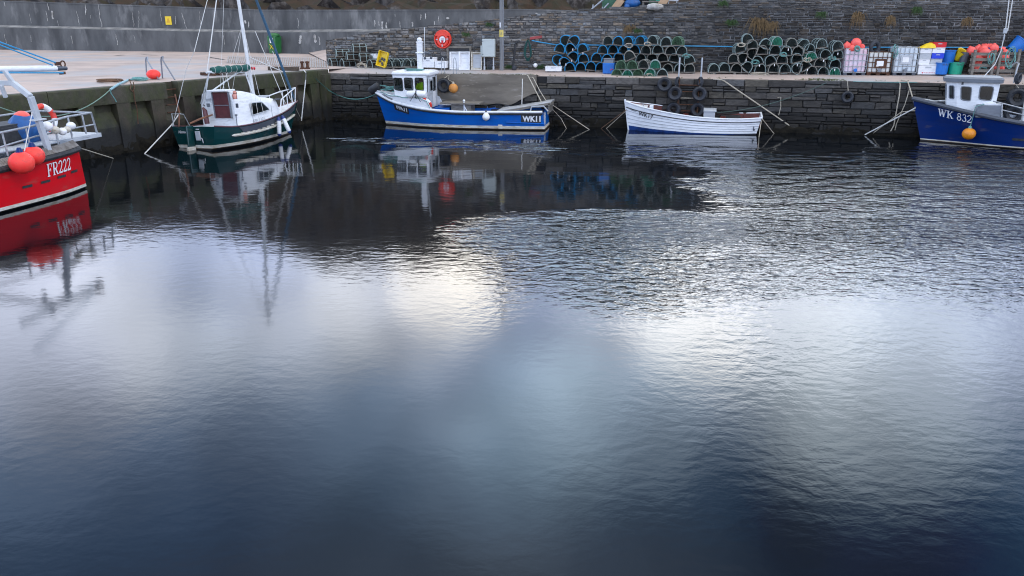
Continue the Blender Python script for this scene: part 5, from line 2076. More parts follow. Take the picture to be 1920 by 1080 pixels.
# mast, boom, cover, rigging
mb0 = HY.loc(475.5, 172, 0.0)
mtp = HY.loc(445, 0, 0.0)
mtop = V((mb0.x - 0.10, 0, 8.6))
mb = MB()
mbx = xa + 1.98
mb.tube([(mbx, 0, ztop - 0.36), (mbx - 0.05, 0, 2.6), (mbx - 0.14, 0, 8.6)], [0.075, 0.075, 0.06], 12)
mst = mb.build("mast", "alu", by)
zbm = HY.loc(468, 129, 0.0).z
xbe = HY.loc(386, 129, 0.0).x
mb = MB()
mb.tube([(mbx - 0.08, 0, zbm), (xbe, 0, zbm - 0.02)], 0.05, 10)
boom = mb.build("boom", "alu", by)
mb = MB()
n = 16
rr_ = random.Random(2)
pts = [V((lerp(mbx + 0.02, xbe + 0.25, i / n), 0, zbm + 0.05 + 0.012 * math.sin(i * 2.1))) for i in range(n + 1)]
mb.tube(pts, [0.06] + [0.125 + 0.018 * math.sin(i * 1.7) + 0.01 * rr_.random() for i in range(n - 1)] + [0.09], 12)
mb.build("sail_cover", "sail_green", boom)
mb = MB()
for i in range(7):
    x = lerp(mbx - 0.25, xbe + 0.35, i / 6)
    mb.ring((x, 0, zbm + 0.045), 0.138, 0.007, "X", 14, 4)
mb.build("sail_tie", "rope_white", boom)
mb = MB()
mb.tube([(mbx + 0.1, 0, zbm + 0.02), (mbx + 0.26, 0, zbm)], 0.06, 10)
mb.build("gooseneck_cover", "red_pl", by)
mb = MB()
zd0 = lambda x: zd_(x)
deckp = lambda t, side: HY.sheer(t, side, -0.06)
top = V((mbx - 0.14, 0, 8.5))
for side in (1, -1):
    for t, hgt in ((0.46, 8.4), (0.40, 4.6), (0.53, 4.6)):
        mb.tube([deckp(t, side), V((lerp(mbx, mbx - 0.14, hgt / 8.6), 0.04 * side, hgt))], 0.007, 5)
q = HY.sheer(0.0, 1, -0.05)
mb.tube([q, HY.inv @ on_plane(349, 130, mw @ V((xt * 0.96, 0.7, 0)), mw.to_3x3() @ V((1, 0, 0))), HY.inv @ on_plane(364, 97, mw @ V((xt * 0.93, 0.55, 0)), mw.to_3x3() @ V((1, 0, 0))), top], 0.012, 5)
mb.tube([V((xbe + 0.04, 0, zbm)), top + V((-0.1, 0, -0.2))], 0.02, 6)
mb.tube([V((xbe + 0.9, 0.1, zbm - 0.1)), V((xbe + 0.85, 0.3, zd_(xa) - 0.3))], 0.012, 5)
mb.tube([V((xbe + 0.9, -0.1, zbm - 0.1)), V((xbe + 0.95, -0.25, zd_(xa) - 0.3))], 0.012, 5)
mb.build("standing_rigging", "rope_white", by)
bowp = HY.sheer(0.965, 1)
mb = MB()
f0 = V((tab[-1][0] - 0.12, 0, tab[-1][2] + 0.1))
mb.tube([f0, f0.lerp(top, 0.06), f0.lerp(top, 0.5), f0.lerp(top, 0.96)], [0.02, 0.055, 0.06, 0.035], 10)
mb.build("furled_headsail", "sail_blue", by)
mb = MB()
mb.tube([f0 + V((-0.15, 0.1, 0)), f0.lerp(top, 0.3) + V((-0.2, 0, 0))], 0.014, 5)
mb.tube([f0 + V((-0.9, -0.3, -0.1)), f0.lerp(top, 0.42) + V((-0.75, 0, 0))], 0.014, 5)
mb.tube([V((mbx - 0.03, 0, zbm + 0.5)), f0.lerp(top, 0.17)], 0.02, 6)
mb.build("sheet_line", "rope_white", by)
# pulpit and pushpit
mb = MB()
pul = [HY.sheer(0.72, -1, -0.08), HY.sheer(0.76, -1, -0.08, 0.55), HY.sheer(0.9, -1, -0.05, 0.62)]
pul += [V((tab[-1][0] + 0.03, 0, tab[-1][2] + 0.6))]
pul += [HY.sheer(0.9, 1, -0.05, 0.62), HY.sheer(0.76, 1, -0.08, 0.55), HY.sheer(0.72, 1, -0.08)]
mb.tube(pul, 0.026, 8)
for t, side in ((0.84, -1), (0.92, -1), (0.84, 1), (0.92, 1)):
    mb.tube([HY.sheer(t, side, -0.06), HY.sheer(t, side, -0.05, 0.6)], 0.022, 6)
mb.tube([V((tab[-1][0] - 0.1, 0, tab[-1][2])), V((tab[-1][0] + 0.03, 0, tab[-1][2] + 0.6))], 0.022, 6)
mb.build("pulpit", "white", by)
mb = MB()
pus = [HY.sheer(0.2, 1, -0.08), HY.sheer(0.15, 1, -0.08, 0.5), HY.sheer(0.01, 1, -0.08, 0.5), HY.sheer(0.01, 0.55, -0.08, 0.5)]
mb.tube(pus, 0.02, 6)
mb.tube([HY.sheer(0.01, 1, -0.08), HY.sheer(0.01, 1, -0.08, 0.5)], 0.02, 6)
mb.build("pushpit", "steel", by)
mb = MB()
mb.tube([HY.sheer(0.36, 1, -0.08), HY.sheer(0.36, 1, -0.08, 0.62), HY.sheer(0.76, 1, -0.08, 0.55)], 0.012, 5)
mb.build("guard_wire", "steel", by)
mb = MB()
mb.tube([HY.sheer(0.24, -1, -0.08), HY.sheer(0.24, -1, -0.06, 0.42)], 0.02, 6)
mb.ball(HY.sheer(0.24, -1, -0.06, 0.45), 0.06, sq=(1, 1, 0.7))
mb.build("winch_post", "grey_paint", by)
for t in (0.4, 0.62):
    mb = MB()
    mb.tube([HY.sheer(t, -1, -0.06), HY.sheer(t, -1, -0.06, 0.5)], 0.012, 5)
    mb.build("stanchion", "steel", by)
mb = MB()
za_ = zd_(xa) - 0.36
mb.box((xa - 0.45, 0.62, za_ + 0.2), (0.95, 0.4, 0.4))
mb.box((xa - 0.45, -0.62, za_ + 0.2), (0.95, 0.4, 0.4))
mb.build("cockpit_seat", "white", by, bevel=0.03)
mb = MB()
q = HY.sheer(0.02, 1, -0.45)
mb.tube([(q.x - 0.1, q.y, q.z), (q.x + 0.05, q.y + 0.02, q.z + 0.55), (q.x + 0.06, q.y + 0.12, q.z + 1.25)], 0.03, 8)
mb.build("boarding_boathook", "brown_wood", by)
# boom crutch: the light A-frame aft
mb = MB()
cr0 = V((xbe + 0.12, 0, zbm - 0.06))
mb.tube([V((xa - 0.05, 0.9, ztop - 0.45)), cr0], 0.03, 6)
mb.tube([V((xa - 0.3, 0.45, ztop - 0.5)), cr0], 0.02, 6)
mb.tube([V((xa + 0.25, 0.55, ztop)), V((xbe + 1.65, 0.05, zbm - 0.12)), V((xbe + 2.0, 0, zbm - 0.12)), V((mbx - 0.1, -0.1, ztop - 0.28))], 0.03, 6)
mb.build("boom_support", "alu", by)
# maroon fender bag and a copper lamp on the cabin
mb = MB()
q = HY.locx(385, 217, xa - 0.35)
mb.tube([(xa - 0.3, q.y + 0.12, q.z + 0.3), (xa - 0.33, q.y, q.z + 0.2), (xa - 0.36, q.y - 0.05, q.z - 0.32)], [0.05, 0.09, 0.1], 10)
o = tag(mb.build("cover_bag", "maroon"), "rust-red folded canvas bag in the yacht cockpit", "bag")
o.matrix_world = mw
q = HY.locx(441, 175, xa)
mb = MB()
mb.ball((xa - 0.02, q.y, q.z + 0.02), 0.085)
mb.lathe([(0.09, -0.2), (0.1, -0.05), (0.08, 0.0)], 12, c=(xa - 0.05, q.y, q.z - 0.02))
mb.build("brass_lamp", mat("copper_lamp", (0.45, 0.2, 0.16), rough=0.35, metal=0.6), by)
for (u, v, lx, lb_) in ((536, 196, 0.12, "white long fender with blue ends, leaning forward on the yacht's starboard bow"), (531.5, 206, -0.02, "white long fender with blue ends, hanging straight on the yacht's starboard bow")):
    t0_ = 0.70 if lx > 0 else 0.655
    q = mw @ HY.P(t0_, HY.zs(t0_) - 0.05, -1, 0.14)
    fl = thing("fender", lb_, "fender", q, 0)
    fl.rotation_euler = (0, -lx * 3 if lx > 0 else 0.05, 0)
    mb = MB()
    mb.lathe([(0.05, -0.75), (0.085, -0.70), (0.092, -0.5), (0.092, -0.2), (0.085, -0.1), (0.04, -0.03)], 14)
    mb.build("body", "white_box", fl)
    mb = MB()
    mb.lathe([(0.094, -0.12), (0.09, -0.07), (0.05, -0.015), (0.03, 0.03)], 14)
    mb.build("end_cap", "cap_blue", fl)
    mb = MB()
    mb.lathe([(0.03, -0.78), (0.088, -0.715), (0.09, -0.68)], 14)
    mb.build("end_cap", "cap_blue", fl)

M["rib_grey"] = mat("ribbed_rubber_rail", (0.26, 0.25, 0.24), (0.13, 0.115, 0.10), rough=0.8, sc=5)
# ------------------------------------------------------------------ red boat FR222
e0, e1 = at(160, 354), at(0, 396)
dirv = (e1 - e0).normalized()
sideL = V((0, 0, 1)).cross(dirv)              # port, towards the viewer
sternc = e0 - sideL * 1.55
stem = sternc + dirv * 11.5
mw, Lw = boat_frame(stem, sternc)
HR = Hull(mw, Lw)
br = thing("fishing_boat", "red fishing boat FR222 with grey rails and gantry at the left edge", "fishing boat", mw=mw, group="boats moored in the harbour")
hl = Lw / 2
tab = []
zsr = []
ps_ = [HR.loc(u, v, 1.9) for u, v in ((159, 275.5), (104, 286.5), (52, 299.5), (0, 314))]
sx = [ps_[0].x, ps_[1].x, ps_[2].x, ps_[3].x]
zs0, zs3 = ps_[0].z, ps_[3].z
for k, (x, bs, bw) in enumerate(((ps_[0].x + 0.02, 1.68, 1.50), (ps_[0].x + 0.7, 1.86, 1.72), (ps_[0].x + 1.8, 1.92, 1.80), (ps_[0].x + 3.4, 1.92, 1.80), (ps_[0].x + 5.6, 1.9, 1.7), (ps_[0].x + 8.2, 1.5, 1.1), (ps_[0].x + 10.3, 0.8, 0.45), (ps_[0].x + 12.0, 0.05, 0.03))):
    z = lerp(zs0, zs3, min(1.6, (x - ps_[0].x) / max(0.1, ps_[3].x - ps_[0].x)))
    tab.append([x, bs, max(1.0, z) + 0.10 * max(0, k - 4), x if k < 5 else x - 0.35 * (k - 4), bw])
tab[0][3] = HR.loc(163, 351, 1.5).x
HR.set(tab, 1.2)
HR.skin("hull", [("z", -0.5, 0), ("z", 0.06, 1), ("z", 0.15, 2), ("h", 0.45, 2), ("h", 0.8, 2), ("h", 1.0, 2)], ["antifoul", "boot", "red"], br, n=48)
HR.inner("deck", ["lgrey", "lgrey"], br, lambda t: 0.35, w=0.1)
HR.strake("rubbing_strake", "black", br, lambda t: HR.zs(t) - 0.06, 0.085, off=0.02)
mb = MB()
for side in (1, -1):
    mb.grid(lambda i, j: HR.sheer(i / 60, side, (0.03, -0.16)[j], (0.03, 0.19)[j]), 60, 1, flip=side > 0)
    for i in range(150):
        a = HR.sheer(i / 150, side, 0.035, 0.03)
        b_ = HR.sheer(i / 150, side, -0.155, 0.195)
        mb.tube([a, b_], 0.012, 4)
mb.build("ribbed_gunwale", "rib_grey", br)
p = HR.loc(90, 332, 1.88)
q = HR.loc(134, 318, 1.8)
HR.letters("registration_number", "white", br, serif2d("FR222", 0.36, (p.x - q.x) / (0.36 * 3.26)), p.x, p.z + 0.0, (q.z - p.z) / (p.x - q.x), off=0.025)
for u, v in ((51, 349.5), (86, 340.5), (118, 331), (146.5, 321.5)):
    c = HR.loc(u, v, 1.86)
    HR.plate("scupper", "black", br, c.x + 0.17, c.x - 0.17, c.z - 0.035, c.z + 0.035, off=0.02, n=2)
# stern platform
zp = tab[0][2]
xp = tab[0][0]
pe = HR.loc(183, 254, 1.2)
mb = MB()
mb.box((lerp(xp + 0.3, pe.x, 0.5), 0.2, pe.z + 0.03), (xp + 0.3 - pe.x, 2.3, 0.12))
mb.build("stern_platform", "gpl", br)
mb = MB()
mb.grid(lambda i, j: V((lerp(xp - 0.9, xp + 4.6, i / 20), lerp(1.35, -1.4, j / 4), zp + 0.17 + 0.03 * noise.noise(V((i * 0.8, j, 3))))), 20, 4)
mb.build("pale_deck_sheet", "gpl", br, solid=0.04)
# rails
mb = MB()
R = lambda u, v, y=1.55: HR.loc(u, v, y)
top_r = [R(-60, 265), R(0, 249), R(62, 236), R(125, 219), R(171, 211.5, 1.25), R(183, 253, 1.25)]
mb.tube(top_r, 0.032, 8)
mb.tube([R(171, 211.5, 1.25), V((R(171, 211.5, 1.25).x, -0.9, R(171, 211.5, 1.25).z))], 0.03, 8)
mb.tube([V((R(171, 211.5, 1.25).x, -0.9, R(171, 211.5, 1.25).z)), V((R(0, 249).x, -1.6, R(0, 249).z)), V((R(-80, 249).x, -1.6, R(-60, 249).z))], 0.03, 8)
mb.tube([R(-60, 294), R(0, 276), R(66, 256), R(130, 242), R(178, 233, 1.25)], 0.024, 8)
for u, v0, v1 in ((4, 249, 300), (48, 238, 285), (100, 227, 276), (154, 216, 252), (127, 219, 262)):
    a = R(u, v0)
    mb.tube([a, V((a.x - 0.02, a.y + 0.02, max(zp + 0.1, R(u, v1).z)))], 0.026, 8)
for x in (0.5, 1.8, 3.1):
    mb.tube([V((xp + x, -1.6, zp + 0.1)), V((xp + x, -1.6, R(0, 249).z))], 0.026, 8)
mb.build("deck_rail", "steel", br)
# gantry of square tube
mb = MB()
g0, g1, g2 = R(93, 288, 1.75), R(57, 181, 1.7), R(25, 156.5, 1.25)
gx = g0.x
g1 = V((gx, 1.72, HR.locx(57, 181, gx).z)) if abs(HR.locx(57, 181, gx).y) < 4 else g1
g0, g1, g2 = HR.loc(93, 288, 1.76), HR.loc(57, 181, 1.74), HR.loc(25, 156, 1.2)
mb.bar(g0, g1, 0.15, 0.13, up=(0, 1, 0))
mb.bar(g1, g2, 0.15, 0.13, up=(0, 1, 0))
g3 = V((g2.x, -1.2, g2.z))
g4 = V((g1.x, -1.74, g1.z))
mb.bar(g2, g3, 0.13, 0.13, up=(1, 0, 0))
mb.bar(g3, g4, 0.15, 0.13, up=(0, 1, 0))
mb.bar(g4, V((g0.x, -1.76, g0.z)), 0.15, 0.13, up=(0, 1, 0))
mb.bar(g2, HR.loc(8, 132, 1.0), 0.10, 0.10, up=(0, 1, 0))
mb.bar(HR.loc(2, 160, 1.0), HR.loc(11, 183, 1.0), 0.09, 0.09, up=(0, 1, 0))
mb.bar(g0.lerp(g1, 0.60) + V((-0.2, 0, 0)), g0.lerp(g1, 0.60) + V((0.22, 0, 0)), 0.2, 0.04)
mb.build("gantry", "gpl", br, bevel=0.012)
# boom with blue falls
bt, bb = HR.loc(124, 128, 0.6), HR.loc(-60, 130.5, 0.6)
mb = MB()
mb.tube([bb, bt.lerp(bb, 0.12)], 0.085, 12)
bo = mb.build("derrick_boom", "white", br)
mb = MB()
mb.tube([bt.lerp(bb, 0.12), bt], [0.075, 0.06], 12)
mb.build("boom_end", "dark_grey", bo)
mb = MB()
mb.ring(bt + V((0.1, 0, 0.13)), 0.09, 0.022, "Y", 14, 6)
mb.box(bt + V((0.3, 0, 0.15)), (0.16, 0.08, 0.1))
mb.box(bt + V((0.18, 0, -0.13)), (0.18, 0.08, 0.08))
mb.build("pulley_block", "rust", bo)
mb = MB()
mb.tube([bt + V((0.3, 0, 0.16)), HR.loc(-60, 57, 0.6)], 0.022, 6)
mb.tube([bt + V((0.55, 0.05, 0.12)), HR.loc(-60, 62, 0.65)], 0.02, 6)
mb.tube([bt + V((0.2, 0.05, -0.12)), HR.loc(-60, 136, 0.65)], 0.026, 6)
mb.build("boom_fall", "rope_blue", bo)
# gear on the red boat
for (u, v, rr, lab) in ((40.5, 305, 0.30, "large round coral buoy, the nearer of the pair on FR222's gunwale"), (63, 292, 0.265, "round coral buoy with dark blue cap, behind the larger one on FR222's gunwale")):
    c = HR.loc(u, v, 2.22 if rr > 0.28 else 2.08)
    t_ = thing("buoy", lab, "buoy", mw @ c, 0)
    mb = MB()
    mb.ball((0, 0, 0), rr, 20, sq=(1.08, 1, 0.98))
    mb.build("float", "coral", t_)
    mb = MB()
    mb.lathe([(0.10, rr * 0.93), (0.08, rr + 0.03), (0.045, rr + 0.10)], 10)
    mb.build("eye_cap", "navy", t_)
rope("rope", [mw @ HR.loc(46, 283, 2.1), mw @ HR.loc(50, 262, 1.7), mw @ HR.loc(61, 208, 1.7)], 0.016, "rope_white", "pale line from the coral buoys up to the red boat's gantry")
prev = None
for i, (u, v, rr) in enumerate(((88, 237, 0.145), (104, 244, 0.115), (117, 246.5, 0.115), (125.5, 243, 0.10), (133, 236, 0.12), (128, 238, 0.10))):
    if i == 5:
        continue
    c = HR.loc(u, v, 1.66)
    mb = MB()
    mb.ball((0, 0, 0), rr, 16, sq=(1.12, 1, 0.95))
    mb.ring((0, 0, 0), rr * 0.28, 0.012, "X", 10, 4)
    o = solo("float", mb, "white_box" if i % 2 == 0 else "boot", ("white net float with a dark spot, first of the string on the red boat's rail", "dirty cream net float, second in the string on the red boat's rail", "white net float in the middle of the string on the red boat's rail",
              "dull cream net float, fourth in the string on the red boat's rail", "white net float at the stern end of the string, beside the rail post")[i], "float", mw @ c, 0, "net floats strung on the red boat's rail")
lw = Matrix.Translation(mw @ HR.loc(84, 221, -0.2)) @ mw.to_3x3().to_4x4() @ Matrix.Rotation(0.25, 4, "X") @ Matrix.Rotation(0.6, 4, "Y")
lifebuoy("lifebuoy", None, lw, 0.36, "red and white lifebuoy hung on the red boat's far rail", 0.085)
c = HR.loc(48, 243, 0.45)
mb = MB()
rr_ = random.Random(6)
def bag(i, j):
    a, t_ = 2 * PI * i / 18, j / 8
    r_ = math.sin(PI * (0.12 + 0.80 * t_)) ** 0.6
    p = V((0.6 * r_ * math.cos(a), 0.48 * r_ * math.sin(a), lerp(-0.40, 0.42, t_)))
    return p * (1 + 0.16 * noise.noise(p * 3.1))
mb.grid(bag, 18, 8)
o = tag(mb.build("tarpaulin_bag", "bag_blue"), "blue tarpaulin bundle on the red boat's deck under a pink buoy", "bundle")
o.matrix_world = Matrix.Translation(mw @ V((c.x, c.y, max(c.z, zp + 0.45)))) @ mw.to_3x3().to_4x4()
c2 = HR.loc(42, 224, 0.3)
mb = MB()
mb.ball((0, 0, 0), 0.25, 18)
solo("buoy", mb, "coral_pale", "pale pink buoy resting on the blue bundle on the red boat", "buoy", mw @ c2)
c = HR.loc(4, 252, 0.2)
mb = MB()
mb.box((0, 0, 0), (1.9, 0.9, 0.62))
mb.box((0, 0.46, 0.05), (1.8, 0.03, 0.4))
o = tag(mb.build("fish_bin", "black", bevel=0.03), "black plastic fish bin on the red boat's deck", "bin")
o.matrix_world = Matrix.Translation(mw @ V((c.x + 0.1, c.y, zp + 0.45))) @ mw.to_3x3().to_4x4()

# ================================================================== gear on the quay
ORD = ["first", "second", "third", "fourth", "fifth", "sixth", "seventh", "eighth", "ninth", "tenth", "eleventh", "twelfth", "thirteenth"]


def onin(u, v, off):
    return on_poly(u, v, IN, off)


def face(p, line=INL):
    return ang_at(line, p)


# ------------------------------------------------------------------ creels
def net_arch(mb, w, h, y0, y1, n_arc, n_len, r, front=False, back=False):
    """twine mesh over the hoop shape"""
    A = []
    for i in range(n_arc + 1):
        a = PI * i / n_arc
        A.append((w / 2 * math.cos(a) * (1.0 if math.sin(a) > 0.3 else 1.0), h * math.sin(a) ** 0.8))
    for k in range(n_len + 1):
        y = lerp(y0, y1, k / n_len)
        mb.tube([(x, y, z) for x, z in A], r, 3)
    for x, z in A[1:-1]:
        mb.tube([(x, y0, z), (x, y1, z)], r, 3)
    for on, y in ((front, y0), (back, y1)):
        if on:
            for k in range(1, 7):
                x = lerp(-w / 2, w / 2, k / 7)
                zt = h * max(0.02, 1 - (2 * x / w) ** 2) ** 0.45
                mb.tube([(x, y, 0), (x, y, zt)], r, 3)
                z = h * k / 7.5
                xx = w / 2 * max(0.02, 1 - (z / h) ** 2.2) ** 0.5
                mb.tube([(-xx, y, z), (xx, y, z)], r, 3)


def hoop(w, h, y, n=14):
    pts = [(w / 2, y, 0.0)]
    for i in range(n + 1):
        a = PI * i / n
        pts.append((w / 2 * math.cos(a), y, 0.12 * h + 0.88 * h * math.sin(a) ** 0.85))
    pts.append((-w / 2, y, 0.0))
    return pts


CREELS = {}


def creel_proto(kind, hoop_m, net_m, thick, filled=False, round_=False, dens=12):
    r_ = thing("creel", "creel", "lobster creel", (0, -60, -10), 0, "lobster creels stacked along the quay")
    w, h, d = 0.50, 0.40, 0.68
    zc = 0.2
    T = Matrix.Translation((0, 0, -zc))
    for y, t in ((0, thick), (d * 0.5, thick * 0.75), (d, thick)):
        mb = MB()
        mb.tube(hoop(w, h, y), t, 6, 0, False, T)
        if round_ and y == 0:
            mb.tube([(-w / 2, 0, 0.0), (0, 0, -0.05), (w / 2, 0, 0.0)], thick, 6, 0, False, T)
        mb.build("hoop", hoop_m, r_)
    mb = MB()
    for z, x in ((0.0, w / 2), (0.0, -w / 2)):
        mb.bar((x, -0.03, z), (x, d + 0.03, z), 0.035, 0.03, T=T)
    for y in (0.0, d * 0.5, d):
        mb.bar((-w / 2 - 0.03, y, -0.005), (w / 2 + 0.03, y, -0.005), 0.045, 0.028, T=T)
    for x in (-0.15, -0.05, 0.05, 0.15):
        mb.bar((x, 0, 0.012), (x, d, 0.012), 0.05, 0.012, T=T)
    mb.build("base_frame", "wood", r_, smooth=0)
    mb = MB()
    for a in (35, 90, 145):
        t = math.radians(a)
        x, z = w / 2 * math.cos(t), 0.12 * h + 0.88 * h * math.sin(t) ** 0.85
        mb.tube([(x, 0, z), (x, d, z)], 0.012, 5, 0, False, T)
    mb.build("side_rod", hoop_m, r_)
    mb = MB()
    net_arch(mb, w * 0.97, h * 0.97, 0.01, d, dens, dens, 0.0055 if not filled else 0.008, filled, True)
    mb.v = [(x, y, z - zc) for x, y, z in mb.v]
    # entrance funnel and inner parlour netting
    for k in range(8):
        a = 2 * PI * k / 8
        mb.tube([(0.22 * math.cos(a), d * 0.33, 0.17 + 0.15 * math.sin(a) - zc), (0.07 * math.cos(a), d * 0.62, 0.17 + 0.06 * math.sin(a) - zc)], 0.005, 3)
    for k in range(9):
        x = lerp(-w / 2, w / 2, (k + 0.5) / 9)
        mb.tube([(x, d * 0.66, -zc), (x, d * 0.66, h * max(0.05, 1 - (2 * x / w) ** 2) ** 0.45 - zc)], 0.006, 3)
        z = h * (k + 0.3) / 9.5
        xx = w / 2 * max(0.02, 1 - (z / h) ** 2.2) ** 0.5
        mb.tube([(-xx, d * 0.66, z - zc), (xx, d * 0.66, z - zc)], 0.006, 3)
    mb.build("netting", net_m, r_, smooth=0)
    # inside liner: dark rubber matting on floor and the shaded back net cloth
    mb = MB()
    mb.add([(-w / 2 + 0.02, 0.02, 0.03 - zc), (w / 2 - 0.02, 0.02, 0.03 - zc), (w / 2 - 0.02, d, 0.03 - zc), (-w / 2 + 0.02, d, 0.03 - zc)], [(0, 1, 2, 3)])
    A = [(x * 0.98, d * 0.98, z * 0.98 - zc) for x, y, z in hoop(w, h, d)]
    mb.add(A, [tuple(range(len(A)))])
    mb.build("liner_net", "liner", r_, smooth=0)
    CREELS[kind] = r_
    return r_


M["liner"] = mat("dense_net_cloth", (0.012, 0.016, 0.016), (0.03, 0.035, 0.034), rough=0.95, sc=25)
M["hoop_blue"] = mat("blue_rope_binding", (0.012, 0.26, 0.52), (0.01, 0.18, 0.40), rough=0.8, sc=25)
M["hoop_teal"] = mat("pale_teal_binding", (0.30, 0.39, 0.38), (0.16, 0.20, 0.19), rough=0.85, sc=18)
M["hoop_grey"] = mat("weathered_grey_binding", (0.30, 0.29, 0.25), (0.15, 0.15, 0.13), rough=0.9, sc=18)
M["hoop_green"] = mat("green_binding", (0.14, 0.23, 0.16), (0.07, 0.13, 0.08), rough=0.9, sc=18)
creel_proto("b", "hoop_blue", "net", 0.019)
creel_proto("t", "hoop_teal", "net", 0.016, round_=True)
creel_proto("g", "hoop_grey", "net", 0.017)
creel_proto("n", "hoop_green", "net_olive", 0.018, filled=True)
creel_proto("e", "hoop_teal", "net_green", 0.018, filled=True)
M["net_brown"] = mat("brown_net_twine", (0.05, 0.038, 0.026), (0.025, 0.022, 0.018), rough=0.95, sc=8)
creel_proto("d", "hoop_teal", "net_brown", 0.022, filled=True, dens=22)
used_kind = set()
KDESC = {"b": "blue rope-bound creel", "t": "pale teal creel", "g": "weathered grey creel", "n": "olive netted creel", "e": "bright green netted creel"}


def put_creel(kind, u, v, ang, off, label, yaw=0.0, front_y=None):
    p = onin(u, v, off)
    rz = face(p)
    mw_ = Matrix.Translation(p) @ Matrix.Rotation(rz + yaw, 4, "Z") @ Matrix.Rotation(math.radians(-ang), 4, "Y")
    k = CREELS[kind]
    if kind not in used_kind:
        used_kind.add(kind)
        k.matrix_world = mw_
        k["label"] = label
        return k
    return dup(k, mw_, label)


STACKS = [
    ("blue stack at left", 1.0, {
        "bottom": [("b", 1068, 125, 0), ("b", 1088.5, 126, 0), ("b", 1109, 124, 0), ("b", 1127, 124.5, 0)],
        "second": [("b", 1044, 112, 62), ("b", 1057, 116.5, 45), ("b", 1076, 105, -40), ("b", 1094, 108, 0), ("b", 1119, 108, 0), ("b", 1138.5, 109, 0), ("b", 1161, 107, 0)],
        "third": [("b", 1050, 91, -13), ("b", 1069, 90, 23), ("b", 1092, 91, 25), ("b", 1130, 93, 0), ("b", 1149, 93, 0), ("b", 1168, 93, 0), ("b", 1190, 92, 0)],
        "top": [("b", 1058.5, 75.5, 66), ("b", 1079, 76, -45), ("g", 1140, 76, 0), ("b", 1158, 77, 0), ("b", 1178, 77, 0), ("b", 1199, 75, 0)]}),
    ("teal stack in the middle", 1.0, {
        "bottom": [("g", 1253, 127, 0), ("t", 1274, 127, 0), ("g", 1294, 128, 0)],
        "second": [("t", 1202.5, 108, 0), ("g", 1223, 108, 0), ("g", 1243, 108, 0), ("t", 1264, 108, 0), ("t", 1291, 111, 8)],
        "third": [("g", 1211, 93, 0), ("t", 1233, 92, 0), ("g", 1257, 94, 0), ("t", 1278, 95, -12)],
        "top": [("t", 1223, 75, 0), ("t", 1248, 77, 0), ("n", 1269, 77, 0)]}),
    ("green heap near the quay edge", 2.35, {
        "bottom": [("n", 1155.6, 138.5, 0), ("e", 1176, 139, 0), ("n", 1197, 138.5, 0), ("e", 1218.6, 136.5, -18), ("t", 1241.5, 138.5, 0)],
        "second": [("n", 1163, 122, 0), ("n", 1185, 122, 0), ("g", 1206.7, 121, 0), ("e", 1228.5, 121, 4)],
        "top": [("g", 1178, 104, 30)]}),
    ("right-hand stack", 0.95, {
        "bottom": [("t", 1340, 127.5, 0), ("t", 1360, 127, 0), ("g", 1382, 128, 0), ("t", 1402, 124, -45), ("t", 1427, 128, 0), ("g", 1451, 128, 0), ("t", 1472, 128, 0), ("t", 1492, 129, 68), ("t", 1509, 122, 28), ("g", 1521.5, 132, 0), ("t", 1544.5, 133.5, 0), ("e", 1566, 134, 0)],
        "second": [("g", 1374.5, 110, 0), ("g", 1392, 109, 70), ("t", 1420.6, 113, 25), ("t", 1444, 112, 30), ("g", 1466, 110, 0), ("t", 1493, 109, 20), ("e", 1520, 105, 20), ("g", 1538, 117, -6), ("t", 1565.5, 118.5, 0)],
        "third": [("t", 1387, 90, 15), ("g", 1409, 99.6, 62), ("g", 1429, 94, 0), ("t", 1453, 94, 0), ("t", 1474, 94, -5), ("g", 1496.4, 94, 0), ("t", 1519, 91, 0), ("t", 1547, 102, 20), ("t", 1571.5, 102, 0)],
        "top": [("t", 1401, 72, 28), ("g", 1410.4, 83, 0), ("t", 1437, 81, -25), ("e", 1458, 76.5, 0), ("g", 1485.6, 80.6, 0), ("t", 1508, 82, -35), ("t", 1540.4, 82, 12), ("t", 1569.5, 86, 15)]}),
]
for sname, off, rowsd in STACKS:
    for rname, row in rowsd.items():
        for k, (kind, u, v, ang) in enumerate(row):
            put_creel(kind, u + random.uniform(-1.2, 1.2), v + random.uniform(-0.8, 0.8), ang + random.uniform(-8, 8), off + (0.05 if rname == "bottom" else 0) + random.uniform(-0.07, 0.07),
                      f"{KDESC[kind]}, {ORD[k]} from left, {rname} row, {sname}", random.uniform(-0.14, 0.14))
for k, (kind, u, v, ang, yaw, off, lab) in enumerate((
        ("d", 618.6, 117, 0, -0.45, 0.9, "brown netted creel at the left end of the bottom row by the ribbed pavement"),
        ("d", 641, 118, 0, -0.45, 0.95, "brown netted creel standing second in the bottom row by the ribbed pavement"),
        ("d", 693, 119.5, 0, -0.35, 0.9, "brown netted creel beside the yellow crate, partly behind it"),
        ("d", 630, 100, 10, -0.75, 0.85, "brown netted creel lying on the left end of the small pile"),
        ("d", 650, 105, 5, -0.75, 0.95, "brown netted creel in the middle layer of the small pile"),
        ("d", 661.5, 90, 0, -0.75, 0.8, "brown netted creel on the very top of the small pile at left"),
        ("d", 674, 107.5, 0, -0.75, 0.8, "brown netted creel at the right end of the small pile"),
        ("t", 727, 118, 0, 0, 0.9, "pale teal creel just right of the yellow crate"),
        ("t", 744, 118, 0, 0, 0.9, "pale teal creel second right of the yellow crate"),
        ("t", 763, 117.5, 0, 0, 0.9, "pale teal creel behind the front of the blue boat's wheelhouse roof"),
        ("g", 777, 117.5, 0, -0.2, 0.75, "weathered grey creel just left of the blue boat's mast"))):
    put_creel(kind, u, v, ang, off, lab, yaw)

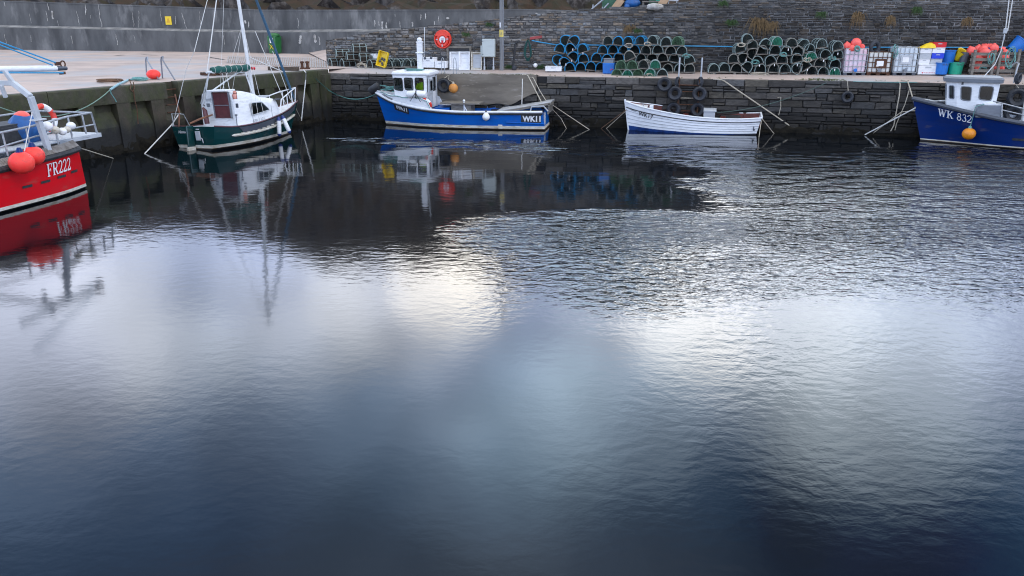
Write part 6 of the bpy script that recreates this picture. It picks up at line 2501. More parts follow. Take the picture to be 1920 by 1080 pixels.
# pallets under the creels
def pallet(u0, u1, v, off, h, label, name="pallet", slats=5):
    a, b = onin(u0, v, off), onin(u1, v, off)
    p = a.lerp(b, 0.5)
    L_ = (b - a).length
    t = thing(name, label, "pallet", p, math.atan2(b.y - a.y, b.x - a.x), "wooden pallets on the quay")
    for k in range(slats):
        mb = MB()
        mb.box((0, lerp(0.05, 0.95, k / (slats - 1)), -0.012), (L_, 0.12, 0.024))
        mb.build("slat", "wood", t, smooth=0)
    for x in (-L_ / 2 + 0.06, 0, L_ / 2 - 0.06):
        mb = MB()
        mb.box((x, 0.5, -0.024 - h / 2), (0.1, 1.0, h - 0.002))
        mb.build("bearer", "wood", t, smooth=0)
    return t
pallet(1100, 1136, 132.3, 1.05, 0.07, "weathered pallet under the blue creels by the blue box")
pallet(1243, 1303, 135.0, 1.1, 0.09, "weathered pallet under the teal creels in the middle")
pallet(1336, 1420, 135.6, 1.05, 0.10, "long weathered pallet under the left part of the right-hand creel stack")
pallet(1422, 1500, 136.2, 1.05, 0.10, "long weathered pallet under the middle of the right-hand creel stack")
pallet(616, 676, 125.5, 1.0, 0.10, "weathered pallet under the small creel pile by the ribbed pavement")
pallet(690, 786, 126.2, 1.0, 0.08, "long weathered pallet under the creels right of the yellow crate")


# ------------------------------------------------------------------ boxes and tubs
def put(name, label, cat, u, v, off, group=None, yaw=0.0):
    """a thing standing where pixel (u, v) meets the plane off metres in front of the stone wall"""
    p = onin(u, v, off)
    return thing(name, label, cat, p, face(p) + yaw, group)


S = lambda p: F_PX / (p - CAM).dot(FWD)     # pixels per metre at a point


def open_box(t, w, d, h, m, wall=0.03, taper=0.94, name="body", T=None, rim=True):
    mb = MB()
    o = [(w / 2, d / 2), (-w / 2, d / 2), (-w / 2, -d / 2), (w / 2, -d / 2)]
    vs = []
    for z, k, ins in ((0, taper, 0), (h, 1, 0), (h, 1, wall), (wall, taper, wall)):
        for x, y in o:
            vs.append((x * k - math.copysign(ins, x), y * k - math.copysign(ins, y), z))
    fs = [(3, 2, 1, 0), (12, 13, 14, 15)]
    for r in range(3):
        for j in range(4):
            fs.append((r * 4 + j, r * 4 + (j + 1) % 4, r * 4 + 4 + (j + 1) % 4, r * 4 + 4 + j))
    mb.add(vs, [f[::-1] for f in fs[:0]] + fs, 0, T)
    o_ = mb.build(name, m, t, smooth=0, bevel=0.008)
    if rim:
        mr = MB()
        mr.tube([V((x, y, h)) for x, y in o], 0.018, 6, 0, True, T)
        mr.build("rim", m, t)
    return o_


G_BOX = "fish boxes on the quay"


def flat_box(u0, u1, v0, v1, off, label, m, depth=0.42, lean=0.0, name="fish_box", lid=True, cat="fish box"):
    a, b = onin(u0, v1, off), onin(u1, v1, off)
    p = a.lerp(b, 0.5)
    w = (b - a).length
    h = (v1 - v0) / S(p) * 0.99
    t = thing(name, label, cat, p, face(p), G_BOX)
    mb = MB()
    mb.box((0, depth / 2, h * 0.44), (w * 0.985, depth, h * 0.86), taper=0.985)
    mb.build("body", m, t, smooth=0, bevel=0.015)
    mb = MB()
    mb.box((0, depth / 2, h * 0.935), (w, depth + 0.02, h * 0.11))
    mb.build("rim", m, t, smooth=0, bevel=0.012)
    mb = MB()
    mb.box((0, -0.004, h * 0.70), (w * 0.3, 0.012, h * 0.14))
    mb.build("hand_grip", "lgrey", t, smooth=0)
    return t


# white leaning boxes against the wall (open side to the viewer)
def lean_box(u0, u1, v0, v1, off, label, m="white_box", inner="white_box", ang=-0.12, roll=0.0):
    a, b = onin(u0, v1, off), onin(u1, v1, off)
    p = a.lerp(b, 0.5)
    w, h = (b - a).length, (v1 - v0) / S(p)
    t = thing("fish_box", label, "fish box", p, 0, G_BOX)
    t.rotation_euler = Matrix.Rotation(face(p), 3, "Z").to_euler()
    T = Matrix.Rotation(roll, 4, "Y") @ Matrix.Rotation(ang, 4, "X") @ Matrix.Translation((0, 0.22, h / 2)) @ Matrix.Rotation(PI / 2, 4, "X")
    mb = MB()
    open_box(t, w, h, 0.20, m, 0.04, 0.9, "body", T)
    mb = MB()
    mb.box((0, 0, 0.046), (w * 0.74, h * 0.74, 0.004), 0, T)
    mb.build("inside_base", inner, t, smooth=0)
    return t


lean_box(843, 860.5, 98, 130.5, 0.55, "white fish box leaning on the wall, leftmost of the upright pair")
lean_box(860.5, 880, 98, 131, 0.62, "white fish box leaning on the wall, right one of the upright pair")
lean_box(883, 903, 98.5, 131, 0.5, "cream fish box leaning on the wall beside the grey cabinet", "boot", "lgrey")
flat_box(791, 814, 108, 127, 0.8, "white fish box with a red mark, behind the blue boat's mast", "white_box")
flat_box(815, 836, 115, 128, 0.75, "low white fish box left of the leaning white boxes", "white_box")
flat_box(1022, 1053, 124.5, 134, 1.25, "upturned white fish box left of the blue creels", "white_box", 0.5)
flat_box(692, 706, 101.5, 110, 0.45, "small white box lying behind the yellow crate", "white_box", 0.3)
flat_box(1720, 1757, 121, 140, 1.1, "large white fish box with red lettering, at the bottom of the stack", "white_box", 0.7)
flat_box(1721.5, 1743, 110.5, 120.8, 1.05, "white fish box above the large one, left column third down", "white_box", 0.6)
flat_box(1723.5, 1745.5, 100.2, 110.3, 1.05, "pale grey fish box, left column second down in the stack", "lgrey", 0.6)
flat_box(1725, 1747, 90, 100, 1.05, "white fish box at the top of the stack's left column", "white_box", 0.6)
flat_box(1743.5, 1766, 110.5, 120.5, 1.05, "pale grey fish box under the blue one in the stack", "lgrey", 0.6)
flat_box(1746, 1769.5, 100, 110.2, 1.05, "deep blue fish box in the stack's right column", "crate_blue", 0.6)
flat_box(1747.5, 1771.5, 89.5, 99.8, 1.05, "white fish box above the deep blue one", "white_box", 0.6)
flat_box(1749, 1774.5, 79.5, 89.2, 1.0, "red fish box on top of the stack's right column", "red_pl", 0.55)
# the red lettering on the large box
p = onin(1731, 136.8, 1.115)
g_ = text2d("CAITHNESS", 0.085, 0.0)
big = [o for o in bpy.data.objects if o.get("label", "").startswith("large white fish box")][0]
mb = MB()
mb.add([V((-0.28 + a, -0.004, 0.06 + b)) for a, b in text2d("\u25cf", 0.1)[0]] or [V((0, 0, 0))], text2d("\u25cf", 0.1)[1])
mb = MB()
mb.box((-0.22, -0.002, 0.085), (0.06, 0.006, 0.05))
for k in range(7):
    mb.box((-0.12 + 0.07 * k, -0.002, 0.085), (0.045, 0.006, 0.022))
mb.build("red_mark", "red_pl", big, smooth=0)
# yellow folded sacking on the left column
p = onin(1734, 89.8, 0.75)
mb = MB()
def sack(i, j):
    x = lerp(-0.38, 0.36, i / 12)
    hh = 0.24 * sstep(-0.42, 0.15, x) * (1 - 0.2 * sstep(0.2, 0.36, x))
    a = PI * j / 6
    q = V((x, 0.26 * math.cos(a) - 0.1, hh * math.sin(a) + 0.0))
    return q * (1 + 0.08 * noise.noise(q * 9))
mb.grid(sack, 12, 6)
solo("plastic_sack", mb, "yellow", "yellow folded plastic sack on the left of the box stack, beside the red box", "sack", p, face(p))


def tub(u0, u1, v0, v1, off, label, m, group="round tubs on the quay", name="tub", tilt=None, k=0.86, handles=True):
    a, b = onin(u0, v1, off), onin(u1, v1, off)
    p = a.lerp(b, 0.5)
    r = (b - a).length / 2
    h = (v1 - v0) / S(p)
    c = p + V((0, r, 0))
    t = thing(name, label, "tub", c, 0, group)
    if tilt:
        t.rotation_euler = tilt
    mb = MB()
    mb.lathe([(r * k, 0), (r * 0.97, h * 0.92), (r * 1.03, h * 0.93), (r * 1.03, h), (r * 0.97, h), (r * 0.93, h * 0.9), (r * k * 0.95, 0.03), (0.01, 0.03)], 28)
    mb.build("body", m, t, smooth=40)
    if handles:
        for s_ in (-1, 1):
            mb = MB()
            mb.tube([(0.08 * s_ - 0.05, -r * 0.99, h * 0.94), (0.08 * s_ - 0.03, -r * 1.06, h * 0.80), (0.08 * s_ + 0.03, -r * 1.06, h * 0.80), (0.08 * s_ + 0.05, -r * 0.99, h * 0.94)], 0.012, 5)
            mb.build("rope_handle", "dark_grey", t)
    return t


tub(1768, 1796, 95.5, 119, 0.85, "large blue tub stacked above the smaller blue tub", "tub_blue", handles=False)
tub(1757.5, 1782, 118.5, 139.8, 1.35, "blue tub on the quay between white boxes and green tub", "tub_blue", k=0.9)
tub(1782.5, 1811, 118.5, 139.8, 1.35, "green tub on the quay beside the blue tub", "tub_green")
tb = tub(1889, 1922, 72, 96, 0.6, "big blue tub lying tilted on top of the buoy pen, right edge", "tub_blue", tilt=(0.25, 0.75, 0.2), handles=False, k=0.72)
bx_ = put("storage_box", "blue plastic box with grey lid and red marks beside the blue creels", "box", 1140, 138.6, 1.75)
mb = MB()
mb.box((0, 0.25, 0.26), (0.56, 0.5, 0.5), taper=0.95)
mb.build("body", "tub_blue", bx_, bevel=0.02)
mb = MB()
mb.box((0.12, -0.006, 0.2), (0.02, 0.008, 0.1))
mb.box((0.2, -0.006, 0.22), (0.05, 0.008, 0.06))
mb.build("red_mark", "red_pl", bx_, smooth=0)
mb = MB()
mb.box((0, 0.25, 0.60), (0.46, 0.42, 0.22), taper=1.1)
mb.box((0, 0.25, 0.70), (0.52, 0.48, 0.05))
mb.build("grey_lid", "grey_paint", bx_, bevel=0.02)
yc = put("fish_box", "yellow fish box propped on its end against the small creels", "fish box", 713, 124.5, 1.35, G_BOX)
T = Matrix.Rotation(0.24, 4, "Y") @ Matrix.Rotation(-0.15, 4, "X") @ Matrix.Translation((0, 0.2, 0.39)) @ Matrix.Rotation(PI / 2, 4, "X")
open_box(yc, 0.52, 0.78, 0.22, "yellow", 0.03, 0.92, "body", T)
mb = MB()
rr_ = random.Random(5)
for k in range(9):
    mb.ball(T @ V((rr_.uniform(-0.16, 0.16), rr_.uniform(-0.3, 0.05), 0.07)), rr_.uniform(0.04, 0.07), 8)
mb.build("scrap_rope", "dark_grey", yc)
yb = put("basket", "yellow plastic basket tilted on the rolls behind the green tub", "basket", 1800, 103, 0.6)
mb = MB()
mb.lathe([(0.16, -0.25), (0.25, 0.2), (0.27, 0.22), (0.23, 0.2), (0.14, -0.2)], 7)
mb.build("body", "yellow", yb, smooth=0)
yb.rotation_euler = (0.6, 0.35, 0)
mb = MB()
mb.tube([(0, 0, 0), (0.06, 0, 0.55)], [0.17, 0.17], 14)
p = onin(1804, 121, 0.75)
solo("rolled_mat", mb, "dark_grey", "dark grey rolled rubber mat behind the green tub", "roll", p, 0)

# ------------------------------------------------------------------ tanks in cages
def ibc(u0, u1, v0, v1, off, label, tank_m, cage_m, plate=None, pal="dark_grey", extra=None):
    a, b = onin(u0, v1, off), onin(u1, v1, off)
    p = a.lerp(b, 0.5)
    w, h = (b - a).length, (v1 - v0) / S(p)
    t = thing("caged_tank", label, "tank", p, face(p), "caged plastic tanks on the quay")
    d = 1.0
    hp = 0.14
    mb = MB()
    mb.box((0, d / 2, hp + (h - hp) / 2 - 0.01), (w * 0.95, d * 0.95, h - hp - 0.04))
    mb.build("tank", tank_m, t, bevel=0.07)
    mb = MB()
    mb.lathe([(0.11, 0), (0.11, 0.07), (0.02, 0.075)], 14, c=(0, d * 0.5, h - 0.03))
    mb.build("filler_cap", "dark_grey", t)
    mb = MB()
    n = 5
    for k in range(n + 1):
        x = lerp(-w / 2, w / 2, k / n)
        for y in (0, d):
            mb.tube([(x, y, hp), (x, y, h)], 0.016, 5)
    for k in range(5):
        z = lerp(hp + 0.01, h, k / 4)
        mb.tube([(-w / 2, 0, z), (w / 2, 0, z), (w / 2, d, z), (-w / 2, d, z)], 0.016, 5, 0, True)
    for k in range(1, 4):
        for x in (-w / 2, w / 2):
            mb.tube([(x, d * k / 4, hp), (x, d * k / 4, h)], 0.016, 5)
    mb.tube([(-w * 0.1, 0, h), (-w * 0.1, d, h)], 0.016, 5)
    mb.tube([(w * 0.1, 0, h), (w * 0.1, d, h)], 0.016, 5)
    mb.build("cage", cage_m, t)
    mb = MB()
    for x in (-w / 2 + 0.09, 0, w / 2 - 0.09):
        mb.box((x, d / 2, 0.07), (0.16, d, 0.1))
    mb.box((0, d / 2, 0.015), (w, d, 0.03))
    mb.box((0, d / 2, 0.13), (w, d, 0.03))
    mb.build("pallet_base", pal, t, smooth=0)
    if plate:
        x0, x1, z0, z1, pm_ = plate
        mb = MB()
        mb.box(((x0 + x1) / 2 * w, -0.02, (z0 + z1) / 2 * h), ((x1 - x0) * w, 0.012, (z1 - z0) * h))
        pl = mb.build("label_plate", pm_, t, smooth=0)
        mb = MB()
        mb.box((((x0 + x1) / 2 - 0.03) * w, -0.03, ((z0 + z1) / 2 + 0.0) * h), ((x1 - x0) * w * 0.55, 0.008, (z1 - z0) * h * 0.55))
        mb.build("paper_label", "white_box", pl, smooth=0)
    mb = MB()
    mb.lathe([(0.06, 0), (0.06, 0.1), (0.08, 0.11), (0.08, 0.13), (0.01, 0.135)], 12, T=Matrix.Translation((0, 0.0, hp + 0.12)) @ Matrix.Rotation(PI / 2, 4, "X"))
    mb.build("outlet_valve", "grey_paint" if plate else "tub_blue", t)
    return t, w, h


ibc(1580.5, 1622, 93, 142, 1.15, "pink-tinted caged tank with coral buoys on top, next to the creels", "ibc_pink", "steel", None, "dark_grey")
t2, w2, h2 = ibc(1624.5, 1668, 99.5, 142.5, 1.2, "shorter stained caged tank with rusty bars and a rusty panel", "ibc_old", "rust", (-0.22, 0.30, 0.33, 0.72, "rust"), "rust")
mb = MB()
pl_ = text2d("3", 0.34, 0.015)
mb.add([V((-0.17 + a, -0.029, h2 * 0.40 + b)) for a, b in pl_[0]], pl_[1])
mb.build("number_mark", "boot", t2, smooth=0)
ibc(1673, 1716.5, 90.5, 142, 1.15, "clean grey caged tank with a white label on a grey plate", "ibc", "steel", (-0.24, 0.24, 0.40, 0.72, "lgrey"), "dark_grey")

# ------------------------------------------------------------------ coral buoys
GB = "coral buoys stored on the quay"
def buoy(u, v, off, r, label, m="coral_pale", sq=1.0):
    p = onin(u, v, off)
    t = thing("buoy", label, "buoy", p, random.uniform(0, 6), GB)
    t.rotation_euler = (random.uniform(-1.2, 1.2), random.uniform(-0.8, 0.8), random.uniform(0, 6))
    mb = MB()
    mb.ball((0, 0, 0), r, 16, sq=(1, 1, sq))
    mb.build("float", m, t)
    mb = MB()
    mb.lathe([(r * 0.33, r * 0.92), (r * 0.25, r * 1.1), (r * 0.12, r * 1.18)], 9)
    mb.build("eye_cap", "navy" if r > 0.22 else m, t)
    return t


for u, v, off, r, lab in ((1605, 81, 0.7, 0.24, "coral buoy topmost of the three on the pink tank"), (1588, 87, 0.75, 0.19, "coral buoy at the left of those on the pink tank"), (1597, 90.5, 1.05, 0.16, "flattened coral buoy in front on the pink tank"), (1616, 88, 0.7, 0.14, "small coral buoy at the right end on the pink tank"),
                          (1821, 95.5, 0.75, 0.20, "coral buoy at the far left of the heap above the pallet pen"), (1834, 93, 0.55, 0.20, "coral buoy second from left atop the pallet pen"), (1843.5, 93.5, 0.8, 0.21, "coral buoy between the two left posts of the pallet pen"),
                          (1847, 99, 1.0, 0.23, "large coral buoy hanging in front above the pallet pen"), (1847, 89.5, 0.45, 0.19, "coral buoy at the back of the pen's heap"), (1857, 89.5, 0.5, 0.19, "coral buoy at the back, right of centre on the heap"),
                          (1863, 91.5, 0.7, 0.22, "coral buoy behind the middle post of the pallet pen"), (1880, 92.5, 0.7, 0.12, "small coral buoy near the stay wire above the pen"), (1885, 99, 0.8, 0.16, "coral buoy at the right end of the heap"),
                          (1836, 109, 0.9, 0.22, "coral buoy inside the pen between its upper slats at left"), (1883, 108.5, 0.9, 0.20, "coral buoy inside the pen between its upper slats at right"), (1848, 107, 0.8, 0.18, "coral buoy inside the pen behind the upper slat"),
                          (1833, 118, 0.85, 0.17, "coral buoy deeper in the pen, second gap from the top"), (1831, 129, 0.85, 0.16, "coral buoy at the bottom of the pen at left"), (1868, 128, 0.85, 0.17, "coral buoy at the bottom of the pen in the middle"), (1878, 128.5, 0.8, 0.13, "small coral buoy at the bottom of the pen at right")):
    buoy(u, v, off, r, lab)
# pallet pen
def pen(u0, u1, v0, v1, off, label):
    a, b = onin(u0, v1, off), onin(u1, v1, off)
    p = a.lerp(b, 0.5)
    w, h = (b - a).length, (v1 - v0) / S(p)
    t = thing("pallet", label, "pallet", p, face(p), "wooden pallets on the quay")
    for k in range(5):
        mb = MB()
        mb.box((0, 0.03, lerp(0.06, h * 0.84, k / 4)), (w, 0.03, 0.125))
        mb.build("slat", "wood", t, smooth=0)
    for x in (-w * 0.38, w * 0.40):
        mb = MB()
        mb.box((x, -0.045, h * 0.5), (0.1, 0.11, h * 0.99))
        mb.build("post", "wood", t, smooth=0)
    return t
pen(1814, 1861, 95, 145.5, 1.5, "upright weathered pallet fencing in the buoys, left one of the pair")
pen(1862, 1906, 94, 146, 1.5, "upright weathered pallet fencing in the buoys, right one of the pair")
p = onin(1815, 144.5, 1.0)
sp_ = thing("pallet", "weathered pallet standing end-on at the left side of the buoy pen", "pallet", p, face(p) + 1.25, "wooden pallets on the quay")
for k in range(5):
    mb = MB()
    mb.box((0, 0, lerp(0.06, 0.95, k / 4)), (0.9, 0.03, 0.12))
    mb.build("slat", "wood", sp_, smooth=0)
mb = MB()
mb.box((0.3, -0.06, 0.52), (0.09, 0.09, 1.04))
mb.build("post", "wood", sp_, smooth=0)
mb = MB()
rr_ = random.Random(15)
def tangle(name, u, v, off, r, m, label, n=5, sx=1.0, sz=1.0, rad=0.018, seed=1):
    rr = random.Random(seed)
    p = onin(u, v, off)
    mb = MB()
    for k in range(n):
        ph = rr.uniform(0, 6)
        R_ = r * rr.uniform(0.6, 1.1)
        c = V((rr.uniform(-0.2, 0.2) * r, rr.uniform(-0.15, 0.15), rr.uniform(-0.2, 0.2) * r))
        mb.tube([c + V((R_ * sx * math.cos(a * 0.45 + ph), 0.06 * math.sin(a * 1.1 + ph), R_ * sz * math.sin(a * 0.45 + ph))) for a in range(14)], rad, 5)
    return solo(name, mb, m, label, "rope", p, face(p))
tangle("rope_tangle", 1895, 108, 1.62, 0.28, "rope_teal", "teal rope hanging over the right post of the pallet pen", 4, 0.7, 1.5, 0.016, 2)
tangle("rope_tangle", 1859, 107, 1.62, 0.22, "rope_teal", "teal rope hanging over the middle posts of the pallet pen", 4, 0.6, 1.3, 0.016, 4)
tangle("rope_tangle", 1842, 128.5, 1.3, 0.12, "rope_teal", "teal rope knot low inside the pallet pen", 4, 1.4, 0.6, 0.016, 6)
tangle("rope_tangle", 1606, 91, 1.15, 0.16, "rope_teal", "teal and white rope bunched among buoys on the pink tank", 6, 1.0, 0.9, 0.02, 7)
tangle("rope_tangle", 1680, 95, 1.18, 0.16, "rope_teal", "teal rope hanging over the left corner of the clean grey tank", 5, 0.8, 1.6, 0.016, 8)
tangle("rope_tangle", 1425, 140.5, 1.35, 0.28, "rope_w", "tangle of pale yellow rope in front of the long pallets", 5, 1.6, 0.35, 0.014, 9)
tangle("rope_tangle", 680, 124.5, 1.3, 0.22, "rope_w", "pale rope ends hanging from the small creel pile", 4, 1.2, 0.7, 0.016, 10)
for k, (u, v, m_, lab) in enumerate(((1180, 86, "rope_w", "pale rope draped between blue and teal creels on the upper rows"), (1214, 82, "rope_w", "pale rope end hanging below the top teal creel"), (1288, 104, "rope_teal", "teal rope loop at the right end of the middle stack"),
                                     (1390, 84, "rope_w", "pale rope strand at the upper left of the right-hand stack"), (1416, 116, "rope_teal", "teal rope tangle low in the left part of the right-hand stack"), (1470, 102, "rope_teal", "teal rope tangle in the centre of the right-hand stack"),
                                     (1512, 112, "rope_w", "pale rope tangle beside the leaning creel of the right-hand stack"), (1560, 110, "rope_teal", "teal rope tangle near the pink tank on the right-hand stack"), (1218, 142, "rope_w", "white rope at the foot of the green heap"))):
    tangle("rope_tangle", u, v, 1.12 if u > 1240 or v < 100 else 2.45, 0.15, m_, lab, 3, 1.2, 0.6, 0.013, 40 + k)
GTAG = "white tags tied to the creels"
for k, (u, v, w_) in enumerate(((1074, 93, 0), (1093, 100, 0), (1050, 119, 0), (1061, 121, 0), (1072, 114, 0), (1478, 93, 0), (1399, 113, 0), (1452, 122, 0), (1495, 122, 0), (1514, 131, 0), (1544, 114, 0), (1571, 101, 0), (1565, 131, 0), (1424, 123, 0))):
    p = onin(u, v, 1.16)
    mb = MB()
    mb.box((0, 0, 0), (0.035, 0.012, 0.10))
    solo("creel_tag", mb, "white_box", f"small white tag, {ORD[sorted((1074, 1093, 1050, 1061, 1072)).index(u)]} from left among those on the blue stack" if u < 1200 else f"small white tag, {ORD[sorted((1478, 1399, 1452, 1495, 1514, 1544, 1571, 1565, 1424)).index(u)]} from left among those on the right-hand stack", "tag", p, 0, GTAG)
p = onin(1640, 89, 0.55)
mb = MB()
mb.ring((0, 0, 0), 0.24, 0.09, "Y", 22, 10)
solo("tyre", mb, "tyre", "black tyre lying behind the stained tank against the stone wall", "tyre", p, face(p) + 0.5)

# ------------------------------------------------------------------ things on and by the stone wall
lr = put("lifebuoy_housing", "round red lifebuoy housing on the stone wall above the white boxes", "lifebuoy housing", 831, 73.5, 0.12)
mb = MB()
Rr = 17.0 / S(lr.location)
mb.lathe([(Rr * 0.92, -0.06), (Rr, 0.0), (Rr, 0.10), (Rr * 0.94, 0.15), (Rr * 0.86, 0.13), (Rr * 0.84, 0.04), (0.01, 0.04)], 36, T=Matrix.Rotation(PI / 2, 4, "X"))
mb.build("rim", "ring_red", lr)
mb = MB()
pts = [(Rr * 0.9 * math.cos(a), -0.125, Rr * 0.9 * math.sin(a)) for a in [math.radians(lerp(22, 158, i / 16)) for i in range(17)]]
mb.add(pts + [(x, -0.145, z) for x, _, z in pts], [tuple(range(17)), tuple(range(33, 16, -1))] + [(i, i + 1, i + 18, i + 17) for i in range(16)] + [(16, 0, 17, 33)])
mb.build("top_cover", "ring_red", lr)
mb = MB()
mb.ring((0, -0.08, -0.05), Rr * 0.56, Rr * 0.17, "Y", 28, 10)
mb.build("lifebuoy_ring", "ring_red", lr)
mb = MB()
mb.lathe([(Rr * 0.36, 0), (Rr * 0.36, 0.012), (0.01, 0.013)], 20, T=Matrix.Translation((0, -0.11, -0.02)) @ Matrix.Rotation(PI / 2, 4, "X"))
nt_ = mb.build("notice_disc", "white_box", lr)
mb = MB()
for k in range(3):
    mb.box((0, -0.126, 0.05 - 0.05 * k), (Rr * 0.36, 0.004, 0.02))
mb.build("notice_print", "grey_paint", nt_)
mb = MB()
mb.box((0, -0.13, -0.13), (0.11, 0.02, 0.14))
mb.build("red_latch", "red_pl", lr)
for x, z in ((-0.62, -0.03), (0.62, 0.03), (0.0, -0.66)):
    mb = MB()
    mb.box((x * Rr, -0.17, z * Rr), (0.10, 0.02, 0.05) if x else (0.05, 0.02, 0.12))
    mb.build("retaining_clip", "lgrey", lr)

cbt = put("electrical_cabinet", "pale grey electrical cabinet on two legs beside the timber pole", "cabinet", 917, 131, 0.45)
sc_ = S(cbt.location)
mb = MB()
cw, ch = 24 / sc_, 32 / sc_
zc_ = 23.5 / sc_
mb.box((0, 0, zc_ + ch / 2), (cw, 0.32, ch))
mb.build("case", "cabinet", cbt, bevel=0.02)
mb = MB()
mb.box((0.0, -0.168, zc_ + ch / 2), (cw - 0.05, 0.016, ch - 0.05))
dr_ = mb.build("door", "cabinet", cbt, bevel=0.008)
mb = MB()
for z in (0.15, 0.85):
    mb.box((-cw / 2 + 0.05, -0.18, zc_ + ch * z), (0.05, 0.012, 0.03))
mb.build("hinge", "dark_grey", dr_)
for x in (-cw * 0.36, cw * 0.36):
    mb = MB()
    mb.box((x, 0, zc_ / 2), (0.06, 0.06, zc_))
    mb.box((x, 0, 0.09), (0.085, 0.085, 0.16))
    mb.build("leg", "lgrey", cbt)
mb = MB()
for k in range(5):
    mb.tube([(-0.12 + 0.06 * k, 0.05, zc_), (-0.12 + 0.06 * k, 0.07, zc_ - 0.2 - 0.03 * (k % 2)), (-0.1 + 0.05 * k, 0.1, 0.0)], 0.012, 5)
mb.build("cable", "dark_grey", cbt)
mb = MB()
mb.box((-cw / 2 - 0.05, 0.0, zc_ + 0.3), (0.07, 0.2, 0.5))
mb.build("side_box", "cabinet", cbt)

pl = put("utility_pole", "grey timber utility pole with a yellow warning plate, rising beside the cabinet", "pole", 941, 131.5, 0.42)
mb = MB()
mb.tube([(0, 0, -0.1), (0, 0, 3.5), (0, 0, 8.5)], [0.115, 0.108, 0.095], 14)
mb.build("shaft", "pole", pl)
zz_ = on_plane(941, 62.5, pl.location, V((0, 1, 0))).z - pl.location.z
mb = MB()
n = 8
mb.grid(lambda i, j: V((0.125 * math.sin(lerp(-1.2, 1.2, i / n)), -0.125 * math.cos(lerp(-1.2, 1.2, i / n)), zz_ - 0.17 + 0.34 * j)), n, 1)
wp = mb.build("warning_plate", "yellow_sign" if "yellow_sign" in M else "yellow", pl)
mb = MB()
for x0, z0, x1, z1 in ((-0.04, -0.07, 0.0, 0.07), (0.0, 0.07, 0.04, -0.07), (0.04, -0.07, -0.04, -0.07)):
    mb.tube([(x0, -0.129, zz_ + z0), (x1, -0.129, zz_ + z1)], 0.006, 4)
mb.build("warning_mark", "grey_paint", wp)
mb = MB()
mb.grid(lambda i, j: V((0.122 * math.sin(lerp(-0.9, -0.2, i / 4)), -0.122 * math.cos(lerp(-0.9, -0.2, i / 4)), zz_ + 0.28 + 0.24 * j)), 4, 1)
mb.build("number_plate", "white_box", pl)
mb = MB()
mb.tube([(0.09, -0.07, 0.2), (0.085, -0.07, 4.0)], 0.018, 6)
mb.build("conduit", "grey_paint", pl)

an = put("steel_post", "old black steel post with a hooked head leaning on the wall", "post", 963, 131, 0.3)
mb = MB()
mb.bar((-0.05, 0, 0), (0.1, 0.12, 1.32), 0.09, 0.09)
mb.bar((0.05, 0.1, 1.30), (0.30, 0.06, 1.42), 0.08, 0.1)
mb.build("shaft", "black", an, bevel=0.015)
mb = MB()
mb.lathe([(0.10, 0.0), (0.14, 0.1), (0.10, 0.22), (0.05, 0.24)], 12, c=(0.05, -0.08, 0))
mb.build("foot_block", "tyre", an)
hz = put("hose_loop", "dark green hose looped over a peg on the stone wall", "hose", 990, 74, 0.16)
mb = MB()
for k in range(5):
    w_ = 0.17 + 0.02 * k
    mb.tube([V((w_ * math.sin(a) * (0.25 + 0.75 * ((1 - math.cos(a)) / 2) ** 0.8), -0.03 * k * 0.6, -0.02 - (1.02 - 0.03 * k) * (1 - math.cos(a)) / 2)) for a in [2 * PI * i / 22 for i in range(22)]], 0.026, 6, 0, True)
mb.build("coils", "rope_green", hz)
mb = MB()
mb.tube([(0, 0.15, 0.0), (0, -0.12, 0.03)], 0.03, 8)
mb.build("peg", "rust", hz)
mb = MB()
mb.box((0, 0, 0), (0.62, 0.07, 0.13))
p = onin(1005, 70.5, 0.12)
o = solo("red_board", mb, "redboard" if "redboard" in M else "redbrown", "faded red board fixed to the stone wall right of the green hose", "board", p, face(p), bevel=0.01)
o.rotation_euler = (0, -0.14, face(p))
mb = MB()
mb.ball((0, 0, 0), 0.11, 14)
p = onin(1004, 122.5, 0.35)
solo("net_float", mb, "white_box", "single dirty white round float at the wall foot below the hose", "float", p)
# blue pipe strung along the stone wall
pp = [onin(u, v, 0.14) for u, v in ((997, 76), (1018, 80), (1040, 83.5), (1140, 85), (1265, 86), (1380, 87.5), (1500, 88), (1600, 88.5), (1690, 89), (1770, 89), (1840, 89), (1890, 88.5))]
ppt = thing("water_pipe", "blue water pipe running along the stone wall behind the creels", "pipe", pp[0])
mb = MB()
mb.tube([p - pp[0] for p in pp], 0.026, 8)
mb.build("pipe_run", "rope_blue", ppt)
mb = MB()
for p in pp[3:]:
    q = p - pp[0]
    mb.box((q.x, q.y + 0.06, q.z), (0.05, 0.16, 0.12))
mb.build("bracket", "dark_grey", ppt)
p = onin(861, 95.5, 0.05)
rec = thing("wall_recess", "timber framed recess in the stone wall behind the leaning white boxes", "recess", p, face(p))
mb = MB()
mb.box((0, 0.0, 0.02), (1.1, 0.03, 0.26))
mb.build("dark_opening", "black", rec)
mb = MB()
mb.box((0, -0.02, 0.19), (1.3, 0.10, 0.10))
mb.box((-0.6, -0.02, -0.30), (0.1, 0.10, 0.88))
mb.box((0.6, -0.02, 0.0), (0.1, 0.10, 0.28))
mb.build("timber_frame", "wood", rec)


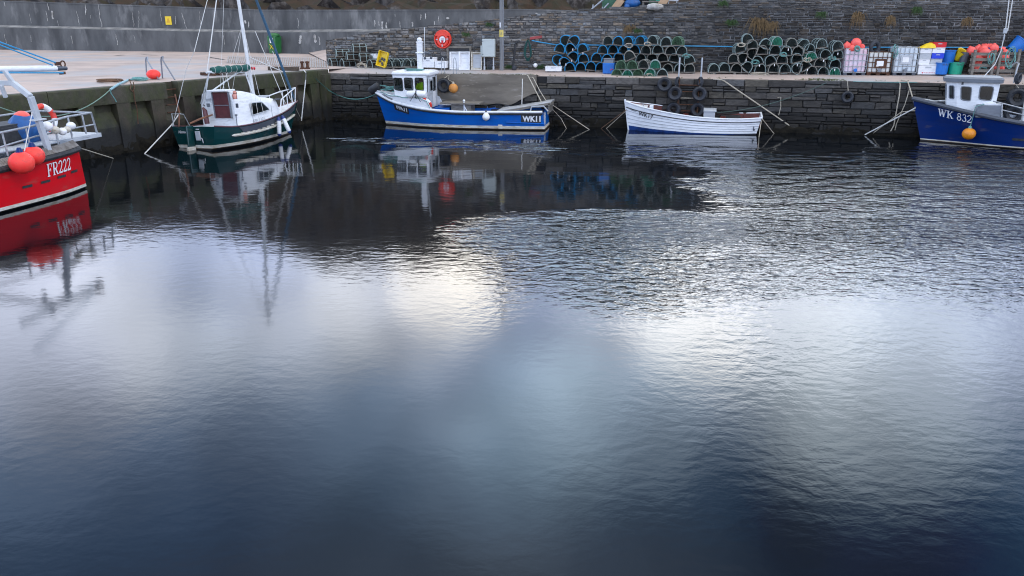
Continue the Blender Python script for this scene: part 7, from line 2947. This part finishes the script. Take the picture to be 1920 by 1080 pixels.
def tuft(u, v, r, n, seed, label, line=IN, off=0.1, m="dry_grass", hang=0.5, cat="grass tuft"):
    rr = random.Random(seed)
    p = on_poly(u, v, line, off)
    mb = MB()
    for k in range(n):
        a = rr.uniform(-1, 1)
        d = V((a * 0.9, -rr.uniform(0.1, 0.5), rr.uniform(0.2, 0.9)))
        l = r * rr.uniform(0.6, 1.3)
        b = V((rr.uniform(-0.35, 0.35) * r, 0.05, rr.uniform(-0.1, 0.1) * r))
        m1 = b + d * l * 0.6
        e = m1 + V((a * 0.5, -0.1, -hang * rr.uniform(0.4, 1.6))) * l
        w_ = 0.018
        sd = V((w_, 0, 0))
        mb.add([b - sd, b + sd, m1 + sd * 0.8, m1 - sd * 0.8, e], [(0, 1, 2, 3), (3, 2, 4)])
    return solo("grass_tuft", mb, m, label, cat, p, 0, "plants growing on the walls", smooth=0)


M["dry_grass"] = mat("dry_grass", (0.17, 0.11, 0.05), (0.09, 0.06, 0.028), rough=0.95, sc=6)
M["green_plant"] = mat("green_weed", (0.035, 0.075, 0.018), (0.02, 0.045, 0.012), rough=0.9, sc=6)
for k, (u, v, r, lab, mm, hg) in enumerate(((1180, 56, 0.42, "brown dry grass tuft above the blue creels on the stone wall", "dry_grass", 0.6), (1422, 46, 0.62, "large brown grass tuft hanging high above the right-hand creels", "dry_grass", 1.3), (1448, 48, 0.32, "narrow brown tuft right of the large hanging one", "dry_grass", 1.3),
                                            (1371, 46, 0.35, "low olive tuft left of the large hanging brown one", "green_plant", 0.5), (1608, 32, 0.4, "brown tuft on the wall above the caged tanks", "dry_grass", 1.2), (1671, 36, 0.3, "small brown tuft above the clean grey tank", "dry_grass", 1.2), (1813, 39, 0.28, "small brown tuft above the pallet pen", "dry_grass", 1.2),
                                            (1540, 28, 0.28, "small olive tuft high on the wall above the creels", "green_plant", 0.8), (1195, 60, 0.26, "dark green weed beside the brown tuft above the blue creels", "green_plant", 0.5), (918, 47, 0.2, "small green fern on the wall above the cabinet", "green_plant", 0.6),
                                            (875, 66, 0.24, "small green fern right of the lifebuoy housing", "green_plant", 0.6), (955, 128, 0.26, "green weeds at the foot of the timber pole", "green_plant", 0.3), (1012, 128, 0.3, "green weeds at the wall foot below the hose", "green_plant", 0.3), (917, 130, 0.18, "small green weed under the cabinet", "green_plant", 0.3),
                                            (1357, 8, 0.3, "dark green tuft near the top of the stone wall", "green_plant", 0.6), (1720, 20, 0.3, "olive tuft near the wall top at right", "green_plant", 0.8))):
    tuft(u, v, r, 70, 30 + k, lab, m=mm, hang=hg)
# weeds along the quay edge
M["moss_sheet"] = mat("edge_moss", (0.05, 0.085, 0.018), (0.09, 0.09, 0.03), rough=0.95, sc=5)
mb = MB()
rr_ = random.Random(44)
for k in range(260):
    s_ = rr_.choice([rr_.uniform(2, RWL.len - 2), RWL.find(at(rr_.uniform(1520, 1570), 152, Z_EDGE)), RWL.find(at(rr_.uniform(850, 1000), 141, Z_EDGE))])
    s_ += rr_.gauss(0, 0.25)
    b = RWL.pt(max(0.5, min(RWL.len - 0.5, s_)), Z_EDGE + 0.01, rr_.uniform(-0.9, -0.1))
    for q in range(5):
        d = V((rr_.uniform(-1, 1), rr_.uniform(-1, 1), rr_.uniform(0.3, 1.1))) * 0.07
        mb.add([b + V((-0.012, 0, 0)), b + V((0.012, 0, 0)), b + d], [(0, 1, 2)])
        b = b + V((rr_.uniform(-0.06, 0.06), rr_.uniform(-0.05, 0.05), 0))
o = mb.build("edge_weeds", "moss_sheet", None, smooth=0)
tag(o, "low green weeds growing along the quay edge", "weeds", kind="stuff")

# ------------------------------------------------------------------ quay-edge fittings, tyres, ladders
GT = "tyres hung on the harbour wall"
def wall_tyre(u, v, rpx, off, label, yaw=0.0, fat=0.30, ropes=None, sq=1.0):
    p = on_poly(u, v, RW, off)
    R_ = rpx / S(p)
    t = thing("tyre", label, "tyre", p, face(p, RWL) + yaw, GT)
    mb = MB()
    r = R_ * fat
    pts = []
    n = 30
    T = []
    for i in range(n):
        a = 2 * PI * i / n
        for j in range(10):
            b = 2 * PI * j / 10
            x = (R_ - r + r * math.cos(b) * 1.0)
            T.append((x * math.cos(a), r * 1.35 * math.sin(b) * (0.8 if math.cos(b) < 0 else 1), x * math.sin(a) * sq))
    mb.add(T, [(i * 10 + j, i * 10 + (j + 1) % 10, ((i + 1) % n) * 10 + (j + 1) % 10, ((i + 1) % n) * 10 + j) for i in range(n) for j in range(10)])
    mb.build("carcass", "tyre", t, smooth=60)
    mb = MB()
    for i in range(40):
        a = 2 * PI * i / 40
        c, s__ = math.cos(a), math.sin(a)
        mb.bar((R_ * 1.003 * c, -r * 0.7, R_ * 1.003 * s__ * sq), (R_ * 1.003 * c, r * 0.7, R_ * 1.003 * s__ * sq), 0.012, 0.02)
    mb.build("tread", "tyre", t, smooth=0)
    if ropes:
        mb = MB()
        for u2, v2 in ropes:
            q = on_poly(u2, v2, RW, 0.1)
            Rm = t.matrix_basis.inverted()
            mb.tube([(0, 0, R_ * 0.95), Rm @ q], 0.016, 5)
        mb.build("hanging_rope", "rope_w", t)
    return t


wall_tyre(1246, 158, 13.5, 0.30, "black tyre nearest the quay edge, left of the ladder")
wall_tyre(1265.5, 175, 13.5, 0.30, "black tyre in the upper pair, left of the ladder rungs", ropes=[(1270, 150)])
wall_tyre(1311.5, 176, 13.5, 0.30, "black tyre in the upper pair, right of the ladder rungs", ropes=[(1313, 150)])
wall_tyre(1263, 205, 13, 0.16, "black tyre in the lower pair, left, behind the white boat")
wall_tyre(1308, 206, 13, 0.16, "black tyre in the lower pair, right, behind the white boat")
wall_tyre(1270.5, 153, 8.5, 0.18, "tyre seen edge-on under the ladder's left handrail", yaw=1.25)
wall_tyre(1313.5, 153, 8.5, 0.18, "tyre seen edge-on under the ladder's right handrail", yaw=-1.2)
wall_tyre(1589, 182, 11, 0.2, "lone black tyre hanging by a white rope below the caged tanks", ropes=[(1589, 151)])
wall_tyre(832.5, 160, 13, 0.28, "black tyre on the concrete repair behind the blue boat's wheelhouse", ropes=[(841, 141)])
wall_tyre(1907, 183, 17.5, 0.35, "large tyre with rope ties behind the navy boat's rails", ropes=[(1905, 158)])
wall_tyre(1909, 147, 10, 0.25, "tyre lying over the quay edge above the large one at right", yaw=1.0)
wall_tyre(1900, 214, 16, 0.30, "lowest tyre at right, half hidden by the navy boat's rails")
p = on_poly(850, 165, RW, 0.3)
ob = fender("buoy", p + V((0, 0, 0.22)), 0.23, 0.46, ("tan", "rope_w"), "tan orange round buoy hanging beside the tyre on the concrete repair", cat="buoy", neck=False)
rope("rope", [p + V((0, 0, 0.28)), on_poly(841, 150, RW, 0.2), on_poly(842, 141, RW, 0.12), at(846, 138.5, Z_EDGE + 0.1)], 0.016, "rope_w", "rope holding the tan buoy and tyre to the quay edge")


def ladder(u, v_top, us, label, v_bot, rail_m, name="wall_ladder", hr=None):
    t = thing(name, label, "ladder", on_poly(u, v_top, RW, 0.1), 0)
    return t


lad = thing("wall_ladder", "steel wall ladder between the tyres with two pale handrails above the quay", "ladder", on_poly(1292, 149, RW, 0.16), face(on_poly(1292, 149, RW), RWL))
Ti = lad.matrix_basis.inverted()
q0, q1 = Ti @ on_poly(1272, 149, RW, 0.16), Ti @ on_poly(1314, 149, RW, 0.16)
for q in (q0, q1):
    mb = MB()
    mb.tube([(q.x * 0.9, 0, -2.1), (q.x * 0.9, 0, 0.05)], 0.03, 8)
    mb.build("stringer", "rust", lad)
    mb = MB()
    mb.tube([(q.x, 0.3, -0.05), (q.x, 0.3, 0.95)], 0.033, 8)
    mb.build("handrail", "lgrey", lad)
for k in range(7):
    mb = MB()
    mb.tube([(q0.x * 0.9, 0, -0.25 - 0.29 * k), (q1.x * 0.9, 0, -0.25 - 0.29 * k)], 0.022, 6)
    mb.build("rung", "rope_w" if k == 2 else "rust", lad)
for uu, lab, zt in ((839, "thin grey ladder handrail hoops on the concrete repair edge", 0.82),):
    t = thing("ladder_handrail", lab, "handrail", on_poly(uu, 141, RW, -0.3), face(on_poly(uu, 141, RW), RWL))
    Ti = t.matrix_basis.inverted()
    for u2 in (828, 850.5):
        q = Ti @ on_poly(u2, 141, RW, -0.3)
        mb = MB()
        mb.tube([(q.x - 0.09, 0.25, 0), (q.x - 0.07, 0.25, zt * 0.8), (q.x - 0.04, 0.25, zt * 0.95), (q.x, 0.25, zt), (q.x + 0.04, 0.25, zt * 0.95), (q.x + 0.07, 0.25, zt * 0.8), (q.x + 0.09, 0.25, 0)], 0.018, 6)
        mb.build("hoop", "steel", t)
t = thing("ladder_handrail", "grey bent pipe handrail at the quay edge beside the pallet pen, far right", "handrail", on_poly(1903, 156, RW, -0.25), face(on_poly(1903, 156, RW), RWL))
mb = MB()
mb.tube([(-0.05, 0, 0), (-0.03, 0, 0.6), (0.03, 0.1, 0.78), (0.0, 0.45, 0.82), (-0.1, 0.55, 0.7)], 0.03, 8)
mb.build("pipe", "steel", t)

# left quay: ladder with sloping handrails, rungs in the slot
t = thing("wall_ladder", "ladder set in the mossy quay wall with two tall bent handrails", "ladder", LWL.pt(s_lad, Z_L, 0.0), 0)
for (ua, va), (ub, vb), (uc, vc) in (((275, 141), (272.5, 108), (298, 150)), ((305, 147), (301, 107), (328, 150))):
    a, c = at(ua, va, Z_L), at(uc, vc, Z_L)
    d = a.lerp(c, 0.5)
    top_ = on_plane(ub, vb, a, V((0, 1, 0)))
    mb = MB()
    tt = top_ + (c - top_) * 0.16 + V((0, 0, 0.02))
    mb.tube([q - t.location for q in (a, top_ - V((0, 0, 0.12)), top_ + V((0.03, 0, -0.01)), top_ + V((0.10, 0, 0.02)), tt, c)], 0.032, 8)
    mb.build("handrail", "grey_paint", t)
for k in range(6):
    mb = MB()
    mb.tube([LWL.pt(s_lad - 0.27, Z_L - 0.28 - 0.3 * k, -0.08) - t.location, LWL.pt(s_lad + 0.27, Z_L - 0.28 - 0.3 * k, -0.08) - t.location], 0.024, 6)
    mb.build("rung", "rust", t)
# bollards, timber and floats on the left quay
bl = thing("bollard", "rusty twin-horn bollard at the corner of the quay", "bollard", at(572, 129, Z_L), 0.2)
mb = MB()
mb.box((0, 0, 0.03), (0.5, 0.34, 0.06))
mb.build("base_plate", "rust", bl)
for x in (-0.13, 0.13):
    mb = MB()
    mb.lathe([(0.085, 0.05), (0.07, 0.12), (0.07, 0.26), (0.10, 0.30), (0.10, 0.36), (0.04, 0.38)], 12, c=(x, 0, 0))
    mb.build("horn", "rust", bl)
a, b = at(504, 131.5, Z_L), at(560, 132.5, Z_L)
mb = MB()
mb.bar(V((0, 0, 0.09)), b - a + V((0, 0, 0.09)), 0.2, 0.18)
solo("timber_baulk", mb, "brownlog" if "brownlog" in M else "wood", "weathered timber baulk lying along the quay edge by the bollard", "timber", a, bevel=0.02)
for (u, v, k, lab) in ((404, 140.5, 1, "broken pallet boards lying on the quay behind the yacht's boom, left"), (436, 139, 2, "broken pallet boards lying on the quay behind the yacht's boom, right")):
    p = at(u, v, Z_L + 0.01)
    t = thing("pallet", lab, "pallet", p, 0.7 + 0.4 * k, "wooden pallets on the quay")
    for j in range(4):
        mb = MB()
        mb.box((0, -0.33 + 0.22 * j, 0.13), (1.0, 0.12, 0.024))
        mb.build("slat", "wood", t, smooth=0)
    for x in (-0.42, 0.0, 0.42):
        mb = MB()
        mb.box((x, 0, 0.058), (0.09, 0.9, 0.115))
        mb.build("bearer", "rust" if k == 1 else "wood", t, smooth=0)
p = at(289, 148.5, Z_L)
mb = MB()
mb.ball((0, 0, 0.2), 0.26, 16, sq=(1.1, 1, 0.78))
solo("buoy", mb, "coral", "squashed coral buoy lying on the quay by the tall handrails", "buoy", p, 0.3)
def ground_coil(u, v, R_, m, label, n=4, rad=0.02, sq=0.6, seed=1):
    rr = random.Random(seed)
    p = at(u, v, Z_L + 0.02)
    mb = MB()
    pts = []
    for i in range(n * 14):
        a = i * 2 * PI / 14
        r = R_ * (0.55 + 0.45 * math.sin(i * 0.37 + seed) ** 2)
        pts.append(V((r * math.cos(a), r * sq * math.sin(a), rad * (1 + 0.9 * (i // 14)))))
    mb.tube(pts, rad, 5)
    return solo("rope_coil", mb, m, label, "rope", p)
ground_coil(207, 153.5, 0.5, "rope_brown", "flat brown rope coil on the quay above the red boat", 4, 0.025, 0.9, 2)
ground_coil(262, 150.5, 0.35, "rope_teal", "teal rope coil beside the coral buoy on the quay", 4, 0.025, 0.9, 3)

# ------------------------------------------------------------------ mooring lines
edge = lambda u, v: at(u, v, Z_L + 0.03)
ww = lambda u, v: at(u, v, 0.0)
a = edge(240, 150)
h1 = on_poly(207, 168, LW, 0.25)
rope("mooring_rope", [edge(262, 150), a, on_poly(222, 158, LW, 0.12), h1], 0.055, "rope_blue2" if "rope_blue2" in M else "rope_teal", "thick pale blue hose-covered mooring rope at the mossy quay edge", "mooring rope", "mooring ropes")
pts = sag(h1, on_poly(-40, 184, LW, 1.6), 0.75, 18)
rope("mooring_rope", pts, 0.022, "rope_green2" if "rope_green2" in M else "rope_teal", "long sagging green rope along the mossy quay wall behind the red boat", "mooring rope", "mooring ropes")
rope("rope", [h1, on_poly(208, 175, LW, 0.25), on_poly(215, 185, LW, 0.22), on_poly(218, 191, LW, 0.2)], 0.022, "rope_teal", "short teal rope end dangling from the knot below the quay edge")
pr = [on_poly(u, v, LW, 0.12) for u, v in ((242, 148), (246, 158), (244, 166), (248, 172), (252, 165), (250, 154))]
rope("rope", pr, 0.025, "rope_brown", "looped brown rope hanging over the mossy quay edge")
rope("chain", [on_poly(u, v, LW, 0.13) for u, v in ((250, 165), (252, 185), (257, 205), (259, 232))], 0.022, "rust", "rusty chain hanging down the mossy wall", "chain")
yq = by.matrix_world @ HY.sheer(0.0, 1, 0.0)
rope("mooring_rope", [ww(271, 288.5), yq + V((0, 0, 0.05)), yq + V((0.25, 0.25, 0.45))], 0.028, "rope_white", "white rope from the yacht's port quarter down into the water", "mooring rope", "mooring ropes")
rq_ = br.matrix_world @ HR.sheer(0.0, 1, -0.1)
rope("mooring_rope", [rq_, ww(212, 297)], 0.022, "rope_w", "pale rope from the red boat's stern down into the water", "mooring rope", "mooring ropes")
yb_ = by.matrix_world @ HY.sheer(0.93, -1, 0.0)
rope("mooring_rope", [edge(569, 131), edge(576, 135) + V((0, -0.25, -0.02)), on_poly(573, 150, LW, 0.5), ww(566, 236) + V((0, 0, 0.25))], 0.032, "rope_white", "white rope hanging from the twin-horn bollard to the water", "mooring rope", "mooring ropes")
rope("mooring_rope", [yb_, yb_.lerp(ww(568, 236), 0.6) + V((0, 0, 0.1)), ww(566, 236) + V((0, 0, 0.3))], 0.022, "rope_w", "yellowish rope from the yacht's bow to the hanging white rope", "mooring rope", "mooring ropes")
wkb = b1.matrix_world @ H1.sheer(0.99, 1, 0.03)
rope("mooring_rope", sag(wkb, on_poly(592, 150, RW, 0.15) + V((0, 0, 0.0)), 0.55, 14), 0.024, "rope_teal", "slack teal rope from the blue boat's bow to the wall corner", "mooring rope", "mooring ropes")
rope("mooring_rope", sag(wkb, edge(577, 131), 0.75, 14), 0.02, "rope_green", "dark rope from the blue boat's bow up to the bollard", "mooring rope", "mooring ropes")
w1s = b1.matrix_world @ H1.sheer(0.0, 1, 0.05)
eq = lambda u, v: at(u, v, Z_EDGE + 0.05)
for us, ue, rd, m_, lb in (((980, 139.5), (979, 200), 0.022, "rope_white", "white rope hanging straight from the quay edge behind the blue boat's stern"),):
    rope("mooring_rope", [eq(*us), on_poly(979.5, 150, RW, 0.25), on_poly(978.5, 196, RW, 0.8)], rd, m_, lb, "mooring rope", "mooring ropes")
rope("mooring_rope", [eq(981, 139.5), on_poly(990, 142, RW, 0.2), b1.matrix_world @ H1.loc(1015, 191, -0.4)], 0.035, "rope_w", "thick pale rope from quay edge down to the blue boat's stern ramp", "mooring rope", "mooring ropes")
rope("mooring_rope", [eq(983, 139.5), on_poly(1000, 146, RW, 0.2), on_poly(1008, 162, RW, 0.4), on_poly(1012, 170, RW, 0.5), b1.matrix_world @ H1.loc(1024, 189, -0.5)], 0.026, "rope_w", "knotted pale rope right of the thick one, to the stern ramp", "mooring rope", "mooring ropes")
rope("mooring_rope", [b1.matrix_world @ H1.loc(1036, 197, -0.6), ww(1105, 243) + V((0, 0, 0))], 0.022, "rope_w", "pale rope from the blue boat's stern into the water at right", "mooring rope", "mooring ropes")
rope("mooring_rope", [b1.matrix_world @ H1.loc(1036, 205, -0.6), on_poly(1052, 222, RW, 0.5), ww(1062, 241)], 0.016, "rope_w", "thin pale rope from the blue boat's transom into the water", "mooring rope", "mooring ropes")
w7b = b2.matrix_world @ H2.sheer(0.985, 1, 0.03)
rope("mooring_rope", [w7b + V((0, 0, -0.35)), ww(1127, 241)], 0.02, "rope_brown", "brownish rope from the white boat's stem into the water", "mooring rope", "mooring ropes")
rope("mooring_rope", [w7b + V((0, 0.05, -0.4)), ww(1137, 241)], 0.016, "rope_w", "thin rope beside the brownish one from the white boat's stem", "mooring rope", "mooring ropes")
w7s = b2.matrix_world @ H2.sheer(0.0, 1, 0.02)
rope("mooring_rope", [w7s, ww(1451, 250.5)], 0.024, "rope_w", "pale rope from the white boat's transom into the water", "mooring rope", "mooring ropes")
rope("mooring_rope", [w7s + V((0, 0, -0.1)), w7s.lerp(ww(1423, 257), 0.5), ww(1423, 257)], 0.018, "rope_w", "short rope hanging from the white boat's transom corner", "mooring rope", "mooring ropes")
rope("mooring_rope", [at(1338, 148.5, Z_EDGE + 0.03), at(1352, 149.5, Z_EDGE + 0.04), on_poly(1358, 152, RW, 0.15), ww(1500, 249)], 0.036, "rope_w", "long taut pale rope slanting from quay edge into the water", "mooring rope", "mooring ropes")
rope("mooring_rope", sag(at(1550, 155, Z_EDGE + 0.03), b2.matrix_world @ H2.loc(1345, 211, -0.4), 0.25, 16), 0.024, "rope_green3" if "rope_green3" in M else "rope_green", "dark green rope slanting across the wall to the white boat", "mooring rope", "mooring ropes")
tangle("rope_tangle", 1463, 195, 0, 0.1, "rope_w", "x", 3) if False else None
rope("rope", [on_poly(1458, 183, RW, 0.2), on_poly(1464, 182, RW, 0.22), on_poly(1464, 200, RW, 0.2), on_poly(1460, 216, RW, 0.18)], 0.022, "rope_w", "frayed pale rope end hanging from the green rope")
tw0 = at(1683, 151.5, Z_EDGE + 0.04)
st3 = b3.matrix_world @ H3.P(0.995, 1.35, 1, 0.02)
rope("mooring_rope", [tw0, on_poly(1688, 157, RW, 0.15), on_poly(1686, 180, RW, 0.3), on_poly(1676, 235, RW, 0.3), on_poly(1670, 246, RW, 0.3)], 0.03, "rope_w", "pale rope hanging from the quay edge beside the navy bow, left one", "mooring rope", "mooring ropes")
rope("mooring_rope", [at(1690, 149.5, Z_EDGE + 0.05), on_poly(1702, 153, RW, 0.15), on_poly(1706, 165, RW, 0.3), st3], 0.032, "rope_w", "pale rope looping from the quay edge onto the navy boat's stem", "mooring rope", "mooring ropes")
rope("mooring_rope", [on_poly(1706, 165, RW, 0.3), on_poly(1697, 195, RW, 0.4), on_poly(1681, 232, RW, 0.35), on_poly(1678, 244, RW, 0.3)], 0.024, "rope_w", "thin pale rope hanging below the loop by the navy bow", "mooring rope", "mooring ropes")
rope("mooring_rope", [st3, ww(1620, 253.5)], 0.034, "rope_white", "white taut rope from the navy boat's stem into the water", "mooring rope", "mooring ropes")
rope("mooring_rope", [st3 + V((0, 0, -0.1)), on_poly(1690, 210, RW, 0.8), ww(1632, 253.5)], 0.024, "rope_w", "slack pale rope under the white one from the navy stem", "mooring rope", "mooring ropes")
rope("rope", [at(1600, 153, Z_EDGE + 0.02), at(1650, 154, Z_EDGE + 0.02), at(1720, 154.5, Z_EDGE + 0.02)], 0.02, "rope_teal", "teal rope lying along the quay edge below the tanks")

# ------------------------------------------------------------------ plaza: bin, yellow sign
bn = thing("litter_bin", "green litter bin with a white notice, standing by the sea wall", "bin", SWL.pt(SWL.find(on_poly(537, 99, SW)), Z_L, 1.2), ang_at(SWL, on_poly(537, 99, SW)))
sb_ = S(bn.location)
hb_, wb_ = 36.5 / sb_, 20 / sb_
mb = MB()
mb.box((0, 0, hb_ * 0.43), (wb_ * 0.96, wb_ * 0.96, hb_ * 0.84), taper=0.86)
mb.build("body", "bin_green", bn, bevel=0.05)
mb = MB()
mb.lathe([(wb_ * 0.54, 0), (wb_ * 0.55, hb_ * 0.06), (wb_ * 0.45, hb_ * 0.12), (wb_ * 0.2, hb_ * 0.155), (0.01, hb_ * 0.16)], 20, c=(0, 0, hb_ * 0.845))
mb.build("lid", "bin_green", bn)
mb = MB()
mb.box((0.05, -wb_ * 0.485, hb_ * 0.64), (wb_ * 0.4, 0.012, hb_ * 0.24))
mb.build("notice", "white_box", bn)
mb = MB()
for a, b in (((-0.16, 0.22), (0.16, 0.46)), ((0.16, 0.22), (-0.16, 0.46))):
    mb.bar((a[0], -wb_ * 0.475, a[1] * hb_ / 1.0), (b[0], -wb_ * 0.485, b[1] * hb_), 0.035, 0.012, up=(0, 1, 0))
mb.build("yellow_emblem", "yellow", bn)
sgp = SWL.pt(SWL.find(on_poly(316, 38.5, SW)), on_poly(316, 38.5, SW).z, 0.05)
sg = thing("warning_sign", "yellow rectangular warning sign on the sea wall", "sign", sgp, ang_at(SWL, sgp))
ss2 = S(sgp)
mb = MB()
mb.box((0, 0, 0), (13 / ss2, 0.03, 15 / ss2))
mb.build("plate", "yellow", sg)
mb = MB()
for (x0, z0), (x1, z1) in (((-0.12, -0.08), (0, 0.14)), ((0, 0.14), (0.12, -0.08)), ((0.12, -0.08), (-0.12, -0.08))):
    mb.tube([(x0, -0.02, z0 + 0.02), (x1, -0.02, z1 + 0.02)], 0.012, 4)
mb.tube([(0, -0.02, 0.08), (0, -0.02, -0.01)], 0.014, 4)
mb.tube([(-0.14, -0.02, -0.15), (0.14, -0.02, -0.15)], 0.01, 4)
mb.build("pictogram", "tan", sg)

# ------------------------------------------------------------------ stall above the wall at the top edge
zst = lambda p: p.z
pA = on_poly(1128, 14, IN, -1.2)
gs = thing("green_shed", "green timber shed front above the stone wall at the top edge", "shed", V((pA.x, pA.y, on_poly(1128, 16, IN).z - 1.2)), face(pA))
wS = (on_poly(1228, 5, IN, -1.2) - pA).length
mb = MB()
mb.box((0.35, 0.2, 1.7), (0.7, 0.1, 3.4))
mb.box((wS - 0.15, 0.2, 1.7), (0.35, 0.1, 3.4))
mb.box((wS / 2, 0.2, 3.1), (wS - 1.1, 0.1, 0.6))
mb.box((wS / 2, 1.6, 3.5), (wS + 0.4, 3.2, 0.12))
mb.build("front_wall", "shed_green", gs) if "shed_green" in M else mb.build("front_wall", "bin_green", gs)
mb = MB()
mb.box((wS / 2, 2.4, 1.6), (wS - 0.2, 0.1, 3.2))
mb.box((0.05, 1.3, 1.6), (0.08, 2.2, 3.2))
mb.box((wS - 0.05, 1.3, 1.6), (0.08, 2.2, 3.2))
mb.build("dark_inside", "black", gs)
for k, (u, v) in enumerate(((1152, 12), (1240, 4))):
    p = on_poly(u, v, IN, -0.6)
    mb = MB()
    mb.bar((-0.3, 0, -0.5), (0.35, 0.1, 0.35), 0.05, 0.35)
    solo("plank", mb, "plank_wood" if "plank_wood" in M else "tan", ("pale plank propped at the left of the green shed", "pale plank propped at the right of the green shed")[k], "plank", p, face(p))
p = on_poly(1186, 6, IN, -0.9)
mb = MB()
mb.ball((0, 0, 0), 0.34, 12, sq=(1.2, 0.8, 0.7))
mb.ball((-0.28, -0.1, -0.16), 0.16, 10)
solo("tarpaulin_bundle", mb, "bag_blue", "bright blue bundle in front of the green shed", "bundle", p)
p = on_poly(1222, 3, IN, -0.9)
mb = MB()
mb.box((0, 0, 0), (0.9, 0.5, 0.06))
mb.box((-0.4, 0, -0.4), (0.06, 0.45, 0.8))
mb.box((0.4, 0, -0.4), (0.06, 0.45, 0.8))
solo("wooden_bench", mb, "wood", "small weathered bench beside the green shed's opening", "bench", p, face(p))
for k, ((u0, v0), (u1, v1)) in enumerate((((1096, 17), (1128, 0)), ((1121, 17), (1138, 8)))):
    a, b = on_poly(u0, v0, IN, -0.8), on_poly(u1, v1, IN, -0.8)
    mb = MB()
    mb.tube([V((0, 0, -0.3)), (b - a) * 1.2], 0.04, 8)
    mb.tube([(b - a) * 0.5, (b - a) * 0.5 + V((0, 0, -0.6))], 0.03, 6)
    solo("handrail", mb, "steel", ("longer sloping grey handrail left of the green shed", "shorter sloping grey handrail at the green shed's corner")[k], "handrail", a)
p = on_poly(1228, 13, IN, 0.06)
mb = MB()
def rockf(i, j):
    a, t = 2 * PI * i / 12, PI * j / 8
    q = V((0.42 * math.sin(t) * math.cos(a), 0.25 * math.sin(t) * math.sin(a), 0.17 * math.cos(t)))
    return q * (1 + 0.3 * noise.noise(q * 6))
mb.grid(rockf, 12, 8)
solo("pale_stone", mb, "lime", "whitish pale stone set at the top of the wall below the shed", "stone", p)
for k, (u, lab) in enumerate(((1241, "pale green notice panel at the top edge"), (1262, "dark framed notice panel at the top edge"))):
    p = on_poly(u, -8, IN, -1.0)
    mb = MB()
    mb.box((0, 0, 0.1), (0.55, 0.04, 0.7))
    mb.box((-0.2, 0.04, -0.8), (0.05, 0.05, 1.2))
    mb.box((0.2, 0.04, -0.8), (0.05, 0.05, 1.2))
    solo("notice_board", mb, "tub_green" if k == 0 else "lgrey", lab, "notice board", p, face(p))
